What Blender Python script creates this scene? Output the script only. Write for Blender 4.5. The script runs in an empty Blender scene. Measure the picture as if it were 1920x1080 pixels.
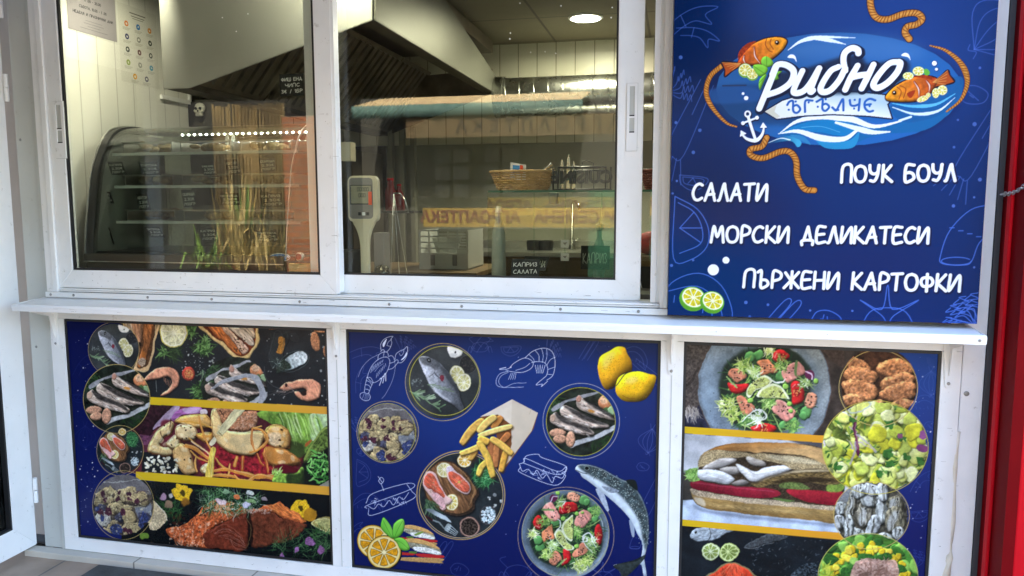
import bpy, bmesh, math, random
import numpy as np
from mathutils import Vector, Matrix
S = bpy.context.scene
COL = S.collection
R = math.radians
# ------------------------------------------------------------------ camera
CAM = np.array([0., -2.5, 1.45]); FPX = 1409.24          # focal length in pixels of a 1920 px wide frame
def _rot(rx, ry, rz):
    cx, sx, cy, sy, cz, sz = math.cos(rx), math.sin(rx), math.cos(ry), math.sin(ry), math.cos(rz), math.sin(rz)
    return (np.array([[cz, -sz, 0], [sz, cz, 0], [0, 0, 1]]) @ np.array([[1, 0, 0], [0, cx, -sx], [0, sx, cx]])
            @ np.array([[cy, 0, sy], [0, 1, 0], [-sy, 0, cy]]) @ np.array([[1, 0, 0], [0, 0, -1], [0, 1, 0]]))
CM = _rot(R(6.26055), R(12.46682), R(-.0663))
cd = bpy.data.cameras.new('camera'); cam = bpy.data.objects.new('camera', cd); COL.objects.link(cam)
cd.sensor_width = 36; cd.lens = FPX/1920*36; cd.clip_start = .05; cd.clip_end = 200
m = Matrix([[*CM[0]], [*-CM[1]], [*-CM[2]]]).transposed().to_4x4(); m.translation = Vector(CAM)
cam.matrix_world = m; S.camera = cam
def at_plane(px, py, Y):                                  # where a sight line meets the upright plane y = Y
    d = np.stack([(px - 960)/FPX, (py - 540)/FPX, np.ones_like(px)], -1) @ CM
    t = (Y - CAM[1])/d[..., 1]
    return CAM[0] + t*d[..., 0], CAM[2] + t*d[..., 2]
def _ray(px, py): return np.array([(px - 960)/FPX, (py - 540)/FPX, 1.]) @ CM
def PY(px, py, Y): d = _ray(px, py); return Vector(CAM + d*(Y - CAM[1])/d[1])
def PX(px, py, X): d = _ray(px, py); return Vector(CAM + d*(X - CAM[0])/d[0])
def PZ(px, py, Z): d = _ray(px, py); return Vector(CAM + d*(Z - CAM[2])/d[2])
# ------------------------------------------------------------------ daylight
SUN_EL, SUN_AZ = 46, 12                                   # the sun stands behind the kiosk; the front lies in open shade
W = bpy.data.worlds.new('World'); S.world = W; W.use_nodes = True
nt = W.node_tree; bg = nt.nodes['Background']
sky = nt.nodes.new('ShaderNodeTexSky'); sky.sky_type = 'NISHITA'; sky.sun_disc = False
sky.sun_elevation = R(SUN_EL); sky.sun_rotation = R(SUN_AZ); sky.air_density = 1.; sky.dust_density = 2.2; sky.ozone_density = 1.
nt.links.new(sky.outputs[0], bg.inputs[0]); bg.inputs[1].default_value = .15
sl = bpy.data.lights.new('sun', 'SUN'); sl.energy = 3.4; sl.angle = R(.5); sl.color = (1, .93, .82)
sun = bpy.data.objects.new('sun', sl); COL.objects.link(sun)
_d = Vector((math.sin(R(SUN_AZ))*math.cos(R(SUN_EL)), math.cos(R(SUN_AZ))*math.cos(R(SUN_EL)), math.sin(R(SUN_EL))))
sun.rotation_euler = _d.to_track_quat('Z', 'Y').to_euler(); sun.location = (0, 8, 8)
V = S.view_settings; V.view_transform = 'Standard'; V.look = 'None'; V.exposure = 3.55; V.gamma = 1; V.use_curve_mapping = False
S.render.engine = 'CYCLES'
S.cycles.max_bounces = 10; S.cycles.transparent_max_bounces = 24; S.cycles.diffuse_bounces = 5; S.cycles.glossy_bounces = 5
S.cycles.use_denoising = True; S.cycles.sample_clamp_indirect = 6
random.seed(5)
# ------------------------------------------------------------------ print shop
# The printed boards are drawn stroke by stroke in numpy and stored as the
# printed colour of a fine sheet of faces (a colour attribute), like ink on vinyl.
_T = np.random.RandomState(7).rand(256, 256).astype(np.float32)

def vnoise(u, v):
    iu = np.floor(u).astype(int); iv = np.floor(v).astype(int)
    fu = (u - iu).astype(np.float32); fv = (v - iv).astype(np.float32)
    fu = fu*fu*(3 - 2*fu); fv = fv*fv*(3 - 2*fv)
    a = _T[iu & 255, iv & 255]; b = _T[(iu+1) & 255, iv & 255]
    c = _T[iu & 255, (iv+1) & 255]; d = _T[(iu+1) & 255, (iv+1) & 255]
    return (a*(1-fu) + b*fu)*(1-fv) + (c*(1-fu) + d*fu)*fv

def fbm(u, v, n=3):
    s = 0; w = 1.; t = 0
    for k in range(n):
        s = s + w*vnoise(u*2**k + 17*k, v*2**k + 31*k); t += w; w *= .55
    return s/t*2 - 1

def _box(m, r, ax):
    n = 2*r + 1
    p = [(0, 0), (0, 0)]; p[ax] = (r + 1, r)
    c = np.cumsum(np.pad(m, p, mode='edge'), axis=ax)
    return (c[n:] - c[:-n])/n if ax == 0 else (c[:, n:] - c[:, :-n])/n

def blur(m, r):
    r = max(1, int(round(r*.6)))
    for k in range(2):
        m = _box(_box(m, r, 0), r, 1)
    return m

def spline(pts, closed=False, n=6):
    p = np.array(pts, float)
    if len(p) < 3: return p
    if closed: q = np.vstack([p[-1:], p, p[:2]])
    else: q = np.vstack([2*p[:1]-p[1:2], p, 2*p[-1:]-p[-2:-1]])
    t = np.linspace(0, 1, n, endpoint=False)[:, None]
    out = []
    for i in range(len(q) - 3):
        a, b, c, d = q[i:i+4]
        out.append(.5*(2*b + (c-a)*t + (2*a-5*b+4*c-d)*t*t + (3*b-a-3*c+d)*t**3))
    out = np.vstack(out)
    return out if closed else np.vstack([out, p[-1:]])

def hexc(c):
    if isinstance(c, str):
        return np.array([int(c[i:i+2], 16) for i in (0, 2, 4)], np.float32)/255
    return np.array(c, np.float32)/255

class Canvas:
    """x0..x1, z0..z1 of a board in the plane Y; drawing coordinates are read off a
    reference view of the board and carried to the board by that view's projection."""
    def __init__(s, x0, z0, x1, z1, Y, ppm, bg, ss=2):
        s.b = (x0, z0, x1, z1); s.Y = Y; s.ppm = ppm; s.ss = ss; s.k = ppm*ss
        s.w = int(round((x1-x0)*ppm)); s.h = int(round((z1-z0)*ppm))
        s.W = s.w*ss; s.H = s.h*ss
        s.a = np.empty((s.H, s.W, 3), np.float32); s.a[:] = hexc(bg)
        s.clip = None; s.flat = False; s.rs = np.random.RandomState(3); s.frame()
    def frame(s, ox=0, oy=0, sc=1, sy=None):
        s.m = np.array([[1/sc, 0, ox], [0, 1/(sy or sc), oy]])
        s.u = (s.k/562. if not s.flat else s.k)/sc      # canvas pixels per drawing unit
    def place(s, cx, cy, tx, ty, k, rot=0):          # a motif drawn round (cx, cy) goes to (tx, ty)
        c, q = k*math.cos(math.radians(rot)), k*math.sin(math.radians(rot))
        s.m = np.array([[c, -q, tx - c*cx + q*cy], [q, c, ty - q*cx - c*cy]])
        s.u = (s.k/562. if not s.flat else s.k)*k
    def plain(s):                          # drawing units are metres from the top left corner
        s.flat = True; s.frame(); return s
    def T(s, pts):
        p = np.array(pts, float).reshape(-1, 2)
        x, y = s.m[:, :2]@p.T + s.m[:, 2:]
        if s.flat: return np.stack([x*s.k, y*s.k], 1)
        X, Z = at_plane(x, y, s.Y)
        return np.stack([(X - s.b[0])*s.k, (s.b[3] - Z)*s.k], 1)
    def _bb(s, P, pad=2):
        x0 = max(0, int(P[:, 0].min() - pad)); x1 = min(s.W, int(P[:, 0].max() + pad + 2))
        y0 = max(0, int(P[:, 1].min() - pad)); y1 = min(s.H, int(P[:, 1].max() + pad + 2))
        return None if x1 <= x0 + 1 or y1 <= y0 + 1 else (x0, y0, x1, y1)
    def _poly(s, P, bb):
        x0, y0, x1, y1 = bb
        m = np.zeros((y1-y0, x1-x0), bool)
        xs = np.arange(x0, x1) + .5
        Q = np.roll(P, -1, 0)
        for (ax, ay), (bx, by) in zip(P, Q):
            if ay == by: continue
            lo, hi = (ay, by) if ay < by else (by, ay)
            r0 = max(y0, int(math.ceil(lo - .5))); r1 = min(y1, int(math.ceil(hi - .5)))
            if r1 <= r0: continue
            ys = np.arange(r0, r1) + .5
            xi = ax + (ys - ay)*(bx - ax)/(by - ay)
            m[r0-y0:r1-y0] ^= xs[None, :] < xi[:, None]
        return m.astype(np.float32)
    def _comp(s, bb, m, col):
        x0, y0, x1, y1 = bb
        if s.clip is not None: m = m*s.clip[y0:y1, x0:x1]
        d = s.a[y0:y1, x0:x1]
        d += (np.clip(col, 0, 1) - d)*m[..., None]
    def fill(s, pts, col, a=1., smooth=True, soft=0, noise=None, grad=None, relief=0, rad=6, tex=None, n=6):
        P = s.T(pts)
        if smooth and len(P) > 2: P = spline(P, True, n)
        bb = s._bb(P, 2 + soft*s.u*2)
        if bb is None: return
        m = s._poly(P, bb)
        x0, y0, x1, y1 = bb
        c = np.empty(m.shape + (3,), np.float32); c[:] = hexc(col)
        if grad:                                          # (colour, from, to)
            g0, g1 = s.T([grad[1], grad[2]]); d = g1 - g0
            yy, xx = np.mgrid[y0:y1, x0:x1]
            t = np.clip(((xx-g0[0])*d[0] + (yy-g0[1])*d[1])/(d@d), 0, 1)[..., None]
            c = c*(1-t) + hexc(grad[0])*t
        if tex is not None or noise is not None:
            yy, xx = np.mgrid[y0:y1, x0:x1]; yy = yy/s.u; xx = xx/s.u
            if noise is not None:                         # (amount, size[, angle, stretch])
                am, sz = noise[:2]; ang = noise[2] if len(noise) > 2 else 0; st = noise[3] if len(noise) > 3 else 1
                ca, sa = math.cos(math.radians(ang)), math.sin(math.radians(ang))
                o = s.rs.rand(2)*200
                nz = fbm((xx*ca + yy*sa)/(sz*st) + o[0], (yy*ca - xx*sa)/sz + o[1])
                c = c*(1 + am*nz[..., None]*1.6)
            if tex is not None: c = tex(xx, yy, c)
        if relief:
            q = blur(np.pad(m, int(rad*s.u) + 2), max(1., rad*s.u)); pd = int(rad*s.u) + 2
            gy, gx = np.gradient(q); r_ = max(1., rad*s.u)
            L = (-(gx*-.5 + gy*-.85)*r_*1.6)[pd:-pd, pd:-pd]; q = q[pd:-pd, pd:-pd]
            c = c*(1 + relief*(L + (q - .8)*.9))[..., None]
        if soft: m = blur(m, max(1, soft*s.u))
        s._comp(bb, m*a, c)
    def line(s, pts, w, col, a=1., smooth=True, taper=None, soft=0):
        P = s.T(pts)
        if smooth and len(P) > 2: P = spline(P, False, 5)
        w = max(w*s.u, 1.2); bb = s._bb(P, w + 2 + soft*s.u*2)
        if bb is None: return
        x0, y0, x1, y1 = bb
        m = np.zeros((y1-y0, x1-x0), np.float32)
        N = len(P) - 1
        for i in range(N):
            a_, b_ = P[i], P[i+1]
            wi = w
            if taper:
                t = (i + .5)/N; wi = w*(taper[0]*(1-t) + taper[1]*t) if len(taper) == 2 else w*(
                    taper[0] + (taper[1]-taper[0])*t*2 if t < .5 else taper[1] + (taper[2]-taper[1])*(t*2-1))
            r = wi/2
            ex0 = max(x0, int(min(a_[0], b_[0]) - r - 2)); ex1 = min(x1, int(max(a_[0], b_[0]) + r + 3))
            ey0 = max(y0, int(min(a_[1], b_[1]) - r - 2)); ey1 = min(y1, int(max(a_[1], b_[1]) + r + 3))
            if ex1 <= ex0 or ey1 <= ey0: continue
            yy, xx = np.mgrid[ey0:ey1, ex0:ex1]; xx = xx + .5; yy = yy + .5
            d = b_ - a_; L = max(d@d, 1e-9)
            t = np.clip(((xx-a_[0])*d[0] + (yy-a_[1])*d[1])/L, 0, 1)
            ds = np.hypot(xx - a_[0] - t*d[0], yy - a_[1] - t*d[1])
            v = np.clip(r + .5 - ds, 0, 1)*min(1, r + .3)
            sub = m[ey0-y0:ey1-y0, ex0-x0:ex1-x0]
            np.maximum(sub, v, out=sub)
        if soft: m = blur(m, soft*s.u)
        s._comp(bb, m*a, hexc(col))
    def ell(s, cx, cy, rx, ry=None, ang=0, n=28):
        ry = ry or rx; t = np.linspace(0, 2*np.pi, n, endpoint=False)
        c, q = math.cos(math.radians(ang)), math.sin(math.radians(ang))
        x = rx*np.cos(t); y = ry*np.sin(t)
        return np.stack([cx + x*c - y*q, cy + x*q + y*c], 1)
    def disc(s, cx, cy, rx, ry=None, col='ffffff', ang=0, **k):
        s.fill(s.ell(cx, cy, rx, ry, ang), col, smooth=False, **k)
    def ring(s, cx, cy, rx, ry, w, col, ang=0, a=1.):
        e = s.ell(cx, cy, rx, ry, ang, 64); s.line(np.vstack([e, e[:1]]), w, col, a, smooth=False)
    def setclip(s, pts=None, smooth=False):
        s.clip = None
        if pts is None: return
        P = s.T(pts)
        if smooth: P = spline(P, True)
        s.clip = s._poly(P, (0, 0, s.W, s.H))
    def blob(s, cx, cy, r, col, jag=.25, n=8, el=1., ang=0, **k):     # an uneven lump
        t = np.linspace(0, 2*np.pi, n, endpoint=False) + s.rs.rand()*6
        rr = r*(1 + jag*(s.rs.rand(n) - .5)*2)
        x = rr*np.cos(t)*el; y = rr*np.sin(t); c, q = math.cos(math.radians(ang)), math.sin(math.radians(ang))
        s.fill(np.stack([cx + x*c - y*q, cy + x*q + y*c], 1), col, n=4, **k)
    def dots(s, n, box, r, col, a=1., poly=None):
        x0, y0, x1, y1 = box
        for i in range(n):
            x = x0 + s.rs.rand()*(x1-x0); y = y0 + s.rs.rand()*(y1-y0); q = r*(.4 + s.rs.rand())
            s.fill(s.ell(x, y, q, q*(.6 + .6*s.rs.rand()), s.rs.rand()*180, 8), col, a*(.5 + .5*s.rs.rand()), smooth=False)
    def sprigs(s, n, cx, cy, rx, ry, ln, w, cols, curl=.6, a=1., ang=None, spread=180):   # fine leaves or threads
        for i in range(n):
            t = s.rs.rand()*2*np.pi; q = math.sqrt(s.rs.rand())
            x = cx + rx*q*math.cos(t); y = cy + ry*q*math.sin(t)
            an = math.radians((s.rs.rand()*360 if ang is None else ang + (s.rs.rand()-.5)*2*spread)); L = ln*(.5 + s.rs.rand())
            c = (s.rs.rand()-.5)*2*curl
            p = [(x, y), (x + L*.5*math.cos(an) - c*L*.5*math.sin(an), y + L*.5*math.sin(an) + c*L*.5*math.cos(an)),
                 (x + L*math.cos(an+c), y + L*math.sin(an+c))]
            s.line(p, w*(.6 + .8*s.rs.rand()), cols[s.rs.randint(len(cols))], a, taper=(1, .3))
    def citrus(s, cx, cy, rx, ry, ang, rind, pith, flesh, seg=9, sw=.1, line=None):
        s.disc(cx, cy, rx, ry, rind, ang); s.disc(cx, cy, rx*.93, ry*.93, pith, ang)
        c, q = math.cos(math.radians(ang)), math.sin(math.radians(ang))
        def M(r, t): x, y = rx*r*math.cos(t), ry*r*math.sin(t); return (cx + x*c - y*q, cy + x*q + y*c)
        for i in range(seg):
            t0 = 2*math.pi*i/seg + .2; t1 = t0 + 2*math.pi/seg*(1 - sw*1.6)
            p = [M(.12, (t0+t1)/2), M(.5, t0), M(.8, t0 + .02), M(.83, (t0+t1)/2), M(.8, t1 - .02), M(.5, t1)]
            s.fill(p, flesh, smooth=False, noise=(.18, rx*.12))
            if line: s.line(p + p[:1], line[0], line[1], smooth=False)
    def text(s, txt, p0, p1, h, wt, col, a=1., slant=0., mirror=False, dx=0, dy=0):
        adv = [GLYPH[c][0] if c in GLYPH else .45 for c in txt]; gap = .17
        tot = sum(adv) + gap*(len(txt) - 1)
        p0 = np.array(p0, float) + (dx, dy); p1 = np.array(p1, float) + (dx, dy)
        d = (p1 - p0)/tot; nrm = np.array([-(p1-p0)[1], (p1-p0)[0]]); nrm /= np.hypot(*nrm)
        x = 0
        for c, w in zip(txt, adv):
            for st in GLYPH.get(c, (0, []))[1]:
                q = []
                for gx, gy in st:
                    u_ = x + gx + slant*(1-gy)
                    if mirror: u_ = tot - u_
                    q.append(p0 + d*u_ - nrm*h*(1-gy))
                s.line(q, wt, col, a, smooth=len(q) > 3)
            x += w + gap
    def organic(s, pts=None, warp=3., size=14., grain=.18, fine=2.2, smooth=False):
        """break up drawn outlines and flat fills of a photograph: fine wobble, grain and slow tone changes"""
        keep = s.clip
        if pts is not None: s.setclip(pts, smooth)
        m = s.clip if s.clip is not None else np.ones((s.H, s.W), np.float32)
        s.clip = keep
        ys = np.where(m.any(1))[0]; xs = np.where(m.any(0))[0]
        if not len(ys) or not len(xs): return
        y0, y1, x0, x1 = ys[0], ys[-1] + 1, xs[0], xs[-1] + 1
        yy, xx = np.mgrid[y0:y1, x0:x1]; o = s.rs.rand(8)*200
        dx = fbm(xx/size + o[0], yy/size + o[1], 1)*warp*.55 + fbm(xx/34 + o[6], yy/34 + o[1], 1)*warp*1.5; dy = fbm(xx/size + o[2], yy/size + o[3], 1)*warp*.55 + fbm(xx/34 + o[2], yy/34 + o[7], 1)*warp*1.5
        sx = np.clip(np.round(xx + dx), 0, s.W-1).astype(int); sy = np.clip(np.round(yy + dy), 0, s.H-1).astype(int)
        b = s.a[sy, sx]
        lum = b.mean(-1, keepdims=True)
        g = fbm(xx/(fine*1.3) + o[4], yy/(fine*1.3) + o[5], 2)[..., None]; t = fbm(xx/40 + o[6], yy/40 + o[7], 2)[..., None]
        b = b*(1 + grain*.62*g + .20*t) + .012*g
        b = np.clip(b + (b - lum)*-.06, 0, 1); b = b*.55 + np.stack([blur(b[..., k], 2) for k in range(3)], -1)*.45
        mm = m[y0:y1, x0:x1, None]; s.a[y0:y1, x0:x1] += (b - s.a[y0:y1, x0:x1])*mm
    def out(s, gamma=True):
        a = s.a.reshape(s.h, s.ss, s.w, s.ss, 3).mean((1, 3))
        return a

_O = [(.36, .02), (.12, .14), (.02, .5), (.12, .88), (.36, 1), (.6, .88), (.7, .5), (.6, .14), (.36, .02)]
GLYPH = {   # letter: (width, strokes), y runs down from 0 (cap line) to 1 (base line)
 'С': (.62, [[(.6, .1), (.42, .02), (.18, .16), (.03, .55), (.14, .9), (.36, .98), (.6, .86)]]),
 'А': (.66, [[(0, 1), (.36, 0), (.62, 1)], [(.12, .66), (.56, .62)]]),
 'Л': (.62, [[(0, 1), (.1, .9), (.34, .02), (.44, .4), (.6, 1)]]),
 'Т': (.62, [[(0, .04), (.62, 0)], [(.32, .02), (.28, 1)]]),
 'И': (.62, [[(.06, .02), (.03, .98), (.58, .04), (.62, 1)]]),
 'П': (.6, [[(.0, 1), (.08, .05), (.56, 0), (.58, .98)]]),
 'О': (.72, [_O]),
 'У': (.62, [[(.03, 0), (.06, .35), (.25, .52), (.5, .42), (.58, 0)], [(.58, 0), (.5, .6), (.32, .95), (.08, .92)]]),
 'К': (.56, [[(.06, 0), (.02, 1)], [(.52, .02), (.08, .56), (.58, 1)]]),
 'Б': (.6, [[(.56, .02), (.1, .04), (.04, .98), (.36, .96), (.56, .8), (.5, .56), (.3, .46), (.08, .5)]]),
 'М': (.74, [[(0, 1), (.14, .02), (.36, .66), (.62, .02), (.74, 1)]]),
 'Р': (.52, [[(.02, 1), (.06, .04), (.34, .02), (.52, .2), (.44, .46), (.06, .6)]]),
 'Д': (.76, [[(.06, 1.14), (.08, .88), (.68, .86), (.7, 1.12)], [(.16, .86), (.4, .02), (.6, .86)]]),
 'Е': (.52, [[(.5, .02), (.06, .05), (.02, .97), (.52, .94)], [(.06, .5), (.44, .46)]]),
 'Ъ': (.66, [[(0, .08), (.2, .02), (.2, .96), (.46, .96), (.62, .78), (.5, .56), (.22, .54)]]),
 'Ж': (.86, [[(.06, .08), (.4, .55), (.02, 1)], [(.44, 0), (.42, 1)], [(.82, .04), (.44, .52), (.86, .98)]]),
 'Н': (.6, [[(.04, 0), (.02, 1)], [(.58, 0), (.58, 1)], [(.04, .52), (.58, .48)]]),
 'Ф': (.72, [[(.36, 0), (.36, 1.04)], [(.36, .2), (.1, .26), (.02, .5), (.14, .72), (.36, .74), (.6, .68), (.7, .46), (.58, .24), (.36, .2)]]),
 'Г': (.5, [[(.02, 1), (.04, .04), (.5, .02)]]),
 'Ч': (.56, [[(.02, 0), (.06, .42), (.3, .54), (.54, .4)], [(.56, 0), (.54, 1)]]),
 'Я': (.54, [[(.5, 1), (.5, .03), (.2, .04), (.04, .26), (.16, .5), (.5, .52)], [(.24, .54), (.02, 1)]]),
 'Ш': (.8, [[(.02, 0), (.04, .96), (.78, .96), (.8, 0)], [(.4, 0), (.4, .96)]]),
 '0': (.5, [[(.25, 0), (.04, .2), (.02, .7), (.24, 1), (.46, .75), (.46, .2), (.25, 0)]]),
 '1': (.2, [[(.02, .2), (.14, 0), (.14, 1)]]), '2': (.46, [[(.03, .2), (.25, 0), (.43, .2), (.3, .6), (.02, .98), (.46, .96)]]),
 '3': (.44, [[(.03, .1), (.25, 0), (.4, .2), (.2, .46), (.42, .7), (.25, 1), (.02, .9)]]),
 '5': (.44, [[(.42, 0), (.08, .02), (.06, .42), (.3, .4), (.43, .68), (.25, 1), (.02, .92)]]),
 '/': (.3, [[(.3, 0), (0, 1.1)]]), '.': (.1, [[(.05, .92), (.05, 1)]]), ',': (.1, [[(.06, .92), (.02, 1.1)]]),
 '€': (.5, [[(.46, .1), (.2, .06), (.08, .5), (.2, .95), (.46, .9)], [(0, .4), (.34, .38)], [(0, .6), (.32, .58)]]),
 '-': (.3, [[(0, .5), (.3, .5)]]), ':': (.1, [[(.05, .3), (.05, .36)], [(.05, .8), (.05, .86)]]),
}
GOLD = 'c9b06a'
def m_fish(c):                       # bream on slate; drawn round (632, 350), r 205
    c.setclip(c.ell(632, 350, 207)); R = c.rs
    c.disc(632, 350, 212, col='3b3f41', noise=(.12, 60)); c.disc(740, 480, 160, col='24292a', a=.7, soft=50)
    c.disc(772, 250, 52, col='2a2c2e'); c.ring(772, 250, 50, 50, 3, '55585a'); c.dots(30, (735, 215, 810, 285), 4, '4a4440')
    c.fill([(660, 145), (735, 160), (738, 195), (705, 212), (668, 200)], 'e9e9e4', relief=.2); c.disc(703, 183, 5, col='202020')
    c.disc(690, 195, 26, 8, 'c9cbc8', a=.6)
    c.citrus(712, 310, 42, 56, -20, 'd9d494', 'f0ecd4', 'c7c07a'); c.citrus(748, 352, 40, 52, 10, 'd9d494', 'f4f0dc', 'cdc684')
    b = [(497, 218), (520, 206), (560, 214), (610, 240), (655, 285), (690, 340), (718, 400), (732, 450), (748, 500), (742, 525), (716, 498),
         (680, 470), (632, 446), (590, 405), (552, 350), (520, 290), (503, 245)]
    c.fill([(x+8, y+10) for x, y in b], '101214', .6, soft=8)
    c.fill(b, 'c4c8d4', grad=('4b4f56', (540, 330), (690, 300)), noise=(.16, 10), relief=.35, rad=22)
    c.fill([(500, 215), (560, 212), (610, 240), (600, 280), (560, 262), (520, 250)], '4a4d52', .75, noise=(.35, 9), soft=5)
    c.fill([(600, 240), (650, 285), (700, 370), (720, 440), (690, 380), (640, 310)], '2f3338', .6, soft=6)
    c.fill([(545, 330), (600, 400), (680, 460), (640, 445), (580, 400)], 'e4e6ee', .7, soft=5, noise=(.12, 5))
    c.disc(553, 229, 11, col='1a1a1a'); c.disc(553, 229, 5, col='8a8c8c')
    c.line([(575, 262), (590, 285), (575, 310), (560, 318)], 4, '5a5c62'); c.line([(585, 300), (615, 335), (640, 350)], 9, '55585e', taper=(1, .4))
    c.disc(626, 328, 13, 17, '7c2c3a', noise=(.3, 4)); c.dots(60, (520, 240, 690, 440), 3, '35383d', .4)
    for k in range(9): c.line([(545 + k*13, 362 + k*4), (560 + k*14 + 20, 372 + k*3 + (-1)**k*12)], 5, '6d8468', taper=(1, .3))
    c.line([(548, 362), (620, 376), (692, 405)], 4, '7c9474')
    c.dots(40, (455, 330, 520, 375), 4, '8a9490', .7)
    for i in range(26):
        t = R.rand(); x, y = 450 + 150*t, 415 + 85*t*t
        c.line([(x, y), (x + 25 + 25*R.rand(), y + (R.rand()-.45)*75)], 6, ['7d9a72', '5e8058', 'a3b898'][i % 3], taper=(.6, 1, .2))
    c.line([(445, 405), (520, 440), (610, 500)], 5, '88a57c'); c.organic(None, 1.6, 9, .12); c.setclip()
def m_sardine(c):                    # grilled sardines in an enamel tray; round (1405, 570), r 192
    c.setclip(c.ell(1405, 572, 196))
    c.disc(1405, 572, 200, col='1d241d', noise=(.5, 40))
    c.sprigs(60, 1268, 480, 45, 60, 40, 6, ['2c4a28', '1f3a1e', '3d5c34']); c.sprigs(40, 1520, 690, 80, 60, 50, 8, ['1a3018', '24401f'])
    c.fill([(1245, 495), (1300, 462), (1420, 420), (1545, 398), (1548, 415), (1425, 442), (1310, 485), (1255, 515)], '9a9a9e', noise=(.15, 20))
    c.fill([(1300, 485), (1425, 440), (1560, 415), (1600, 580), (1400, 700), (1290, 640)], '23281f', noise=(.4, 20))
    c.fill([(1340, 700), (1380, 680), (1480, 650), (1600, 588), (1604, 610), (1490, 672), (1400, 700), (1350, 720)], 'b4b6b8', noise=(.12, 20))
    c.disc(1548, 463, 46, 42, 'c87c50', relief=.5, rad=14, noise=(.2, 14)); c.disc(1538, 452, 26, 22, 'e2b088', soft=6, noise=(.3, 8))
    c.blob(1572, 516, 26, '8aa878', relief=.4); c.blob(1545, 505, 16, '4a6a3a')
    for b, dk in (([(1378, 446), (1392, 424), (1412, 440), (1440, 462), (1500, 488), (1560, 525), (1600, 562), (1530, 550), (1450, 524), (1388, 492)], [(1420, 450), (1500, 480), (1600, 545), (1600, 562), (1500, 505)]),
                  ([(1288, 505), (1312, 480), (1350, 492), (1420, 528), (1500, 565), (1562, 590), (1548, 606), (1450, 606), (1370, 584), (1306, 548)], [(1310, 482), (1400, 515), (1500, 560), (1560, 592), (1480, 580), (1390, 545)]),
                  ([(1234, 556), (1262, 518), (1290, 540), (1340, 562), (1420, 592), (1478, 630), (1462, 652), (1380, 640), (1300, 612), (1250, 585)], [(1262, 520), (1340, 562), (1440, 602), (1470, 640), (1400, 610), (1300, 575)])):
        c.fill([(x+4, y+10) for x, y in b], '0c0f0c', .8, soft=6)
        c.fill(b, 'b8a494', noise=(.35, 7, 20, 4), relief=.55, rad=12)
        c.fill(dk, '1e1d1e', .8, soft=4, noise=(.8, 6, 20, 3))
        c.fill([(x*.5 + 700 + (x-1405)*.25, y*.5 + 291) for x, y in b], 'd9cbc4', 0)
    for k in range(70):
        t = c.rs.rand(); q = c.rs.randint(3); x = (1400, 1310, 1265)[q] + t*180; y = (470, 530, 575)[q] + t*70 + c.rs.rand()*14
        c.line([(x, y), (x + 14, y + 6)], 3, ['e6dcd4', '2a2626', 'f0e8e0'][k % 3], .8)
    c.disc(1465, 512, 20, 8, 'c8883c', 15, soft=3); c.disc(1392, 446, 14, 18, 'c08a74', relief=.3); c.disc(1250, 552, 16, 22, 'c0a088', relief=.3)
    for x, y, a, b_ in ((1275, 636, 46, 24), (1288, 672, 36, 24), (1348, 672, 27, 46)): c.disc(x, y, a, b_, 'b8876a', noise=(.25, 6), relief=.5, rad=10)
    c.organic(None, 1.2, 9, .2); c.setclip()
def m_skewer(c):                     # skewers; round (323, 632), r 165
    c.setclip(c.ell(323, 634, 166)); c.disc(323, 632, 172, col='6e696a', noise=(.1, 40)); c.fill([(150, 580), (500, 580), (500, 810), (150, 810)], '4f463c', smooth=False, noise=(.4, 20))
    c.line([(175, 515), (440, 498)], 6, 'a8a8a2'); c.fill([(380, 640), (470, 620), (480, 700), (400, 690)], '7b8088', smooth=False)
    for x, y, r, q in ((190, 600, 40, 0), (235, 582, 48, 0), (262, 560, 26, 1), (312, 585, 44, 1), (370, 585, 44, 0), (425, 600, 40, 0), (210, 660, 34, 2), (255, 655, 32, 0), (300, 650, 36, 1),
                       (350, 668, 30, 0), (220, 715, 40, 3), (270, 760, 40, 0), (300, 700, 26, 2), (350, 700, 40, 0), (345, 765, 44, 0), (400, 760, 34, 1), (240, 780, 30, 0), (440, 705, 34, 2)):
        c.blob(x + 3, y + 6, r, '2c2420', .2, a=.7, soft=4)
        c.blob(x, y, r, ('9c8a62', 'a8976c', '3c3c4c', 'a6a298')[q], .25, noise=(.28, 8), relief=.4, rad=12)
    for x, y, r in ((212, 575, 18), (222, 600, 15), (300, 565, 12), (300, 600, 14), (355, 575, 14), (356, 605, 12), (195, 668, 20), (240, 672, 22), (318, 668, 20), (330, 770, 22), (355, 782, 18), (390, 610, 14)):
        c.blob(x, y, r, '4a2432', .35, noise=(.4, 6))
    for x, y, r in ((430, 715, 28), (440, 690, 16), (282, 762, 26), (290, 785, 20), (205, 700, 14), (180, 655, 12), (420, 745, 18)):
        c.blob(x, y, r, '35406e', .3, noise=(.5, 5))
    c.line([(330, 648), (380, 645), (440, 632)], 9, 'a39a70', taper=(1, .4)); c.line([(380, 565), (440, 558)], 6, '6a4a48'); c.line([(400, 618), (480, 600)], 6, '6a5448')
    c.dots(160, (170, 550, 480, 800), 4, 'e0d4a8', .6); c.dots(90, (170, 550, 480, 800), 4, '2a2028', .7); c.line([(165, 618), (380, 618), (470, 600)], 3, '3a3028', .8); c.organic(None, 4.5, 9, .3); c.setclip()
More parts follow.
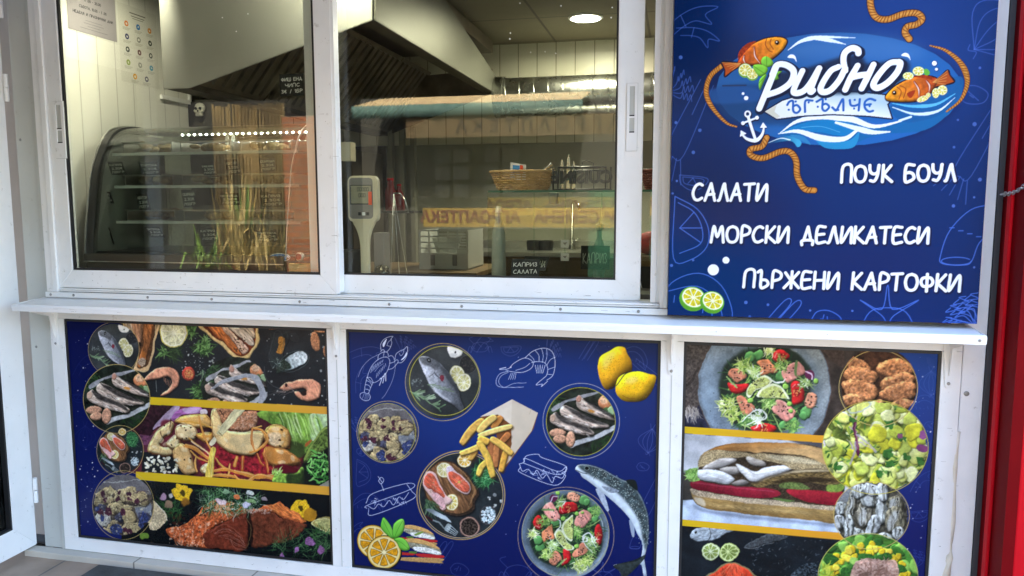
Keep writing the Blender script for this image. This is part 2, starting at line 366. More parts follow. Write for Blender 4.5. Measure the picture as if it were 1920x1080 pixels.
def m_salmon(c):                     # raw salmon on a board; frame (780, 840, 6), round (505, 530), r 495
    c.setclip(c.ell(505, 530, 480)); c.disc(505, 530, 500, col='22282b', noise=(.15, 60))
    bd = [(90, 270), (160, 235), (250, 150), (340, 140), (440, 165), (520, 240), (590, 300), (640, 400), (695, 450), (705, 520), (655, 600), (650, 680), (570, 745), (430, 760), (300, 715), (180, 640), (110, 560), (78, 400)]
    c.fill([(x + 14, y + 18) for x, y in bd], '0e1011', .8, soft=12); c.fill(bd, '3a2a1e', noise=(.3, 20))
    c.fill([(505 + (x-505)*.93 - 15, 450 + (y-450)*.93 - 8) for x, y in bd], '7c5434', noise=(.35, 20, 60, 5))
    c.line([(420, 180), (540, 280), (630, 400), (660, 470), (630, 560), (590, 660)], 14, 'a47a4e', .8)
    c.dots(40, (140, 200, 600, 700), 7, '3a2416', .7)
    c.citrus(320, 248, 88, 88, 10, 'c9b86a', 'f2ead0', 'cdc07a'); c.citrus(398, 606, 78, 92, 0, 'd9c46a', 'f5ecd2', 'c9b45c')
    for p, col, cen in (([(80, 380), (108, 285), (170, 264), (228, 308), (285, 420), (335, 520), (405, 575), (372, 625), (335, 640), (330, 680), (290, 692), (250, 640), (180, 560), (105, 470)], 'dcb2aa', [(90, 380), (120, 300), (170, 285), (215, 330), (270, 430), (318, 520), (310, 560), (240, 510), (180, 470), (130, 450)]),
                        ([(345, 270), (352, 215), (400, 205), (450, 262), (530, 325), (598, 398), (612, 480), (572, 522), (500, 500), (420, 420), (362, 350)], 'e0bcb4', [(365, 290), (400, 265), (460, 290), (530, 345), (590, 410), (600, 475), (560, 505), (500, 480), (430, 410), (380, 350)])):
        c.fill([(x + 8, y + 10) for x, y in p], '2a1a10', .8, soft=8); c.fill(p, col, relief=.3, rad=20); c.fill(cen, 'd2583c', noise=(.25, 16, 40, 3), relief=.3, rad=20)
        for k in range(9):
            i = k % len(cen); x, y = cen[i]; c.line([(x, y), (x*.5 + cen[(i+5) % len(cen)][0]*.5, y*.5 + cen[(i+5) % len(cen)][1]*.5)], 5, 'eab09c', .5)
    c.fill([(190, 500), (240, 505), (300, 560), (330, 640), (290, 690), (240, 620), (200, 560)], 'dba8a8', noise=(.15, 14), relief=.3); c.fill([(345, 230), (400, 210), (430, 250), (390, 270), (350, 280)], 'd9c6d0', noise=(.15, 8))
    c.line([(180, 420), (195, 490), (240, 500), (290, 530)], 7, '7a2c28', taper=(1, .4))
    for k in range(14): c.line([(150 + c.rs.rand()*60, 310 + k*14), (140 + c.rs.rand()*80, 320 + k*14)], 4, '6a6a3a', .7)
    c.disc(487, 384, 12, col='e8c850'); c.sprigs(14, 500, 400, 60, 70, 40, 4, ['8a7a3a', 'e8b090'])
    c.citrus(550, 138, 80, 80, 5, 'd8b04a', 'f6eed8', 'd9a93c')
    c.disc(755, 300, 120, 150, '1c3a22', soft=20)
    c.sprigs(330, 755, 300, 118, 140, 60, 7, ['2f7a40', '1f5a30', '52a05a', '184a28', '78b878'])
    c.dots(9, (720, 470, 990, 720), 15, 'e6e6e2'); c.sprigs(24, 150, 620, 50, 60, 130, 14, ['4a6a48', '6a8a62', '38583a'], ang=70, spread=35)
    for q, r_ in ((96, '4a4444'), (88, '2c3234')): c.disc(810, 757, q, q*1.08, r_)
    for k in range(110):
        t = c.rs.rand()*6.3; q = 80*math.sqrt(c.rs.rand()); c.blob(810 + q*math.cos(t), 757 + q*math.sin(t)*1.08, 11, ['c9dade', 'e6f0f2', '8fa6ac'][k % 3], .4, 5)
    c.disc(605, 886, 110, 114, 'a98472'); c.disc(605, 886, 96, 100, '1c1612'); c.dots(240, (515, 795, 695, 975), 7, '5a4a40', .9); c.dots(60, (515, 795, 695, 975), 6, '0c0808')
    c.ring(605, 886, 102, 106, 14, 'a98472'); c.ring(605, 886, 112, 116, 5, '5a3a34')
    c.fill([(105, 690), (150, 676), (260, 725), (345, 775), (405, 842), (350, 826), (240, 775)], '7c878c', smooth=False, grad=('bcc8cc', (200, 700), (260, 790)))
    c.line([(190, 812), (260, 840), (320, 900)], 22, '8a9494', taper=(1, .6)); c.fill([(320, 910), (360, 850), (400, 870), (370, 930)], '8a9494')
    for k in range(4): c.line([(335 + k*18, 922 - k*20), (452 + k*8, 990 - k*16)], 9, 'bcc6c8')
    c.line([(120, 770), (180, 810)], 26, '3a1418'); c.organic(None, 1.8, 9, .14); c.setclip()
def m_salad(c):                      # salmon salad; frame (1300, 640, 6), round (820, 540), r ~560
    W = ['e2ecd8', 'b9d184', '9cbf5a', 'd4e49a']; G = ['6f9a3c', '86ad48', '4d7a34', 'a3c25c']; D = ['2f5530', '3f6b38', '1f3a24']
    c.blob(820, 540, 500, '202c22', .08, 14, soft=20)
    c.sprigs(260, 820, 540, 440, 420, 150, 18, D); c.sprigs(240, 820, 560, 430, 400, 110, 13, G + D)
    for x, y, r in ((650, 180, 60), (740, 160, 62), (1270, 800, 70), (1240, 840, 50), (980, 400, 60), (1090, 900, 50), (1010, 945, 48), (1130, 890, 40)): c.blob(x, y, r, '3f7a3e', .15, relief=.5, rad=22, grad=('68a258', (x-r, y+r), (x+r, y-r)))
    def tom(p, seed):
        c.fill(p, 'b81c20', relief=.55, rad=30, noise=(.15, 30)); cx = sum(q[0] for q in p)/len(p); cy = sum(q[1] for q in p)/len(p)
        if seed:
            c.blob(cx, cy, 45, '8a1418', .3, noise=(.4, 10))
            for k in range(12): c.blob(cx + (c.rs.rand()-.5)*110, cy + (c.rs.rand()-.5)*70, 9, 'd9804a', .3, 6)
        c.line([(p[0][0]*.7 + cx*.3, p[0][1]*.7 + cy*.3), (p[1][0]*.7 + cx*.3, p[1][1]*.7 + cy*.3)], 12, 'f0a8a0', .7, taper=(.2, 1, .2))
    tom([(1090, 480), (1140, 445), (1210, 470), (1255, 560), (1240, 670), (1180, 710), (1120, 700), (1105, 600)], 1)
    tom([(385, 470), (480, 490), (615, 490), (590, 570), (500, 595), (420, 560)], 0)
    tom([(890, 190), (920, 120), (1000, 95), (1080, 150), (1080, 200), (1000, 240), (930, 235)], 1)
    tom([(645, 980), (700, 950), (820, 925), (930, 960), (930, 1010), (820, 1040), (680, 1020)], 1)
    def sal(p, col):
        c.fill([(x+8, y+12) for x, y in p], '141a14', .7, smooth=False, soft=8); c.fill(p, col, n=2, relief=.4, rad=16, noise=(.14, 26, 60, 5))
        cx = sum(q[0] for q in p)/len(p); cy = sum(q[1] for q in p)/len(p)
        for k in range(4): c.line([(cx - 60, cy - 45 + k*26), (cx + 60, cy - 30 + k*26)], 5, 'f0c4b4', .55)
        for k in range(11): c.blob(cx + (c.rs.rand()-.5)*130, cy + (c.rs.rand()-.5)*110, 8, '2a1a18', .4, 5)
    sal([(385, 380), (430, 305), (530, 310), (600, 380), (580, 420), (490, 475), (440, 420)], 'c87a5a')
    sal([(715, 235), (850, 210), (890, 260), (955, 350), (870, 365), (760, 380), (760, 290)], 'cc7a50')
    sal([(995, 370), (1030, 310), (1180, 230), (1260, 340), (1200, 390), (1070, 470), (1020, 440)], 'dc8f80')
    sal([(490, 650), (540, 610), (620, 680), (695, 740), (680, 790), (580, 840), (520, 740)], 'd07c5c')
    sal([(890, 770), (945, 665), (1060, 700), (1150, 790), (1060, 910), (950, 830)], 'de9080')
    sal([(1250, 690), (1300, 580), (1380, 600), (1390, 680), (1330, 750), (1270, 740)], 'cf8a68')
    for cx, cy, n, cols, sp in ((380, 720, 90, ['c4d468', 'e0e88c', '9ab848', 'f0f2c0'], 120), (450, 830, 60, ['b4cc58', 'dde68a', '86a840'], 90), (560, 270, 60, ['b0cc5c', 'd8e890', '7aa040'], 90), (680, 350, 60, W, 80),
                                (840, 90, 50, ['d8e08a', 'aac25a', 'f0f0c8'], 70), (1000, 260, 46, ['8ab04a', 'c0d880', '5a8438'], 90), (850, 690, 70, ['7aa84a', 'c4dc84', '5c8a3c'], 90), (700, 870, 60, ['f2f4ea', 'dfe8d0', 'a8c470'], 80),
                                (1250, 470, 40, ['9cb868', 'e6ecd8', '6c8c48'], 80), (1120, 960, 60, ['6f9c48', '94bc5c', '4c7c3c'], 90), (600, 900, 50, ['6f9c48', 'b4d07c', '4c7c3c'], 80)):
        c.sprigs(n, cx, cy, sp*.75, sp*.7, 60, 13, cols, 1.2)
    for p, ce in (([(600, 620), (610, 530), (700, 440), (810, 380), (890, 450), (800, 520), (700, 560), (640, 640)], (700, 500)), ([(715, 620), (760, 540), (880, 480), (980, 510), (1050, 600), (1070, 645), (900, 645), (780, 640)], (900, 640))):
        c.fill([(x+6, y+10) for x, y in p], '1c2a18', .7, soft=10); c.fill(p, 'e6ecc4'); c.fill([(ce[0] + (x-ce[0])*.86, ce[1] + (y-ce[1])*.84) for x, y in p], 'b3bc66', noise=(.22, 14), relief=.25)
        for x, y in p[1:-1]: c.line([ce, (x, y)], 5, 'dde2b0', .8)
        for k in range(12): c.blob(ce[0] + (c.rs.rand()-.3)*150, ce[1] - 30 + (c.rs.rand()-.5)*100, 8, '1c1a14', .4, 5)
    for p in ([(620, 950), (700, 900), (800, 880), (820, 830), (760, 770), (660, 800), (560, 900)], [(870, 420), (920, 465), (1000, 460), (1030, 430)], [(700, 760), (770, 800), (740, 760)]): c.line(p, 18, 'eef0e8', taper=(.5, 1, .5))
    c.blob(1300, 385, 50, '5a1c40', .3); c.line([(1260, 340), (1330, 380), (1330, 430)], 12, 'e0c8dc')
    for x, y, r in ((1380, 446, 32), (645, 678, 32), (1085, 700, 30), (1030, 510, 34), (1100, 780, 24)): c.disc(x, y, r, col='86b84c', relief=.6, rad=12)
    c.line([(1180, 400), (1290, 470), (1370, 545)], 16, '8aa660', taper=(.5, 1, .2)); c.line([(1160, 230), (1150, 380)], 26, '6a8a4c', taper=(.6, 1, .3)); c.line([(900, 820), (1000, 1030)], 14, '8cac5c'); c.line([(370, 400), (440, 480), (490, 530)], 22, '9cbc6c', taper=(.5, 1, .5))

def doodle(c, kind, x, y, r, col, a=1., w=2.4, ang=0):
    R = c.rs; ca, sa = math.cos(math.radians(ang)), math.sin(math.radians(ang))
    def L(pts, ww=None): c.line([(x + r*(u*ca - v*sa), y + r*(u*sa + v*ca)) for u, v in pts], ww or w, col, a)
    if kind == 'half': L([(-1, 0), (1, -.1), (.8, .6), (0, .95), (-.8, .6), (-1, 0)]); L([(-.75, .1), (.75, .02), (.5, .5), (-.5, .55), (-.75, .1)]); L([(0, .05), (-.3, .5)]); L([(0, .05), (.35, .5)])
    elif kind == 'wedge':
        L([(-.3, -1), (.4, -.6), (.75, 0), (.7, .6), (.2, 1), (-.35, .95), (-.3, -1)]); L([(-.2, -.8), (.3, -.5), (.55, 0), (.5, .5), (-.15, .8)])
        for q in ((.3, -.5), (.55, 0), (.5, .45)): L([(-.15, 0), q])
    elif kind == 'onion':
        for k in (-1, -.6, -.2, .2, .6, 1): L([(0, -1.1), (k*.9, -.3), (k*.9, .3), (0, 1)])
        L([(-.2, 1), (-.1, 1.15), (.1, 1), (.2, 1.2)]); L([(-.1, -1.1), (-.2, -1.5)]); L([(.05, -1.1), (.2, -1.5)])
    elif kind == 'leek': L([(-.16, -1), (-.22, .7), (0, .85), (.22, .7), (.16, -1)]); [L([(k*.1, .85), (k*.22, 1.35)]) for k in (-2, -1, 0, 1, 2)]; L([(0, -.8), (0, -.2)])
    elif kind == 'sticks': [L([(-1 + k*.5, .9), (0 + k*.5, -.7), (.3 + k*.5, -.55), (-.7 + k*.5, 1.05)]) for k in (0, 1)]
    elif kind == 'tomato': L([(-1, .8), (-.6, 0), (0, -.15), (.6, 0), (1, .8)]); L([(-.9, -.4), (-.2, -.1), (0, -.9), (.15, -.1), (1, -.4), (.2, .1), (0, .4), (-.2, .1), (-.9, -.4)])
    elif kind == 'herb':
        for k in range(5):
            t = -2.4 + k*.42; p = [(0, 1)]; n = 7
            for i in range(n): q = .45 + .5*i/n; p.append((q*1.4*math.cos(t) + .13*(-1)**i, 1 + q*1.6*math.sin(t) + .1*(-1)**i))
            L(p)
    elif kind == 'nut': L([(-1, 0), (-.6, -.55), (.2, -.6), (.95, -.1), (.7, .5), (0, .65), (-.7, .5), (-1, 0)]); [L([(R.rand()-.6, R.rand()-.5), (R.rand()-.6, R.rand()-.5)]) for k in range(3)]
    elif kind == 'claw': L([(-1, 1), (-.5, .1), (.1, -.5), (.9, -.8), (.5, -.3), (.9, 0), (.2, .1), (-.2, .5), (-.5, 1)]); L([(-.5, .1), (-.1, .5)])
    elif kind == 'crab': L([(-1, .2), (-.7, -.3), (0, -.5), (.7, -.3), (1, .2), (.5, .6), (-.5, .6), (-1, .2)]); [L([(k, .3), (k*1.5, 0), (k*1.8, .7)]) for k in (-.8, -.6, .6, .8)]; [L([(k, -.3), (k*1.8, -.9), (k*1.2, -1.1)]) for k in (-.7, .7)]
    elif kind == 'eggplant': L([(1, -1), (.2, -.8), (-.5, -.1), (-.8, .7), (-.75, 1), (0, 1.05), (.25, .9), (.5, .3), (1, -.1)]); c.line([(x + r*q, y + r*s_) for q, s_ in c.ell(-.28, .92, .5, .13, 0, 14)], w, col, a); [L([(-.5 + k*.3, -.2 + k*.1), (-.35 + k*.3, -.2 + k*.1)]) for k in range(4)]
    elif kind == 'bun': L([(-1, .5), (-.9, -.2), (-.3, -.7), (.4, -.6), (.95, 0), (1, .6)]); L([(-1, .1), (-.2, -.35), (.5, -.1), (.9, .5)]); [L([(-.7 + k*.28, .1 + .08*(k % 3)), (-.66 + k*.28, .28)]) for k in range(6)]
def starry(c, n, box, col='ffffff', r=1.1):
    x0, y0, x1, y1 = box
    for k in range(n):
        q = r*(.35 + c.rs.rand()**2*.9); c.disc(x0 + c.rs.rand()*(x1-x0), y0 + c.rs.rand()*(y1-y0), q, q, col, a=.5 + .5*c.rs.rand())
def stick(c, p, q, w, col, bend=0, **k):
    a = np.array(p, float); b = np.array(q, float); d = (b-a)/np.hypot(*(b-a)); n = np.array([-d[1], d[0]])*w/2; m = (a+b)/2 + n*bend
    c.fill([a - n*.8, a + n*.8, m + n, b + n*.8, b + d*w*.2, b - n*.8, m - n], col, **k)

def art_middle(c):
    c.fill([(600, 500), (1300, 500), (1300, 1150), (600, 1150)], '152a68', smooth=False, grad=('081450', (900, 760), (930, 1060)))
    c.fill([(640, 600), (1240, 600), (1240, 690), (640, 660)], '1a2452', .75, smooth=False, soft=30); c.disc(960, 760, 210, 120, '123684', a=.5, soft=60)
    D = '5c69a8'
    for k, x, y, r, g in (('claw', 690, 660, 28, 40), ('half', 957, 651, 18, 0), ('onion', 1218, 828, 22, 10), ('nut', 1205, 875, 12, 0), ('wedge', 677, 885, 24, 0), ('leek', 1222, 930, 45, 25), ('sticks', 830, 1035, 24, 0), ('nut', 862, 1068, 18, 10),
                          ('crab', 970, 1072, 26, 0), ('tomato', 1130, 1075, 24, 0), ('bun', 690, 945, 28, 0), ('herb', 760, 640, 22, 20), ('claw', 905, 640, 22, 0), ('herb', 1040, 650, 22, 50), ('sticks', 1105, 655, 20, 0), ('leek', 1216, 700, 36, -50), ('herb', 668, 790, 20, 0), ('claw', 675, 710, 20, -30), ('nut', 677, 848, 9, 40), ('bun', 1190, 670, 26, 20), ('eggplant', 1195, 1010, 18, 0), ('crab', 900, 650, 16, 0), ('claw', 668, 990, 14, 0)):
        doodle(c, k, x, y, r, D, .55, .9, g)
    starry(c, 60, (662, 630, 1232, 1078), 'a8b2e0', .9)
    # lobster
    c.frame(660, 620, 6.75); w = 'dfe6ff'
    for p, q in (([(195, 600), (215, 530), (260, 440), (330, 370), (400, 340), (450, 340), (480, 380), (475, 440), (440, 530), (370, 610), (270, 660), (190, 590)], 6), ([(195, 590), (170, 690), (158, 780)], 6), ([(270, 655), (240, 720), (215, 790)], 6), ([(195, 590), (240, 600), (270, 655)], 6), ([(185, 635), (225, 650), (255, 690)], 6), ([(176, 685), (215, 695), (238, 725)], 6), ([(165, 740), (200, 745), (222, 760)], 6), ([(158, 780), (190, 800), (215, 790)], 6),
                 ([(158, 780), (110, 800), (110, 850), (160, 885), (215, 880), (235, 840), (212, 790)], 6), ([(160, 790), (135, 860)], 4), ([(175, 800), (165, 880)], 4), ([(190, 800), (195, 880)], 4), ([(203, 795), (222, 860)], 4),
                 ([(330, 370), (340, 310), (400, 275), (450, 280), (465, 330)], 6), ([(365, 270), (385, 245), (410, 255), (400, 330)], 6), ([(370, 250), (365, 180), (400, 120), (460, 85), (520, 75), (495, 110), (505, 160), (480, 230), (440, 275)], 6), ([(445, 190), (460, 150), (505, 110)], 5), ([(445, 190), (490, 205)], 5),
                 ([(465, 330), (500, 318), (530, 345), (540, 380)], 6), ([(480, 415), (530, 400), (570, 370), (585, 400), (520, 475), (460, 495)], 6), ([(545, 370), (560, 300), (610, 260), (660, 240), (700, 205), (705, 270), (680, 350), (630, 405), (580, 410)], 6), ([(600, 290), (620, 320), (650, 290), (660, 245)], 5),
                 ([(335, 305), (220, 370), (130, 470), (80, 590)], 3), ([(540, 380), (548, 480), (510, 640), (430, 800), (380, 860)], 3), ([(290, 520), (340, 460), (400, 420)], 4), ([(355, 610), (380, 605), (350, 695)], 9), ([(385, 590), (410, 575), (392, 665)], 9), ([(410, 560), (428, 545), (430, 640)], 9)): c.line(p, q, w)
    for k in range(7): c.line([(262 + k*22, 450 - k*13), (240 + k*24, 535 - k*22)], 8, w, taper=(.4, 1))
    for k in range(7): c.line([(318 + k*18, 540 - k*20), (310 + k*20, 600 - k*24)], 7, w, taper=(.4, 1))
    c.fill([(400, 210), (390, 170), (430, 115), (440, 120), (415, 190)], w); c.fill([(620, 375), (660, 330), (695, 270), (690, 320), (650, 365)], w)
    # shrimp
    c.frame(620, 600, 3)
    for p, q in (([(950, 280), (1000, 275), (1030, 245), (1090, 215), (1135, 235), (1130, 270), (1080, 295), (1020, 292), (985, 285)], 3), ([(950, 276), (985, 268)], 4), ([(1040, 285), (1090, 268), (1120, 245)], 2.5), ([(1095, 212), (1140, 175), (1200, 160), (1245, 180), (1262, 240), (1250, 310), (1215, 340)], 3), ([(1130, 240), (1160, 235), (1200, 240), (1220, 270), (1215, 310), (1195, 330)], 3), ([(1115, 195), (1140, 220), (1145, 240)], 2.5), ([(1150, 172), (1170, 200), (1172, 235)], 2.5), ([(1185, 160), (1195, 200), (1190, 240)], 2.5), ([(1215, 165), (1215, 210), (1205, 245)], 2.5), ([(1262, 210), (1235, 225), (1215, 255)], 2.5), ([(1262, 265), (1220, 280)], 2.5), ([(1250, 310), (1215, 305)], 2.5),
                 ([(1195, 330), (1155, 365), (1190, 362), (1185, 375), (1220, 345)], 3), ([(995, 290), (950, 305), (930, 345), (945, 375), (1010, 380), (1085, 378)], 2.5), ([(1000, 295), (960, 315), (945, 350), (975, 380), (1030, 358), (1100, 355)], 2.2)): c.line(p, q, w)
    for k in range(5): c.line([(1150 + k*14, 255), (1160 + k*8, 300)], 3, w); 
    for k in range(4): c.line([(1015 + k*9, 300), (1000 + k*12, 335)], 2.5, w)
    c.disc(1013, 267, 4, col=w)
    # lemons
    l1 = [(1500, 255), (1515, 205), (1570, 172), (1608, 150), (1652, 155), (1668, 190), (1692, 235), (1690, 295), (1650, 310), (1600, 375), (1570, 392), (1538, 386), (1512, 330)]
    l2 = [(1602, 405), (1612, 335), (1655, 302), (1730, 290), (1790, 305), (1822, 312), (1828, 335), (1805, 400), (1762, 450), (1700, 462), (1640, 452)]
    for l in (l1, l2):
        c.fill(l, 'e8b020', grad=('dc9420', (1540, 200), (1720, 440)), noise=(.07, 12), relief=.55, rad=55); c.line(l[:9], 3, '14183a')
    c.line(l2 + l2[:1], 4, '14183a'); c.fill(l2, 'efb81c', noise=(.07, 12), relief=.5, rad=50); c.disc(1690, 340, 40, 20, 'fbe48a', -15, a=.6, soft=14); c.fill([(1530, 230), (1560, 190), (1600, 180), (1580, 230), (1540, 280)], 'f8dc80', .55, soft=14); c.line([(1640, 425), (1670, 440), (1710, 442)], 3, '7a4a10'); c.line([(1690, 290), (1650, 310), (1605, 370), (1565, 385)], 4, '14183a')
    for k in range(260):
        t = c.rs.rand()*6.3; q = c.rs.rand()**.5; x, y = (1720 + 90*q*math.cos(t), 380 + 70*q*math.sin(t)) if k % 2 else (1590 + 70*q*math.cos(t), 285 + 80*q*math.sin(t))
        c.disc(x, y, 1.8, 1.8, '9a6410', a=.7)
    # photographs in rings
    m_fish(c); c.ring(632, 350, 211, 217, 3.5, GOLD); c.ring(641, 343, 197, 195, 3.5, 'c8c04a')
    m_skewer(c); c.ring(322, 631, 173, 174, 3.5, GOLD); c.ring(318, 634, 160, 164, 3, 'c0b84a')
    m_sardine(c); c.ring(1408, 570, 215, 213, 3.5, 'a9a6b0'); c.ring(1406, 573, 194, 192, 3.5, 'b4b040')
    c.frame(780, 840, 6); m_salmon(c); c.ring(505, 530, 494, 498, 12, 'b89a58'); c.ring(508, 533, 470, 478, 8, 'c8b078')
    # chips in a paper cone
    c.frame(620, 600, 3)
    c.fill([(825, 560), (1020, 447), (1165, 525), (1140, 615), (1050, 740), (985, 830), (950, 800), (930, 620)], '7a4a2a', smooth=False)
    c.fill([(840, 545), (1020, 447), (1165, 523), (1130, 625), (1000, 800), (985, 815), (1018, 700), (1015, 590), (940, 532)], 'd9cab4', smooth=False, noise=(.05, 60), grad=('e8dccb', (1100, 700), (900, 500)))
    c.fill([(1015, 590), (1020, 447), (1165, 523), (1130, 625), (1000, 800), (1018, 700)], 'c9b9a2', .45, smooth=False)
    c.line([(1128, 500), (1118, 530)], 3, 'b8a890')
    fr = [((855, 565), (740, 692), 46, .4), ((960, 545), (915, 610), 40, 0), ((925, 545), (835, 628), 44, .3), ((1005, 640), (960, 690), 40, 0), ((900, 690), (905, 790), 38, 0), ((935, 700), (928, 825), 36, 0), ((815, 735), (785, 785), 36, 0), ((1015, 600), (838, 652), 34, .2), ((875, 690), (735, 752), 36, -.3),
          ((890, 690), (835, 665), 40, 0), ((985, 740), (958, 850), 36, 0), ((905, 668), (1018, 752), 38, -.2), ((880, 795), (830, 872), 36, .5), ((835, 690), (912, 878), 40, -.6)]
    for i, (a, b, w_, bd) in enumerate(fr):
        stick(c, (a[0]+5, a[1]+7), (b[0]+5, b[1]+7), w_, '4a2810', bd, a=.55, soft=4)
        stick(c, a, b, w_, ('d0a04e', 'b87a3c', 'dcb664', 'a8683a', 'a0623a', 'ad6e40', 'c89a4a', 'e0c070', 'dab458', 'd8a848', 'c8943e', 'd8ac52', 'd4b04e', 'd9b04c')[i], bd, noise=(.12, 14), relief=.55, rad=9)
    # sandwiches in chalk line
    for p in ([(1060, 810), (1085, 800), (1100, 765), (1165, 755), (1190, 775), (1325, 825), (1270, 870), (1085, 805)], [(1090, 800), (1100, 780), (1270, 850), (1325, 825)], [(1270, 870), (1275, 850)], [(1065, 830), (1070, 860), (1255, 930), (1320, 880), (1300, 860), (1325, 850)], [(1062, 812), (1078, 850), (1110, 840), (1140, 868), (1160, 845), (1190, 890), (1215, 870), (1245, 915), (1262, 880), (1300, 890), (1318, 862)], [(1325, 825), (1318, 862)]): c.line(p, 3.2, w)
    c.sprigs(24, 1185, 865, 100, 28, 26, 2.6, [w], 1., ang=30, spread=60)
    for p in ([(200, 1030), (240, 975), (435, 918), (455, 950), (212, 1040), (205, 1060)], [(300, 960), (285, 920)], [(270, 905), (285, 885), (300, 900), (285, 922), (270, 905)], [(268, 880), (290, 912)], [(215, 1060), (235, 1098), (465, 1005), (455, 960)], [(210, 1045), (245, 1062), (270, 1035), (300, 1050), (330, 1015), (355, 1040), (385, 995), (410, 1010), (440, 970)], [(430, 925), (455, 960)]): c.line(p, 3, w)
    c.sprigs(30, 335, 1015, 110, 20, 18, 3, [w], 1., ang=70, spread=40)
    # bowl of salad
    c.frame(970, 900, 6); c.ring(545, 625, 540, 545, 7, 'a08a7a'); c.disc(540, 600, 492, 486, '5f6f80', noise=(.08, 60)); c.disc(560, 640, 470, 470, '8494a2', grad=('5c6a78', (820, 1000), (300, 300)), noise=(.08, 20)); c.disc(545, 600, 452, 450, '4c5a60', a=.8, soft=22)
    c.ring(540, 602, 490, 486, 6, 'b8aa78'); c.line([(915, 400), (960, 500), (960, 600)], 10, 'e0e6ea', .8, taper=(.2, 1, .2))
    c.setclip(c.ell(540, 602, 484)); c.place(820, 540, 970 + 545/6, 900 + 605/6, .137, -92); m_salad(c); c.organic(None, 1.6, 8, .14); c.setclip()
    # trout
    c.frame(620, 720, 3)
    bd = [(1375, 482), (1392, 455), (1450, 455), (1530, 480), (1600, 520), (1665, 548), (1712, 545), (1718, 590), (1752, 650), (1782, 740), (1786, 850), (1772, 940), (1762, 980), (1776, 1078), (1758, 1076), (1738, 1012), (1650, 1090), (1622, 1052), (1590, 1018), (1680, 1002), (1738, 985), (1752, 900), (1722, 840), (1690, 770), (1620, 690), (1530, 612), (1450, 548), (1415, 525), (1400, 500)]
    c.fill([(1490, 590), (1530, 605), (1562, 700), (1550, 712), (1510, 640)], 'aab4c4', noise=(.1, 10)); c.fill([(1678, 765), (1705, 790), (1706, 855), (1692, 850)], '9aa6b8')
    c.fill(bd, 'cdd9e2', n=4, noise=(.06, 20), relief=.25, rad=24)
    c.fill([(1390, 458), (1450, 456), (1530, 480), (1600, 520), (1665, 548), (1712, 545), (1718, 590), (1752, 650), (1782, 740), (1786, 850), (1772, 930), (1755, 880), (1735, 780), (1690, 700), (1620, 620), (1540, 560), (1470, 520), (1420, 490)], '2c383a', .9, soft=11, noise=(.5, 14))
    c.fill([(1700, 990), (1590, 1020), (1622, 1052), (1650, 1090), (1740, 1010), (1770, 960)], '1a211f', .9, noise=(.4, 12)); c.fill([(1660, 545), (1712, 543), (1722, 600)], '141c1c')
    for k in range(230):
        t = c.rs.rand(); i = t*5; q = [(1480, 500), (1560, 530), (1640, 590), (1700, 670), (1750, 770), (1768, 880)]; j = min(4, int(i)); f = i - j
        x = q[j][0]*(1-f) + q[j+1][0]*f + (c.rs.rand()-.5)*70; y = q[j][1]*(1-f) + q[j+1][1]*f + (c.rs.rand()-.5)*60; c.disc(x, y, 2.2, 2.2, 'c9d6cc', a=.75)
    c.disc(1440, 474, 13, 11, '0c1010'); c.ring(1440, 474, 13, 11, 3, '8a9690'); c.line([(1378, 484), (1415, 500), (1440, 505)], 4, '3a4444'); c.line([(1470, 470), (1490, 505), (1478, 535)], 4, '55625e', .8); c.fill([(1525, 575), (1600, 590), (1620, 605), (1570, 612)], '8a94a0', noise=(.2, 6))
    # oranges, mint and rolls
    c.frame(560, 980, 6)
    def roll(dx, dy, k):
        q = lambda pts: [(1170 + (x-1170)*k + dx, 300 + (y-300)*k + dy) for x, y in pts]
        c.fill(q([(1150, 390), (1600, 400), (1612, 440), (1590, 456), (1160, 425)]), 'b08a54', noise=(.15, 12), relief=.3); c.fill(q([(1150, 330), (1300, 345), (1290, 365), (1150, 358)]), 'b02a26'); c.fill(q([(1340, 345), (1612, 365), (1605, 398), (1360, 380)]), 'b8282a')
        c.fill(q([(1190, 200), (1300, 180), (1480, 230), (1580, 290), (1600, 360), (1470, 345), (1330, 310), (1190, 240)]), '9c9880', noise=(.35, 18)); c.fill(q([(1290, 275), (1440, 280), (1590, 330), (1590, 360), (1480, 345), (1330, 320)]), 'dcdcd4', noise=(.2, 14), relief=.3); c.fill(q([(1180, 215), (1220, 180), (1340, 180), (1500, 230), (1590, 300), (1400, 245), (1240, 220)]), 'c49a5c', noise=(.12, 14), relief=.35)
        c.fill(q([(1250, 320), (1330, 325), (1320, 345), (1250, 340)]), '5a7a34')
    roll(-20, -165, .88); c.fill([(1310, 125), (1400, 95), (1390, 118), (1320, 145)], '7a9a44'); roll(0, 0, 1)
    for cx, cy, rx, ry, an in ((850, 215, 180, 200, -45), (962, 332, 190, 186, -30)):
        c.disc(cx + 6, cy + 4, rx + 10, ry + 10, '1a1a18', an); c.citrus(cx, cy, rx, ry, an, 'd9a83c', 'ecd690', 'd8961c', 8, .12, (4, '2a2008'))
        c.ring(cx, cy, rx, ry, 6, '2a2410', an); c.blob(cx, cy, 22, 'f2e4b0')
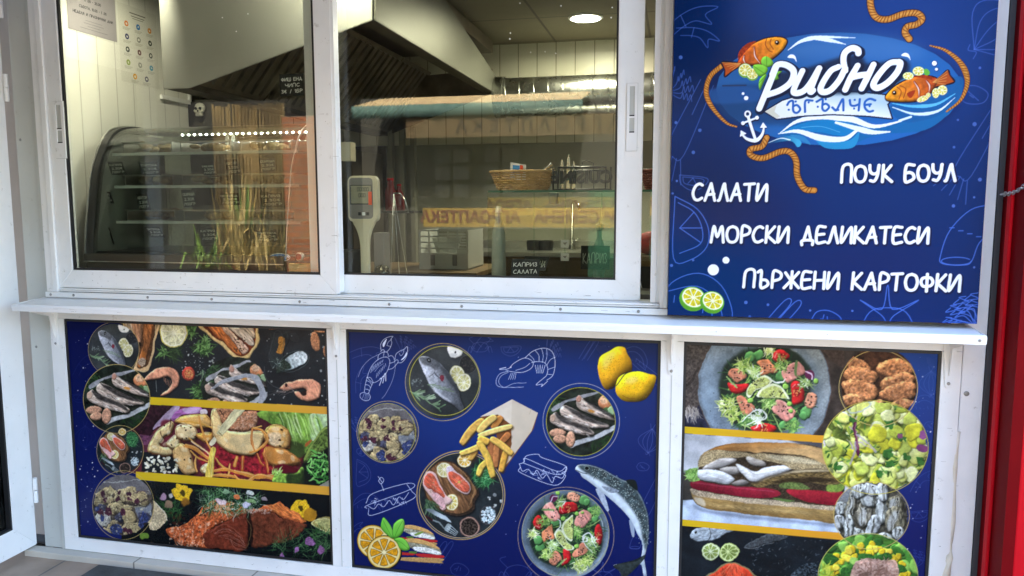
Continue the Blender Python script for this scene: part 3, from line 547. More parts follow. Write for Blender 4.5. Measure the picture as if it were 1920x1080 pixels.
    for p, v in (([(930, 0), (960, -60), (1040, 40), (1070, 130), (1060, 180), (990, 130), (930, 60)], [(950, -30), (1000, 70), (1060, 175)]), ([(1060, 130), (1070, 20), (1140, -40), (1185, -30), (1190, 60), (1150, 140), (1080, 180)], [(1170, -20), (1120, 70), (1075, 175)]), ([(1070, 185), (1140, 165), (1210, 200), (1252, 290), (1200, 315), (1140, 290), (1110, 230)], [(1080, 190), (1160, 225), (1240, 295)])):
        c.fill(p, '55a02e', relief=.35, rad=24, grad=('7cc44a', (p[0][0], p[0][1] + 80), (p[2][0], p[2][1]))); c.line(p + p[:1], 4, '1c4a14'); c.line(v, 4, '2a6a1c')
    c.frame()

def art_left(c):
    c.fill([(100, 560), (660, 560), (660, 1080), (100, 1080)], '0a1249', smooth=False, grad=('0c1a5c', (180, 620), (180, 1000)))
    c.disc(190, 960, 90, 90, '1a1f58', a=.5, soft=40)
    for k, x, y, r in (('claw', 160, 680, 24), ('onion', 160, 820, 20), ('herb', 168, 900, 22), ('crab', 165, 960, 20), ('half', 150, 740, 16)): doodle(c, k, x, y, r, '2a3878', .5, .8)
    starry(c, 46, (140, 610, 185, 1000)); starry(c, 12, (150, 870, 180, 1000))
    pA = [(228, 598), (640, 598), (640, 765), (282, 747), (222, 700)]
    # top photograph: shellfish on slate
    c.setclip(pA); c.fill(pA, '1e2225', smooth=False, noise=(.12, 60)); c.disc(560, 640, 70, 50, '2c3033', a=.6, soft=30)
    c.frame(140, 600, 5.4); c.dots(60, (1080, 180, 1340, 620), 6, 'd9dcd8', .8)
    for x, y, n, s_ in ((1000, 330, 60, 90), (1170, 110, 40, 60), (1310, 270, 110, 95), (1270, 730, 90, 80), (900, 330, 30, 50)): c.sprigs(n, x, y, s_*.8, s_*.8, 60, 18, ['3a5c2c', '5a8440', '2a4422', '7aa05a'] if x != 1000 else ['26361f', '1c2c18', '34482a'], .8)
    c.citrus(1002, 130, 142, 148, 0, 'd8c860', 'efeacb', 'd9d3a4', 10, .06)
    c.fill([(505, 20), (850, 20), (820, 200), (780, 440), (730, 520), (640, 520), (600, 490), (640, 330), (560, 200)], 'cda878', noise=(.1, 20), relief=.3)
    c.fill([(520, 20), (825, 20), (800, 190), (762, 420), (700, 480), (635, 480), (640, 330), (570, 200)], '5a3a24', noise=(.3, 20))
    for p, col in (([(515, 20), (575, 20), (620, 180), (640, 290), (590, 220), (530, 120)], 'b49a80'), ([(585, 20), (680, 20), (690, 140), (650, 250), (615, 200), (590, 110)], 'a87858'), ([(700, 20), (800, 20), (790, 110), (760, 260), (730, 400), (680, 480), (640, 460), (650, 380), (690, 280), (700, 140)], '9a5c30')):
        c.fill(p, col, noise=(.35, 14, 80, 4), relief=.5, rad=14)
    c.blob(690, 420, 44, 'a89078', .2, noise=(.3, 8), relief=.4); c.blob(655, 250, 26, '2a2018', .3); c.blob(700, 350, 30, 'b86a2c', .3, soft=6); c.line([(620, 500), (690, 520), (745, 480), (790, 330), (830, 40)], 16, 'd0b080', .9)
    def prawn(p, legs=None):
        c.fill([(x + 8, y + 12) for x, y in p], '0a0c0e', .7, soft=8); c.fill(p, 'cf8a6a', noise=(.16, 16, 60, 3), relief=.6, rad=18)
        for k in range(0, len(p)//2): c.line([p[k], ((p[k][0] + p[-k-1][0])/2, (p[k][1] + p[-k-1][1])/2)], 4, 'a65a40', .6)
    prawn([(700, 605), (760, 530), (850, 485), (950, 472), (1030, 510), (1058, 590), (1040, 670), (990, 725), (920, 760), (870, 770), (900, 735), (960, 690), (985, 640), (970, 590), (920, 575), (850, 600), (780, 610), (720, 618)])
    for k in range(5): c.line([(905 + k*16, 580 + k*10), (915 + k*12, 620 + k*16)], 6, 'b87a5c')
    c.line([(825, 620), (835, 730)], 5, '9aa09a'); c.disc(1150, 545, 62, 74, 'b03a2c', -15, relief=.5, rad=18); c.disc(1152, 545, 44, 54, 'c86a44', -15, noise=(.4, 12), soft=4); c.dots(18, (1120, 510, 1185, 590), 8, 'e0b060')
    c.sprigs(8, 1310, 520, 30, 40, 90, 10, ['9ab08a', '6a8460'], ang=110, spread=20)
    c.frame(370, 600, 5.4); c.dots(60, (560, 60, 1310, 860), 8, 'dfe2dc', .8); c.dots(22, (80, 380, 280, 620), 10, 'd4d8d0', .7)
    c.fill([(35, 40), (560, 50), (620, 130), (630, 210), (580, 300), (520, 390), (460, 412), (380, 395), (250, 270), (100, 150)], 'cfae70', relief=.4, rad=14, noise=(.1, 20))
    c.fill([(85, 40), (545, 60), (590, 140), (575, 250), (500, 350), (400, 360), (270, 240), (130, 140)], '6a2a14', noise=(.35, 18, 45, 3))
    for p, col in (([(100, 50), (230, 50), (330, 170), (450, 350), (380, 330), (260, 220), (150, 120)], 'b2602c'), ([(215, 50), (300, 60), (380, 150), (500, 260), (520, 300), (480, 345), (440, 320), (370, 230), (300, 150)], 'c8a084'), ([(290, 55), (420, 60), (510, 130), (575, 220), (550, 262), (480, 220), (390, 140)], 'b8a48e'), ([(430, 60), (540, 62), (585, 130), (575, 190), (510, 140)], 'b09a80')):
        c.fill(p, col, noise=(.35, 14, 45, 4), relief=.5, rad=14)
    c.dots(50, (370, 170, 500, 320), 8, '3a2418', .8)
    c.fill([(740, 130), (790, 180), (900, 120), (930, 190), (880, 330), (860, 400), (770, 510), (745, 420)], '23292a', relief=.5, rad=12); c.fill([(815, 190), (850, 178), (885, 210), (875, 310), (840, 345), (800, 330), (820, 270)], 'a06a2a', noise=(.3, 10), relief=.4); c.ring(800, 300, 64, 190, 4, '4a5254', 8)
    c.fill([(795, 540), (850, 400), (960, 320), (1070, 305), (1130, 350), (1120, 430), (1050, 480), (930, 520)], '1a2222', relief=.3); c.fill([(850, 500), (870, 420), (960, 345), (1060, 320), (1112, 360), (1100, 420), (1040, 462), (920, 505)], '8a9c9e', noise=(.3, 22), grad=('cfdadb', (880, 480), (1010, 400)))
    c.fill([(800, 530), (850, 400), (930, 440), (940, 490), (860, 510)], '2c3a30', noise=(.6, 8)); c.ring(975, 420, 165, 92, 6, '4f5a5a', -22); c.sprigs(26, 790, 450, 50, 60, 40, 6, ['6a7a70', '3a4a40', '9aa8a0'])
    for cx, cy, rx, ry, an in ((1196, 222, 46, 102, -12), (1310, 320, 34, 66, 0), (1240, 110, 60, 24, 0), (765, 86, 50, 22, 0)): c.disc(cx, cy, rx, ry, 'ad7450', an, noise=(.3, 8), relief=.5, rad=14)
    c.line([(680, 480), (700, 590), (760, 660), (830, 695)], 6, '4c4e50'); c.line([(890, 110), (920, 205)], 6, '3c4040')
    prawn([(830, 690), (870, 650), (950, 620), (1080, 600), (1180, 602), (1245, 660), (1255, 740), (1210, 810), (1120, 828), (1040, 800), (980, 740), (1030, 725), (1080, 760), (1110, 720), (1060, 690), (980, 705), (900, 718)])
    c.sprigs(14, 930, 715, 90, 20, 120, 5, ['b8a8a0', '8a7a74'], ang=185, spread=20); c.disc(900, 660, 16, 18, '3a1c18'); c.fill([(1050, 740), (1100, 715), (1110, 760), (1075, 770)], '2a1c1a')
    c.sprigs(60, 60, 700, 70, 60, 60, 18, ['3a5c2c', '56803c', '22381c'], .8)
    c.place(1560, 540, 370 + 640/5.4, 600 + 640/5.4, .32, -3); m_sardine(c); c.frame(); c.setclip(pA)
    c.frame(370, 600, 5.4); c.line([(140, 680), (280, 600), (420, 560), (560, 560), (640, 620), (690, 740), (660, 830)], 42, '9a9ca0', noise=None) if 0 else c.fill([(140, 690), (270, 605), (420, 556), (560, 552), (630, 590), (700, 740), (690, 800), (650, 850), (620, 850), (630, 740), (580, 630), (520, 590), (420, 595), (290, 640), (160, 700)], '9b9da2', noise=(.1, 20), relief=.25)
    c.frame(); c.organic(pA, 2.2, 10, .18)
    # middle photograph: fried prawns on a salad
    pB = [(228, 750), (640, 772), (640, 918), (228, 886)]
    c.setclip(pB); c.fill(pB, '4a1c22', smooth=False, noise=(.5, 20))
    c.frame(260, 750, 7.2)
    c.fill([(0, 60), (480, 80), (330, 260), (150, 480), (0, 640)], '2c141c', noise=(.4, 40)); c.fill([(200, 360), (460, 90), (560, 90), (440, 260), (230, 380)], 'b49ab4', noise=(.15, 30, -40, 4)); c.fill([(440, 240), (560, 120), (830, 100), (820, 180), (600, 200), (480, 290)], '9a5a96', noise=(.35, 40, -20, 3)); c.fill([(600, 110), (820, 110), (780, 180), (640, 180)], 'cbb4cc', .7, soft=12)
    c.fill([(830, 130), (900, 130), (930, 190), (850, 200)], 'd6c2c4'); c.fill([(0, 480), (160, 480), (260, 400), (140, 620), (0, 640)], '6a3a54', noise=(.3, 30)); c.fill([(0, 620), (150, 620), (120, 700), (0, 720)], '5a2838')
    c.fill([(60, 700), (480, 740), (640, 1010), (40, 960)], '15191c', smooth=False)
    c.fill([(300, 300), (480, 300), (480, 520), (350, 560)], '6a2030', soft=20); c.disc(1500, 800, 700, 240, '8c1c26', noise=(.4, 40), soft=30)
    def pr(p, col='c9a468', **k):
        p = [(x + (c.rs.rand()-.5)*14, y + (c.rs.rand()-.5)*14) for x, y in p]
        c.fill([(x + 10, y + 16) for x, y in p], '2a1008', .7, soft=14); c.fill(p, col, noise=(.10, 9), relief=.8, rad=44, **k); n = len(p); cx = sum(q[0] for q in p)/n; cy = sum(q[1] for q in p)/n
        for i in range(n):
            x, y = p[i]; x2, y2 = p[(i+1) % n]; mx, my = (x+x2)/2, (y+y2)/2
            c.line([(x, y), (mx*.96 + cx*.04, my*.96 + cy*.04), (x2, y2)], 15, '8a4c20', .6, soft=4)
            c.line([(mx, my), (mx*.55 + cx*.45 + 8, my*.55 + cy*.45)], 9, '7a4a20', .65, taper=(1, .3), soft=2)
            if i % 2: c.blob(mx*.62 + cx*.38 - 8, my*.62 + cy*.38 - 12, 22, 'f2e2b8', .4, 6, 1.7, math.degrees(math.atan2(y2-y, x2-x)), a=.5, soft=7)
    pr([(120, 690), (150, 580), (220, 440), (330, 340), (430, 280), (480, 330), (440, 440), (350, 510), (290, 600), (330, 640), (450, 640), (470, 740), (330, 760), (200, 730)], 'c8ac74')
    pr([(370, 610), (420, 520), (500, 470), (560, 560), (520, 640), (440, 660)], 'd6bc84')
    pr([(480, 290), (560, 230), (720, 200), (900, 200), (980, 280), (990, 360), (780, 380), (560, 330)], 'c99a54'); pr([(500, 380), (600, 320), (760, 360), (800, 470), (760, 540), (620, 560), (520, 500)], 'c8b080')
    pr([(480, 640), (560, 590), (660, 640), (720, 760), (760, 900), (790, 990), (640, 1010), (540, 900), (480, 760)], 'c39c62')
    pr([(830, 920), (900, 860), (980, 900), (960, 1000), (860, 1000)], 'd2bc84'); pr([(780, 470), (860, 440), (1000, 440), (1000, 560), (880, 560)], 'cc8c3a')
    c.line([(290, 440), (320, 500)], 14, '3a1c10'); c.line([(430, 250), (420, 380)], 12, '3a1810')
    for k in range(16): c.blob(330 + c.rs.rand()*500, 330 + c.rs.rand()*500, 12, '3a2010', .4, 6)
    pr([(970, 240), (1010, 110), (1080, 110), (1110, 260), (1180, 400), (1340, 430), (1560, 420), (1700, 450), (1680, 600), (1580, 740), (1420, 740), (1220, 690), (1060, 580), (990, 420)], 'cfae74')
    c.fill([(1240, 520), (1400, 470), (1620, 480), (1600, 640), (1450, 700), (1300, 650)], 'd9be88', .6, soft=26); c.fill([(1060, 110), (1290, 130), (1400, 150), (1580, 150), (1620, 260), (1560, 390), (1400, 430), (1220, 390), (1120, 260)], '9c6848', noise=(.4, 16), relief=.5, rad=40)
    c.dots(120, (1280, 160, 1600, 400), 12, 'd9ae90', .6); c.line([(1100, 140), (1150, 200)], 18, '3a2014')
    stick(c, (1420, 60), (1100, 450), 110, 'c9bf90', noise=(.15, 20, -50, 6), relief=.3); stick(c, (1040, 520), (970, 600), 60, 'ddd4b0'); c.line([(1085, 435), (1130, 490)], 14, '7a6a3a')
    cg = ['d98a34', 'c46a24', 'e0a44a', 'd89c3c', 'b8541c']
    for p, w_ in (([(540, 290), (700, 290), (860, 320), (990, 370)], 44), ([(820, 220), (850, 380), (920, 560), (980, 680)], 40), ([(640, 620), (760, 660), (930, 780)], 80), ([(690, 520), (800, 610), (960, 720)], 34), ([(700, 690), (800, 780), (920, 830)], 34), ([(770, 780), (760, 860), (790, 960)], 36), ([(1040, 780), (1120, 880), (1260, 960)], 34), ([(1240, 870), (1220, 960), (1200, 1040)], 36), ([(1000, 960), (1150, 930), (1300, 960)], 60), ([(1000, 1020), (1150, 1010), (1300, 1040)], 60)): c.line(p, w_, cg[int(w_*7) % 5], taper=(.6, 1, .6)); c.line([(x, y - w_*.2) for x, y in p], w_*.25, 'f0c080', .5)
    c.fill([(980, 640), (1040, 660), (1020, 800), (1000, 1040), (900, 1040), (930, 850)], 'd9b84c', noise=(.2, 16, 85, 6), relief=.4); c.line([(1010, 700), (980, 1030)], 10, 'f0dc90', .8); c.line([(720, 560), (800, 620), (900, 680), (950, 730)], 26, 'e6c8a0', taper=(1, .6))
    for k in range(50): c.blob(90 + c.rs.rand()*430, 770 + c.rs.rand()*210, 15, ['e0dcc4', 'f0ecd8', 'c4bc9c'][k % 3], .2, 7, 1.7, c.rs.rand()*180)
    c.frame(440, 750, 6.356)
    c.fill([(300, 130), (1130, 150), (1130, 560), (900, 620), (640, 640), (560, 320), (420, 280)], '6f9638', noise=(.3, 50)); c.fill([(900, 170), (1130, 180), (1130, 400), (1000, 480), (900, 460)], 'b4cf9a', noise=(.2, 40)); c.fill([(640, 500), (800, 520), (830, 640), (760, 700), (660, 660)], '3a4a20', soft=14)
    for k in range(46):
        x = 380 + c.rs.rand()*620; c.line([(x, 150 + c.rs.rand()*60), (x + 40, 260 + c.rs.rand()*80), (x + 70 + c.rs.rand()*40, 420 + c.rs.rand()*120)], (30, 22, 14)[k % 3], ['9fc858', 'b8dc74', '6d9a34', '3f6420', 'd8eca8'][k % 5], .8, taper=(.5, 1, .2), soft=3)
    pr([(350, 380), (430, 300), (540, 300), (630, 360), (670, 450), (640, 560), (560, 600), (430, 540), (360, 470)], 'c4924e'); c.fill([(400, 400), (500, 380), (560, 420), (520, 540), (440, 530), (400, 470)], 'dcc09a', .8, soft=14, noise=(.2, 20))
    for x, y in ((560, 352), (395, 450), (365, 390), (540, 480), (545, 550)): c.disc(x, y, 18, 12, '4a2a14', 20)
    pr([(360, 560), (480, 570), (620, 600), (760, 700), (790, 760), (660, 790), (480, 800), (360, 700)], 'b07438'); c.fill([(380, 560), (480, 580), (500, 760), (390, 700)], 'c07c34', .8, soft=8)
    c.fill([(480, 800), (560, 760), (640, 780), (760, 850), (480, 880)], '5c0f1c', soft=12)
    for p, w_ in (([(180, 620), (300, 580), (390, 480), (330, 370), (220, 340)], 40), ([(210, 350), (200, 480), (230, 590)], 36), ([(230, 340), (320, 310)], 22), ([(270, 640), (310, 740), (350, 780)], 34), ([(340, 640), (380, 740), (400, 860)], 44), ([(100, 680), (90, 830)], 44), ([(30, 680), (0, 780)], 40), ([(0, 850), (150, 880), (260, 920), (450, 900)], 70), ([(160, 960), (300, 900), (460, 930)], 60), ([(0, 900), (60, 950), (200, 960)], 50)): c.line(p, w_, cg[int(w_ + p[0][0]) % 5], taper=(.7, 1, .7)); c.line([(x, y - w_*.2) for x, y in p], w_*.25, 'f4c888', .6)
    c.fill([(830, 540), (880, 490), (920, 480), (860, 550)], 'b8622c'); c.fill([(820, 740), (850, 600), (950, 470), (1060, 340), (1130, 330), (1130, 560), (1000, 640), (860, 740)], '54682c', noise=(.5, 24)); c.line([(830, 700), (900, 560), (1040, 370), (1120, 330)], 26, '9ab04c', .8)
    c.fill([(800, 760), (1130, 560), (1130, 1030), (800, 1030)], '101612', smooth=False, soft=12)
    c.sprigs(80, 1010, 800, 120, 190, 70, 24, ['3f8a34', '62b04c', '2c6a28', '8acc6a'], 1.3); c.fill([(450, 980), (500, 850), (570, 880), (720, 870), (800, 800), (830, 850), (760, 990), (600, 1000)], '7ca83e', noise=(.35, 30), relief=.4, rad=24); c.fill([(620, 880), (760, 870), (820, 810), (820, 1000), (640, 1000)], '1c2a14', .85, soft=20); c.sprigs(26, 500, 870, 60, 30, 50, 16, ['9ccc58', 'c4e488'], ang=-70, spread=40)
    c.fill([(980, 1040), (1140, 940), (1140, 1060)], '8a8678', smooth=False); c.frame(); c.organic(pB, 1.8, 11, .16)
    # bottom photograph: baked salmon
    pC = [(228, 896), (640, 929), (640, 1070), (228, 1020)]
    c.setclip(pC); c.fill(pC, '0c1012', smooth=False)
    c.frame(150, 880, 6.752)
    c.sprigs(120, 1120, 520, 180, 110, 120, 12, ['1f3f20', '2c5428', '16301a', '3a6a34'], .6)
    c.fill([(900, 420), (1000, 470), (1110, 640), (900, 760)], 'cdb890', noise=(.3, 14)); c.line([(950, 430), (1040, 520), (1110, 650)], 12, 'efe6cc')
    def flower(x, y, k): 
        for q in range(6): c.blob(x + 70*k*math.cos(q*1.05), y + 60*k*math.sin(q*1.05), 62*k, 'd9aa1c', .2, noise=(.2, 14), relief=.4)
        c.blob(x, y, 36*k, '4a3a10', .3, soft=8)
    flower(1300, 290, 1.); c.blob(1330, 390, 60, '8a5a1c', soft=16); c.blob(1050, 350, 50, 'b08aa0', soft=6); c.blob(1130, 450, 56, '8a7058', soft=6); c.blob(1150, 330, 30, 'c0b8b0', soft=5)
    c.disc(820, 850, 60, 44, '6a8a30')
    c.frame(380, 900, 6.752); flower(1240, 360, .9); c.blob(1360, 440, 80, 'b8801c', .2, soft=8); c.fill([(1390, 520), (1500, 475), (1640, 480), (1640, 680), (1480, 620), (1400, 580)], '9a8a4c'); c.fill([(1430, 530), (1500, 500), (1640, 510), (1640, 640), (1500, 590)], 'b4b06c', noise=(.3, 10)); c.ring(1540, 570, 150, 72, 14, 'd9d090', 14)
    sk = [(-460, 640), (-330, 590), (-200, 540), (-60, 420), (60, 300), (220, 250), (420, 300), (600, 380), (800, 330), (960, 280), (1100, 360), (1240, 450), (1310, 520), (1260, 560), (1100, 520), (900, 430), (700, 420), (570, 430), (330, 500), (200, 560), (60, 660), (20, 720), (100, 860), (0, 880), (-200, 850), (-350, 760)]
    c.fill(sk, 'b4562c', noise=(.4, 22), relief=.5, rad=30)
    c.fill([(820, 340), (960, 290), (1100, 360), (1300, 500), (1310, 530), (1160, 500), (940, 430)], 'cc6c34', noise=(.35, 14, 30, 4), relief=.4)
    for k in range(9): c.line([(-330 + k*55, 620 - k*12), (-350 + k*52, 730 - k*4), (-320 + k*46, 840)], 20, ['d9784a', 'e0a07c', 'a03c1c'][k % 3], .7, soft=3)
    c.dots(150, (-420, 520, 420, 860), 12, 'f0c4a4', .7); c.dots(110, (-420, 420, 500, 800), 16, '4a1c10', .7)
    c.fill([(0, 700), (130, 610), (330, 500), (520, 440), (570, 430), (600, 560), (580, 720), (560, 850), (500, 910), (300, 890), (60, 850), (20, 760)], '6a2c1c', noise=(.2, 40), relief=.3, rad=30)
    c.fill([(580, 430), (830, 410), (1000, 480), (1200, 540), (1330, 560), (1300, 620), (1130, 760), (900, 810), (640, 850), (600, 640)], '64301e', noise=(.25, 30), relief=.35, rad=30)
    for k in range(12): c.line([(90 + k*24, 610 + k*8 - (k % 2)*10 + 60), (260 + k*12, 560 + k*26), (430 + k*6, 640 + k*22), (520 + k*4, 760 + k*12)], 6, ['b87a60', '3f140c', 'cfa08a'][k % 3], .6)
    for k in range(10): c.line([(640 + k*50, 450 + k*10), (660 + k*44, 600), (640 + k*50, 760 - k*6)], 8, ['8a5034', '3a180e'][k % 2], .5, soft=2)
    c.fill([(560, 430), (610, 430), (640, 700), (600, 860), (570, 760)], '120c0a', .8, soft=8); c.line([(560, 470), (610, 640), (560, 860)], 14, '7a5a34', .7)
    c.sprigs(420, 350, 290, 400, 130, 110, 9, ['24482a', '1a3a20', '3f6a3a', '5c8a52', '8aa884', 'b8c8b4', '16281a'], 1.)
    c.sprigs(70, 150, 160, 160, 60, 130, 9, ['24482a', '3f6a3a', '6a9a62'], .8)
    for x, y, rx, ry, col in ((215, 268, 70, 34, 'd0b4b4'), (560, 325, 66, 36, 'b8b4c4'), (600, 150, 50, 26, 'b4b8b0'), (430, 210, 46, 34, 'c06a3c'), (620, 265, 60, 24, '7a9a64'), (290, 150, 46, 22, '7a9a74'), (780, 240, 40, 22, '9a8a90')): c.blob(x, y, ry*1.2, col, .25, 7, rx/ry*.8, 15, noise=(.2, 10), relief=.4)
    c.dots(70, (180, 300, 350, 400), 10, 'd8a070', .8); c.dots(80, (560, 370, 860, 430), 9, 'c8a898', .8)
    c.sprigs(160, 1250, 840, 380, 110, 150, 9, ['24482a', '3f6a3a', '16301c', '5c8450'], .5); c.sprigs(40, 1500, 700, 120, 60, 150, 12, ['2c5028', '4a7040'], .4)
    for x, y, r in ((1350, 780, 46), (1370, 810, 36), (1190, 880, 42), (1000, 940, 40), (1480, 880, 50)): c.blob(x, y, r, ['8a5a88', 'a87aa0', '9a7884', '8a6a78', '4a2c34'][x % 5], .35, 7, noise=(.3, 12))
    c.frame(); c.organic(pC, 4., 9, .22); c.setclip()
    # yellow bands
    for a, b, d, e in (((262, 743.5), (640, 764.5), (640, 778.5), (262, 757.5)), ((255, 884), (640, 914), (640, 930), (255, 899))): c.fill([a, b, d, e], 'd9b81c', smooth=False, grad=('dc9f38', (300, 760), (610, 780)))
    # photographs in rings
    k = 46.5/205; c.place(632, 350, 213.5, 655, k*1.02, 4); m_fish(c); c.ring(632, 350, 206, 218, 4, GOLD)
    c.place(1405, 572, 219, 748, 62.5/192); m_sardine(c); c.ring(1405, 572, 192, 198, 3.4, GOLD)
    c.ring(1405 - 14, 572 - 286, 142, 150, 3, GOLD) if 0 else None
    c.place(505, 530, 225.5, 845, 43.5/480); m_salmon(c); c.ring(505, 530, 484, 520, 12, GOLD)
    c.place(323, 634, 231.5, 947, 57.5/166); m_skewer(c); c.ring(323, 634, 166, 186, 3, GOLD); c.frame()
    c.ring(219, 748, 62.5, 64.5, 1, GOLD)

def art_right(c):
    c.fill([(1260, 600), (1800, 600), (1800, 1100), (1260, 1100)], '1a3f8a', smooth=False, grad=('10195c', (1740, 720), (1700, 1000)))
    for k, x, y, r in (('onion', 1745, 720, 22), ('bun', 1735, 760, 26), ('claw', 1728, 900, 22), ('half', 1722, 960, 20), ('herb', 1715, 1040, 24), ('sticks', 1722, 850, 20), ('nut', 1745, 800, 14)): doodle(c, k, x, y, r, '4f68b4', .5, .8)
    starry(c, 56, (1690, 670, 1762, 1078))
    pA = [(1260, 600), (1640, 600), (1640, 830), (1260, 800)]; c.setclip(pA); c.fill(pA, '3c332e', smooth=False, noise=(.25, 14)); c.fill([(1260, 700), (1330, 720), (1350, 810), (1260, 810)], '1f2233', noise=(.3, 10))
    c.frame(1300, 640, 6); c.fill([(-140, 20), (150, 60), (100, 300), (70, 700), (-140, 780)], '4a423e', noise=(.35, 16)); c.sprigs(60, -30, 780, 90, 60, 90, 9, ['b0a8a0', '8a827c'], ang=80, spread=30); c.line([(-120, 520), (0, 420), (60, 300)], 30, '2a2422', .7)
    c.fill([(1420, 60), (1700, 60), (1700, 300), (1560, 240)], '43352e', smooth=False, noise=(.2, 20))
    c.disc(800, 520, 750, 790, '6a7884', noise=(.12, 24)); c.disc(810, 515, 725, 765, '76889a', grad=('8b9496', (100, 800), (1300, 100)), noise=(.1, 14)); c.disc(820, 520, 610, 620, '64737f', a=.7, soft=40, noise=(.1, 18)); c.disc(830, 540, 545, 520, '4c5a5e', a=.9, soft=30); c.ring(800, 520, 748, 790, 10, '4f3f38')
    c.disc(180, 560, 70, 330, '8fa6b8', a=.5, soft=40); c.dots(40, (80, 60, 1500, 1000), 6, '2c3438', .8); c.line([(1050, 70), (1160, 115)], 18, 'c8ccd0', .8, soft=4); m_salad(c); c.frame(); c.organic(pA, 2., 9, .14); c.setclip()
    pB = [(1260, 812), (1620, 834), (1620, 1003), (1260, 975)]; c.setclip(pB); c.fill(pB, 'b9bcc2', smooth=False, grad=('e2e9f2', (1400, 860), (1400, 950)))
    c.fill([(1260, 880), (1300, 890), (1320, 960), (1260, 940)], '3c3834', smooth=False, soft=4); c.fill([(1260, 936), (1300, 940), (1600, 990), (1600, 1005), (1260, 978)], 'c3d2e6', smooth=False)
    c.frame(1275, 790, 3.723); c.fill([(760, 130), (1000, 140), (1000, 230), (900, 180), (840, 160)], '4a4a50', soft=6)
    c.fill([(25, 552), (110, 545), (1100, 700), (1200, 780), (25, 690)], 'c3d2e8', smooth=False, soft=4); c.fill([(90, 580), (180, 612), (430, 648), (930, 700), (1080, 722), (1080, 740), (600, 690), (250, 650), (120, 615)], '6a7488', .7, soft=12)
    c.fill([(135, 315), (150, 240), (230, 190), (330, 160), (600, 150), (800, 155), (1000, 195), (1040, 300), (1150, 440), (1110, 590), (1080, 710), (930, 690), (430, 640), (180, 605), (100, 560), (75, 460), (110, 400)], '3a2e20', noise=(.4, 8))
    c.fill([(75, 472), (110, 505), (200, 525), (400, 555), (620, 565), (850, 590), (1085, 605), (1080, 712), (930, 692), (700, 672), (430, 641), (300, 626), (180, 606), (105, 562)], 'a5844c', noise=(.16, 4, 8, 6), grad=('7a5c30', (500, 560), (490, 660)), soft=1)
    c.fill([(140, 545), (300, 580), (640, 600), (900, 630), (880, 650), (560, 625), (260, 600)], 'c4a468', .5, noise=(.3, 5, 8, 4), soft=10); c.fill([(100, 530), (160, 540), (180, 590), (120, 575)], 'd9cbb0', .8, soft=6)
    c.fill([(78, 468), (200, 495), (420, 530), (650, 548), (840, 570), (1085, 598), (1085, 622), (850, 600), (600, 582), (400, 562), (200, 532), (100, 512)], 'b7a284', noise=(.35, 4), soft=1.5)
    c.fill([(70, 440), (110, 410), (250, 433), (450, 455), (620, 470), (695, 490), (690, 522), (580, 537), (400, 522), (200, 492), (100, 470)], '8e1a2c', noise=(.12, 8), grad=('6c0f20', (420, 470), (410, 530)), soft=1); c.line([(90, 425), (250, 446), (450, 468), (660, 492)], 7, 'c0526a', .5, soft=3)
    c.fill([(740, 482), (860, 474), (1000, 488), (1135, 490), (1092, 580), (950, 572), (820, 540)], 'a41e2c', noise=(.12, 8), grad=('74101e', (930, 500), (930, 580)), soft=1); c.fill([(650, 535), (760, 545), (800, 560), (690, 552)], '5a7a3a', soft=3)
    c.fill([(700, 432), (800, 418), (880, 445), (892, 474), (720, 468)], '5f7038', noise=(.3, 8), soft=3); c.fill([(1030, 440), (1110, 430), (1150, 450), (1125, 488), (1030, 488)], '7c9a3c', noise=(.2, 8), soft=2)
    c.fill([(500, 432), (640, 385), (800, 350), (950, 340), (1040, 345), (1112, 432), (1000, 442), (880, 420), (760, 425), (640, 442), (560, 462)], '65522f', noise=(.5, 5, 0, 3), soft=2); c.line([(560, 412), (680, 376), (820, 350), (1040, 346)], 15, 'c2b08c', .8, soft=3); c.fill([(640, 430), (760, 400), (960, 390), (1080, 420), (900, 425), (760, 428)], '241a10', .75, soft=8)
    for p, col in (([(160, 332), (220, 282), (300, 255), (392, 265), (352, 302), (260, 332)], 'b0aaa4'), ([(460, 255), (520, 243), (582, 280), (592, 312), (500, 302)], 'b9b0a4'), ([(278, 332), (400, 318), (422, 352), (350, 372)], 'a8a29a'), ([(110, 342), (200, 335), (290, 350), (372, 390), (376, 412), (330, 437), (240, 422), (150, 407), (115, 372)], 'd3d5d5'), ([(360, 432), (430, 405), (482, 430), (420, 447)], '857f78'), ([(390, 303), (432, 310), (520, 350), (600, 320), (760, 310), (782, 332), (700, 366), (600, 392), (540, 417), (490, 417), (442, 372)], 'dcdbd8')):
        c.fill([(x + 4, y + 12) for x, y in p], '2a2420', .6, soft=8); c.fill(p, col, noise=(.12, 6, -15, 4), relief=.35, rad=22, soft=2)
    c.line([(180, 392), (260, 400), (340, 428)], 9, '9a9aa0', .6, soft=4); c.line([(470, 330), (530, 372), (660, 352)], 8, 'a8a6a4', .6, soft=4)
    c.fill([(132, 318), (140, 258), (180, 213), (250, 198), (330, 203), (420, 213), (500, 230), (560, 222), (640, 232), (780, 243), (900, 258), (1000, 288), (1036, 338), (930, 332), (800, 338), (700, 300), (560, 268), (480, 250), (400, 254), (280, 260), (200, 302)], 'a08c66', noise=(.42, 4), soft=1.5); c.fill([(600, 240), (780, 250), (930, 275), (980, 300), (800, 290), (660, 268)], 'd2c4a0', .6, noise=(.3, 4), soft=8)
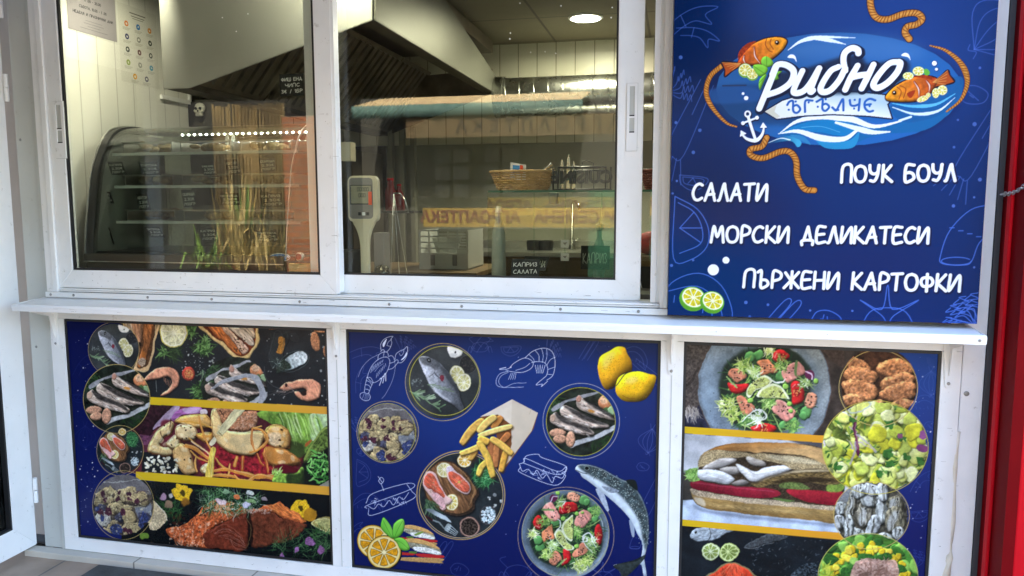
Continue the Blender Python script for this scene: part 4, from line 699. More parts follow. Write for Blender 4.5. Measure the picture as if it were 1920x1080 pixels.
    c.fill([(150, 246), (230, 190), (330, 160), (450, 152), (620, 149), (800, 155), (930, 180), (1000, 200), (1032, 302), (940, 266), (860, 242), (700, 226), (590, 214), (540, 221), (470, 214), (340, 203), (250, 198), (190, 213)], 'a06a32', noise=(.10, 5, 6, 6), grad=('c99f66', (560, 160), (575, 232)), soft=1.5); c.fill([(300, 178), (450, 162), (700, 160), (880, 180), (700, 182), (450, 184)], 'c08a4c', .6, soft=8)
    c.fill([(38, 362), (90, 330), (130, 330), (120, 380), (142, 410), (80, 420), (50, 400)], '7fa652', noise=(.4, 8)); c.sprigs(26, 85, 372, 40, 36, 36, 8, ['b4d888', '5a8a3a', '8cbc5c'])
    c.frame(); c.organic(pB, 1.3, 9, .12); c.setclip()
    pC = [(1260, 984), (1640, 1012), (1640, 1220), (1260, 1220)]; c.setclip(pC); c.fill(pC, '14191e', smooth=False, noise=(.4, 30, 10, 4))
    c.frame(1280, 960, 6.857); c.fill([(100, 320), (150, 220), (260, 200), (480, 210), (680, 230), (500, 310), (330, 370), (180, 375)], '8a9298', noise=(.3, 10, -20, 3), relief=.5, rad=14); c.disc(165, 270, 16, col='0c0c0c'); c.ring(165, 270, 18, 18, 5, 'b0b4b4'); c.line([(340, 215), (360, 290), (310, 370)], 7, '2a2e30')
    c.fill([(785, 460), (850, 410), (1100, 290), (1380, 310), (1180, 380), (980, 440), (840, 480)], '3f4244', noise=(.3, 14), relief=.6, rad=14); c.line([(800, 460), (900, 465), (1180, 385)], 9, '8a8c8c', .7)
    c.citrus(368, 515, 112, 122, 0, 'b4c47a', 'dde2b8', '8a9c4a', 9, .1); c.citrus(600, 512, 124, 124, 0, 'b8c86a', 'd4de98', '76883c', 10, .1)
    c.fill([(300, 860), (400, 760), (520, 670), (640, 648), (740, 670), (880, 760), (930, 860)], '8a7a50'); c.fill([(340, 860), (430, 760), (540, 680), (640, 662), (730, 685), (860, 770), (900, 860)], 'c83a20', noise=(.25, 20, 70, 4), relief=.5, rad=24)
    for k in range(11): c.line([(430 + k*36, 850), (540 + k*20, 740 - (k % 3)*12), (620 + k*8, 670)], 7, 'e88a60', .55)
    for k in range(130): x = 880 + c.rs.rand()*950; y = 340 + c.rs.rand()*500; c.line([(x, y), (x + (c.rs.rand()-.5)*60, y + (c.rs.rand()-.3)*50)], 7, ['3a4248', '525a60', '1a2026', '8a9298'][k % 4], .7)
    c.fill([(1400, 860), (1500, 700), (1700, 660), (1760, 860)], '2c343a', noise=(1., 14)); c.frame(); c.organic(pC, 3., 9, .2); c.setclip()
    for a, b, d, e in (((1260, 798.5), (1640, 823), (1640, 837), (1260, 811.5)), ((1260, 972), (1640, 1004.5), (1640, 1018), (1260, 984)),): c.fill([a, b, d, e], 'd9b41c', smooth=False, grad=('e09a28', (1290, 810), (1540, 830)))
    # photographs in rings
    c.setclip(c.ell(1647, 723, 72.5, 58 + 14)); c.frame(1260, 600, 2.909); c.disc(1125, 370, 215, 215, '43281a', noise=(.4, 20))
    for x, y, rx, ry, an in ((1000, 250, 80, 44, 20), (1220, 270, 105, 52, 10), (1030, 310, 92, 56, 10), (1235, 340, 95, 46, -10), (1020, 385, 105, 62, 12), (1235, 395, 100, 58, -6), (985, 445, 70, 40, 0), (1270, 465, 70, 36, 0), (1110, 470, 60, 30, 0)):
        c.disc(x + 4, y + 10, rx, ry, '20100a', an, a=.7, soft=6); c.blob(x, y, ry, 'a86c42', .12, 12, rx/ry, an, noise=(.35, 9), relief=.75, rad=20)
        c.dots(22, (x - rx*.7, y - ry*.7, x + rx*.7, y + ry*.5), 6, 'c8906a', .6); c.dots(16, (x - rx*.7, y - ry*.5, x + rx*.7, y + ry*.7), 6, '5a301c', .6)
    c.organic(None, 3., 7, .3); c.setclip()
    c.setclip(c.ell(1108, 695, 288, 252)); c.disc(1108, 695, 292, 258, '5f7028', noise=(.4, 24))
    for k in range(150):
        t = c.rs.rand()*6.3; q = math.sqrt(c.rs.rand()); x, y = 1108 + 280*q*math.cos(t), 695 + 245*q*math.sin(t); r = 26 + 22*c.rs.rand()
        c.blob(x + 3, y + 6, r, '2c3a14', .2, 6, a=.6, soft=4); c.blob(x, y, r, ['bcc24a', 'cdd06a', 'a9b43c', 'd9dc8c', 'b4c050', 'c4c02c'][k % 6], .3, 5, 1.25, c.rs.rand()*180, noise=(.1, 16), relief=.35, rad=8, grad=('dfe2a4', (x + r, y + r), (x - r, y - r)) if k % 3 == 0 else None)
        if k % 4 == 0: c.sprigs(5, x, y, 26, 26, 26, 9, ['2f5a22', '45752c', '24481c', '6a9a44'], 1.)
        if k % 14 == 0: c.sprigs(2, x, y, 20, 20, 60, 9, ['b9a8b8', 'd8ccd8', 'a8b0a0'], 1.2)
    for x, y in ((1180, 570), (1170, 730), (1275, 750), (1350, 770), (900, 800), (980, 545), (1130, 840), (1250, 640), (1180, 780)): c.blob(x, y, 20, '2f6224', .5, 8, relief=.4); c.blob(x + 14, y + 10, 14, '3f7a30', .5, 8)
    c.line([(1002, 560), (1000, 640), (1008, 730)], 15, '5a1c3a'); c.line([(1006, 560), (1004, 700)], 4, 'c88aa0', .7); c.blob(1365, 620, 26, '8a4a80'); c.blob(1365, 700, 22, '7a3a6a', .2, 6, 1.6); c.blob(1245, 630, 16, '8a4a6a'); c.line([(1010, 620), (1060, 660), (1110, 715)], 12, 'b4aab4', .8); c.ring(1020, 475, 60, 22, 8, 'b8c0b0', -14); c.line([(965, 790), (990, 720), (995, 660)], 9, 'b0a8b0', .8)
    c.organic(None, 3.4, 9, .16); c.setclip()
    c.setclip(c.ell(1087, 1066, 204, 183)); c.disc(1087, 1066, 208, 190, '4a463a', noise=(.5, 14)); c.disc(950, 940, 90, 60, '9aa0a8', a=.7, soft=20)
    c.frame(1260, 709, 2.909)
    for x, y, rx, ry, an in ((920, 715, 34, 40, 20), (910, 790, 34, 40, -10), (975, 690, 26, 90, 12), (1045, 745, 44, 66, 8), (1080, 660, 50, 40, -20), (1140, 720, 34, 80, 4), (1215, 690, 52, 44, 0), (1215, 770, 62, 70, 20), (1020, 620, 40, 40, 0), (1090, 605, 50, 34, 10), (1150, 620, 30, 60, 0), (1000, 870, 60, 60, 0), (1090, 830, 34, 90, 10), (1060, 890, 60, 36, 0), (1160, 880, 50, 44, 0), (960, 810, 26, 60, 10), (1240, 850, 34, 44, 0)):
        c.disc(x + 4, y + 6, rx, ry, '1a1812', an, a=.8, soft=4); c.disc(x, y, rx, ry, ['8e928c', '7a7464', 'a4a8a6', '6a6450'][int(x) % 4], an, noise=(.55, 8, an + 80, 3), relief=.6, rad=12)
        c.disc(x - rx*.25, y + ry*.1, rx*.4, ry*.75, 'd2d6d4', an, a=.7, soft=5); c.disc(x + rx*.2, y - ry*.55, 5, 5, '0c0c0a'); c.ring(x + rx*.2, y - ry*.55, 8, 8, 2.5, 'e0e0d4')
        for k in range(5): c.line([(x - rx*.5 + c.rs.rand()*rx, y - ry*.7), (x + (c.rs.rand()-.5)*rx, y + ry*.7)], 4, ['2c2a22', 'd0d2cc', '4a4434'][k % 3], .6)
    c.organic(None, 3.5, 8, .3); c.setclip()
    c.frame(1520, 980, 8.727); c.setclip(c.ell(935, 880, 815, 705)); c.disc(935, 900, 830, 730, '3f6a24', noise=(.4, 60))
    for k in range(70): c.blob(935 + (c.rs.rand()-.5)*1560, 300 + c.rs.rand()*600, 80, ['4a8a30', '2f5f24', '6ba83c', '3a7428', '86b84c'][k % 5], .35, 6, 1.6, c.rs.rand()*180, relief=.4, rad=30)
    for k in range(60):
        t = math.radians(180 + c.rs.rand()*180); q = .62 + .22*c.rs.rand(); c.blob(935 + 800*q*math.cos(t), 900 + 640*q*math.sin(t), 58, ['d9b824', 'e6c83c', 'c9a81c'][k % 3], .2, 7, relief=.55, rad=18)
    for x, y in ((880, 560), (1200, 560), (600, 810), (1450, 760), (340, 600)): c.blob(x, y, 80, '2c5c22', .3, 8, 1.7, noise=(.3, 20), relief=.4)
    c.blob(680, 610, 70, '8ab050', .2, 7, relief=.5); c.fill([(700, 680), (800, 600), (1050, 590), (1250, 620), (1400, 650), (1380, 980), (700, 980)], 'b08a78', noise=(.3, 30), relief=.3); c.sprigs(150, 1050, 790, 330, 180, 100, 26, ['c8a492', '9a7464', 'b89080', '8a6454'], 1.3)
    c.sprigs(40, 260, 800, 120, 100, 90, 26, ['d9dc4a', 'b8c83c', '8aa82c'], 1.); c.organic(None, 2.6, 9, .18); c.setclip()
    c.frame(1260, 600, 2.909)
    c.ring(1124, 372, 214, 184*1.12, 3.4, GOLD); c.ring(1108, 695, 288, 255, 3.4, 'c8b848')
    c.ring(1087, 1066, 206, 184, 3.4, GOLD); c.frame(1520, 980, 8.727); c.ring(935, 880, 815, 705, 10, 'c8c060'); c.frame()

def rope(c, p, w, taper=None):
    c.line(p, w + 8, '1a1422', .8, taper=taper); c.line(p, w, 'b9742c', taper=taper); c.line(p, w*.45, 'd29445', .8, taper=taper, soft=1)
    q = spline(p, False, 12); d = np.hypot(*np.diff(q, axis=0).T); L = np.concatenate([[0], np.cumsum(d)]); n = int(L[-1]/(w*.62))
    for k in range(1, n):
        s_ = L[-1]*k/n; i = min(len(q) - 2, int(np.searchsorted(L, s_)) - 1); t = (q[i+1] - q[i])/max(1e-6, d[i]); m = np.array([-t[1], t[0]])
        f = k/n; wt = 1 if not taper else (taper[0] + (taper[1]-taper[0])*f*2 if f < .5 else taper[1] + (taper[2]-taper[1])*(f*2-1))
        h = w*.5*wt; c.line([q[i] - m*h + t*h*.5, q[i], q[i] + m*h - t*h*.5], w*.16, '7a3f14')

def art_sign(c):
    c.fill([(1200, -300), (1950, -300), (1950, 640), (1200, 640)], '032e6a', smooth=False, grad=('02245c', (1600, 100), (1560, 600)))
    for x, y, rx, ry, col in ((1290, 60, 150, 160, '061a40'), (1400, 400, 110, 60, '0c1c50'), (1620, 500, 150, 60, '0c2058'), (1700, 130, 140, 90, '163a7c'), (1330, 330, 90, 90, '081c48'), (1560, 20, 220, 60, '0a3474')): c.disc(x, y, rx, ry, col, a=.75, soft=60)
    c.frame(1230, 0, 2.7826); D = '4a66b8'
    for k, x, y, r, g in (('claw', 190, 90, 120, 20), ('claw', 230, 180, 90, 60), ('herb', 150, 430, 100, 60), ('leek', 170, 640, 230, 25), ('half', 195, 925, 72, 10), ('onion', 1790, 150, 170, 50), ('nut', 1660, 495, 75, 0), ('leek', 1680, 760, 220, 30)): doodle(c, k, x, y, r, D, .62, 4, g)
    c.frame(1230, 280, 2.7826); D = '4a70d0'
    for k, x, y, r, g in (('wedge', 150, 410, 165, 0), ('eggplant', 1610, 440, 155, 0), ('bun', 230, 790, 190, 20), ('sticks', 660, 860, 105, 10), ('nut', 890, 890, 80, 0), ('tomato', 1210, 850, 160, 0), ('herb', 1620, 810, 130, -30), ('herb', 1560, 860, 120, -60)): doodle(c, k, x, y, r, D, .85, 4.5, g)
    for x, y, r in ((82, 605, 8), (195, 578, 6), (470, 798, 9), (585, 810, 7), (805, 840, 6), (1025, 842, 6), (1552, 295, 9), (1690, 158, 10), (1660, 250, 6), (110, 165, 6), (88, 230, 6), (490, 872, 7), (1660, 615, 6)): c.disc(x, y, r, r, '5a78cc', a=.8)
    c.frame(1230, 0, 2.7826)
    for x, y, r in ((130, 300, 10), (230, 680, 9), (196, 795, 9), (105, 640, 8), (1690, 355, 7), (1662, 648, 11), (1575, 626, 6), (1555, 768, 7), (1155, 830, 0.1)): c.disc(x, y, r, r, '4f6fbe', a=.8)
    # badge
    c.disc(955, 470, 655, 300, '0a1a48', a=.55, soft=24); c.disc(955, 466, 640, 296, '20558f', grad=('1a5fa6', (955, 200), (1100, 700)))
    c.fill([(300, 470), (600, 440), (900, 500), (900, 640), (600, 650), (420, 640), (330, 570)], '123864', .8, soft=20); c.fill([(690, 260), (860, 190), (1200, 190), (1400, 260), (1300, 320), (700, 300)], '3f6fa8', .6, soft=40)
    c.fill([(280, 470), (500, 455), (560, 520), (300, 540)], '1f4f8c', .7, soft=8); c.line([(350, 448), (470, 446)], 8, '22304e', .8)
    for a, b in (([(690, 262), (760, 215), (860, 195), (1040, 198)], 20), ([(820, 206), (900, 210), (990, 232)], 18)): c.line(a, b, 'dfeaf2', taper=(.1, 1, .1))
    c.fill([(640, 700), (740, 640), (900, 605), (1050, 615), (1180, 660), (1320, 600), (1540, 480), (1560, 420), (1600, 470), (1540, 580), (1400, 680), (1180, 700), (1060, 740), (1000, 775), (900, 770), (840, 720)], '0f5f98')
    c.fill([(660, 690), (780, 640), (900, 625), (1010, 640), (1040, 670), (980, 710), (860, 690), (760, 690)], '0d74ae'); c.fill([(840, 720), (1000, 735), (1060, 690), (1040, 760), (980, 778), (880, 770)], '2186b8')
    c.line([(650, 692), (740, 632), (880, 607), (1020, 622), (1140, 660), (1290, 630)], 34, 'e6edf2', taper=(.1, 1, .15)); c.line([(640, 698), (740, 685), (860, 720), (980, 725), (1050, 680)], 30, 'e4ecf0', taper=(.1, 1, .4)); c.line([(940, 640), (1040, 668), (1130, 690), (1220, 688)], 26, 'dfe9ee', taper=(.4, 1, .2)); c.line([(760, 665), (860, 660), (960, 690)], 3, '4aa0cc')
    c.fill([(580, 750), (660, 712), (730, 718), (760, 745), (740, 768), (700, 735)], '3aa0c8', grad=('0c3a6a', (740, 740), (600, 745))); c.fill([(700, 705), (770, 712), (808, 755), (760, 735)], '2a7cb0'); c.line([(580, 748), (650, 722), (700, 730)], 6, 'dcecf2', taper=(.3, 1))
    c.fill([(1240, 540), (1560, 400), (1600, 470), (1500, 590), (1320, 640), (1240, 600)], '10558e', .9, soft=3); c.line([(1235, 540), (1340, 555), (1460, 545), (1560, 490)], 16, '58b0d8', taper=(.2, 1, .2)); c.line([(1235, 560), (1350, 595), (1470, 580), (1560, 510)], 15, 'cfe4ee', taper=(.2, 1, .1)); c.line([(1230, 470), (1270, 430), (1330, 400)], 12, '5aa8d4', taper=(.2, 1, .2)); c.line([(1270, 630), (1330, 610)], 10, 'cfe4ee', taper=(.4, 1, .2))
    rope(c, [(1118, -30), (1122, 40), (1150, 92), (1210, 102), (1290, 74), (1360, 70), (1388, 100), (1360, 128), (1312, 140), (1300, 172), (1322, 205)], 26)
    c.frame(1310, 50, 4.697); rope(c, [(335, 882), (250, 850), (150, 750), (82, 640), (70, 540), (110, 430), (205, 345)], 36, (.3, 1, 1)); c.frame(1560, 50, 4.697); rope(c, [(865, 168), (990, 205), (1100, 285), (1172, 390), (1190, 510), (1130, 650), (1010, 748)], 40, (.2, 1, .25))
    # ribbon
    c.frame(1310, 50, 4.697)
    b = [(585, 748), (740, 655), (900, 606), (1180, 578), (1420, 580), (1645, 605), (1700, 640), (1660, 685), (1700, 808), (1500, 785), (1180, 770), (900, 785), (690, 812)]
    c.fill([(x + 4, y + 10) for x, y in b], '0a1430', smooth=False, soft=3); c.line(b + b[:1], 20, '0c1838', smooth=False); c.fill(b, 'dde1e2', smooth=False, grad=('a9c0cc', (1150, 700), (1180, 590))); c.fill([(590, 748), (690, 690), (670, 750), (720, 790), (692, 808)], 'c8c6b4', smooth=False)
    # name
    w = [[(650, 420), (690, 340), (770, 338), (838, 395), (812, 490), (720, 560), (610, 600)], [(690, 345), (610, 540), (535, 722)], [(915, 390), (842, 545), (850, 585), (920, 570), (985, 500), (1062, 368)], [(1062, 368), (990, 545), (990, 575), (1008, 562)],
         [(1232, 355), (1160, 395), (1080, 525), (1090, 575), (1160, 560), (1240, 470), (1290, 370)], [(1292, 390), (1276, 300), (1290, 230), (1350, 190), (1400, 205), (1408, 235)], [(1400, 345), (1340, 450), (1292, 555)], [(1540, 335), (1490, 440), (1436, 545)], [(1342, 452), (1410, 432), (1496, 420)], [(1764, 312), (1680, 325), (1590, 420), (1540, 510), (1580, 540), (1670, 490), (1750, 400), (1776, 330), (1764, 312)]]
    c.fill([(600, 560), (640, 420), (900, 380), (1290, 260), (1440, 270), (1500, 330), (1800, 290), (1860, 380), (1760, 500), (1560, 570), (1000, 600)], '101c34', .85, soft=22)
    for p in w: c.line([(x + 6, y + 10) for x, y in p], 78, '0b1630', .95)
    for p in w: c.line([(x + 34, y + 6) for x, y in p], 46, '0b1630', .7)
    for p in w: c.line(p, 48, 'eceffa', taper=(.9, 1, .95))
    for p in ([(782, 690), (800, 662), (832, 658), (834, 740), (866, 760), (896, 728), (868, 692), (836, 700)], [(938, 752), (942, 655), (1004, 652)], [(1040, 662), (1092, 640), (1090, 720), (1118, 742), (1150, 708), (1124, 680), (1092, 690)], [(1178, 712), (1212, 738), (1240, 690), (1272, 640), (1276, 738)], [(1332, 648), (1340, 690), (1372, 698), (1412, 684)], [(1420, 640), (1410, 738)], [(1556, 650), (1508, 636), (1466, 664), (1466, 716), (1500, 748), (1536, 742)], [(1470, 690), (1516, 684)]): c.line(p, 17, '2459a6')
    for x, y in ((795, 732), (856, 660), (970, 668), (1050, 706), (1120, 640), (1206, 734), (1230, 734), (1370, 722), (1376, 646), (1506, 700)): c.disc(x, y, 10, 10, '2459a6')
    # anchor
    for dx, col, q in ((8, '0a1636', 12), (0, 'eceffa', 0)):
        c.ring(433 + dx*.5, 770 + dx, 22, 24, 13 + q, col); c.line([(438, 795 + dx), (470, 900 + dx), (502, 995 + dx)], 22 + q, col); c.line([(392, 850 + dx), (515, 802 + dx)], 15 + q, col); c.disc(392, 850 + dx, 17 + q/2, 17 + q/2, col); c.disc(515, 802 + dx, 17 + q/2, 17 + q/2, col); c.line([(380, 945 + dx), (430, 990 + dx), (508, 1002 + dx), (560, 950 + dx), (578, 880 + dx)], 24 + q, col, taper=(.5, 1.3, .5)); c.fill([(366, 970 + dx), (372, 912 + dx), (424, 942 + dx)], col, smooth=False); c.fill([(542, 890 + dx), (568, 842 + dx), (604, 890 + dx)], col, smooth=False)
    # fish
    def cf(body, tail, fin, eye, sl, gill):
        for p in (body, tail): c.line(p + p[:1], 18, '1a1020')
        c.fill(tail, 'a8481c', smooth=False); c.fill(body, 'd2841e', grad=('a6401a', eye, tail[0]), relief=.4, rad=18, noise=(.15, 24)); c.fill(fin, '9a3014', noise=(.2, 10))
        for k in range(5): c.line([tail[0], ((tail[2][0]*(4-k) + tail[-2][0]*k)/4, (tail[2][1]*(4-k) + tail[-2][1]*k)/4)], 5, 'd8964a', .8)
        for p in sl: c.line(p, 14, '8a2c14'); c.line([(x - 3, y) for x, y in p], 8, 'f0d8c4', taper=(.3, 1, .3))
        for p in gill: c.line(p, 6, '8a3414')
        c.disc(eye[0], eye[1], 26, 25, 'b86a14'); c.disc(eye[0], eye[1], 18, 19, '1a0c08'); c.disc(eye[0] - 4, eye[1] - 6, 6, 6, 'fff4e0')
    cf([(345, 325), (390, 250), (470, 165), (560, 118), (640, 98), (720, 96), (772, 118), (772, 155), (730, 215), (640, 290), (520, 335), (420, 338)], [(370, 325), (300, 318), (208, 318), (236, 380), (235, 438), (300, 385), (370, 345)], [(350, 290), (360, 220), (430, 150), (510, 130), (440, 190), (390, 250)], (692, 142), [[(405, 255), (400, 290), (415, 325)], [(492, 185), (500, 260), (545, 325)]], [[(600, 110), (590, 160), (620, 210), (650, 225)], [(640, 110), (630, 150), (660, 200)]])
    for x, y, r in ((412, 382, 60), (474, 416, 52)): c.disc(x, y + 10, r, r, '6a9a30'); c.citrus(x, y, r, r*.94, 0, '8ab23c', 'eef0cc', 'c9bc4a', 8, .12)
    for p in ([(600, 262), (650, 300), (655, 340), (600, 360), (555, 330), (560, 280)], [(480, 345), (550, 335), (610, 370), (590, 420), (540, 440), (500, 400)], [(600, 420), (570, 500), (540, 560), (530, 500), (550, 450)], [(690, 400), (735, 395), (700, 430), (705, 460), (670, 470), (660, 430)]): c.fill(p, '6fae35', relief=.4, rad=16); c.line([p[0], p[3]], 5, '3f7a1c', .8)
    for p in w[:2]: c.line(p, 48, 'eceffa', taper=(.9, 1, .95))
    c.frame(1560, 50, 4.697)
    cf([(475, 612), (540, 540), (640, 480), (760, 438), (860, 440), (930, 470), (900, 545), (830, 615), (740, 655), (620, 662), (510, 655), (480, 640)], [(890, 490), (950, 450), (1018, 388), (1035, 432), (1074, 485), (1000, 510), (900, 530)], [(700, 440), (800, 425), (900, 450), (880, 470), (780, 450)], (550, 584), [[(725, 485), (765, 550), (770, 620)], [(832, 475), (862, 520), (858, 580)]], [[(600, 520), (650, 550), (630, 630)], [(570, 530), (610, 570), (590, 640)]])
    c.fill([(660, 590), (730, 560), (720, 600), (690, 630)], '9a3014')
    for x, y, rx, ry, col in ((672, 435, 48, 34, '9ab83c'), (762, 392, 52, 40, '9ab83c'), (800, 636, 56, 26, 'c9702c'), (848, 604, 22, 22, 'c9702c'), (914, 586, 32, 44, 'b9a83c'), (972, 560, 44, 44, 'b9a83c')): c.citrus(x, y, rx, ry, -20 if rx > 50 and y > 600 else 0, col, 'f0f0d0', 'd2c24a', 7, .14)
    c.fill([(810, 380), (840, 375), (865, 410), (840, 430), (815, 420)], '5fa838')
    for x, y, r in ((902, 324, 21), (920, 376, 13)): c.disc(x + 2, y + 2, r + 5, r + 5, '12305f'); c.disc(x, y, r, r, 'eef2fc')
    c.fill([(612, 255), (640, 232), (675, 245), (692, 300), (670, 270)], 'eef2fc'); c.frame(1310, 50, 4.697); c.fill([(788, 262), (815, 245), (850, 260), (864, 315), (840, 282), (790, 275)], 'eef2fc')
    for x, y, r in ((393, 590, 12), (420, 630, 19)): c.disc(x, y, r, r, 'eef2fc')
    # lines of the menu
    c.frame(1230, 280, 2.7826); rope(c, [(578, -60), (552, -15), (495, 0), (498, 32), (560, 46), (650, 12), (700, 15), (732, 60), (738, 140), (775, 205), (826, 214)], 26)
    for t, a, b_, h in (('ПОУК БОУЛ', (968, 172), (1562, 164), 86), ('САЛАТИ', (190, 266), (577, 268), 88), ('МОРСКИ ДЕЛИКАТЕСИ', (288, 484), (1418, 490), 84), ('ПЪРЖЕНИ КАРТОФКИ', (458, 718), (1582, 740), 86)):
        c.text(t, a, b_, h, 24, '081438', .85, .04, dx=3, dy=5); c.text(t, a, b_, h, 14, 'eef1fb', 1, .04)
    for x, y, r in ((300, 628, 29), (366, 578, 18)): c.disc(x, y, r, r, 'eef2fc')
    for x, y, r in ((196, 772, 64), (298, 790, 58)): c.disc(x - 4, y + 8, r + 6, r, '5a9a2a', 20); c.citrus(x, y, r, r*.84, 20, '7ab83a', 'f0f2d0', 'd0c02c', 8, .12)
    c.frame()
# ------------------------------------------------------------------ materials
def _new(name):
    m = bpy.data.materials.new(name); m.use_nodes = True
    return m, m.node_tree, m.node_tree.nodes['Principled BSDF']
def mat(name, col, rough=.5, metal=0., var=.06, scale=6., bump=0., bscale=80., dirt=0., dirtcol=(.12, .1, .08), spec=.5, stretch=(1, 1, 1), coat=0., trans=0.):
    """painted, cast or moulded stuff: a base colour with uneven tone, worn gloss and optional grime flecks"""
    m, t, b = _new(name); N = t.nodes; L = t.links
    tc = N.new('ShaderNodeTexCoord'); mp = N.new('ShaderNodeMapping'); mp.inputs['Scale'].default_value = stretch
    L.new(tc.outputs['Object'], mp.inputs[0])
    n = N.new('ShaderNodeTexNoise'); n.inputs['Scale'].default_value = scale; n.inputs['Detail'].default_value = 5; L.new(mp.outputs[0], n.inputs['Vector'])
    r = N.new('ShaderNodeValToRGB'); L.new(n.outputs['Fac'], r.inputs[0])
    r.color_ramp.elements[0].position = .3; r.color_ramp.elements[1].position = .7
    r.color_ramp.elements[0].color = (*[c*(1 - var) for c in col], 1); r.color_ramp.elements[1].color = (*[min(1, c*(1 + var)) for c in col], 1)
    out = r.outputs[0]
    if dirt:
        d = N.new('ShaderNodeTexNoise'); d.inputs['Scale'].default_value = 34; d.inputs['Detail'].default_value = 6; d.inputs['Roughness'].default_value = .75; L.new(mp.outputs[0], d.inputs['Vector'])
        q = N.new('ShaderNodeMapRange'); q.inputs['From Min'].default_value = .61; q.inputs['From Max'].default_value = .74; q.inputs['To Max'].default_value = dirt; L.new(d.outputs['Fac'], q.inputs[0])
        x = N.new('ShaderNodeMixRGB'); x.inputs[2].default_value = (*dirtcol, 1); L.new(q.outputs[0], x.inputs[0]); L.new(out, x.inputs[1]); out = x.outputs[0]
    L.new(out, b.inputs['Base Color'])
    g = N.new('ShaderNodeMapRange'); g.inputs['To Min'].default_value = max(.02, rough - .08); g.inputs['To Max'].default_value = min(1, rough + .1); L.new(n.outputs['Fac'], g.inputs[0]); L.new(g.outputs[0], b.inputs['Roughness'])
    b.inputs['Metallic'].default_value = metal; b.inputs['Specular IOR Level'].default_value = spec; b.inputs['Coat Weight'].default_value = coat
    if trans: b.inputs['Transmission Weight'].default_value = trans
    if bump:
        bn = N.new('ShaderNodeTexNoise'); bn.inputs['Scale'].default_value = bscale; bn.inputs['Detail'].default_value = 3; L.new(mp.outputs[0], bn.inputs['Vector'])
        bp = N.new('ShaderNodeBump'); bp.inputs['Strength'].default_value = bump; bp.inputs['Distance'].default_value = .002; L.new(bn.outputs['Fac'], bp.inputs['Height']); L.new(bp.outputs[0], b.inputs['Normal'])
    return m
def tiled(name, c1, c2, mortar, w, h, gap=.004, rough=.5, offset=.5, swap=None, var=.25, bump=.3):
    """laid in courses: bricks, floor tiles, wall boards, ceiling tiles"""
    m, t, b = _new(name); N = t.nodes; L = t.links
    tc = N.new('ShaderNodeTexCoord'); src = tc.outputs['Object']
    if swap:
        s = N.new('ShaderNodeSeparateXYZ'); k = N.new('ShaderNodeCombineXYZ'); L.new(src, s.inputs[0])
        for i, ax in enumerate(swap): L.new(s.outputs[ax], k.inputs[i])
        src = k.outputs[0]
    br = N.new('ShaderNodeTexBrick'); br.offset = offset; L.new(src, br.inputs['Vector'])
    br.inputs['Scale'].default_value = 1; br.inputs['Brick Width'].default_value = w; br.inputs['Row Height'].default_value = h; br.inputs['Mortar Size'].default_value = gap; br.inputs['Mortar Smooth'].default_value = .2
    br.inputs['Color1'].default_value = (*c1, 1); br.inputs['Color2'].default_value = (*c2, 1); br.inputs['Mortar'].default_value = (*mortar, 1)
    n = N.new('ShaderNodeTexNoise'); n.inputs['Scale'].default_value = 9; n.inputs['Detail'].default_value = 7; L.new(tc.outputs['Object'], n.inputs['Vector'])
    q = N.new('ShaderNodeMapRange'); q.inputs['To Min'].default_value = 1 - var; q.inputs['To Max'].default_value = 1 + var; L.new(n.outputs['Fac'], q.inputs[0])
    x = N.new('ShaderNodeMixRGB'); x.blend_type = 'MULTIPLY'; x.inputs[0].default_value = 1; L.new(br.outputs['Color'], x.inputs[1]); L.new(q.outputs[0], x.inputs[2]); L.new(x.outputs[0], b.inputs['Base Color'])
    b.inputs['Roughness'].default_value = rough
    bp = N.new('ShaderNodeBump'); bp.invert = True; bp.inputs['Strength'].default_value = bump; bp.inputs['Distance'].default_value = .004; L.new(br.outputs['Fac'], bp.inputs['Height']); L.new(bp.outputs[0], b.inputs['Normal'])
    return m
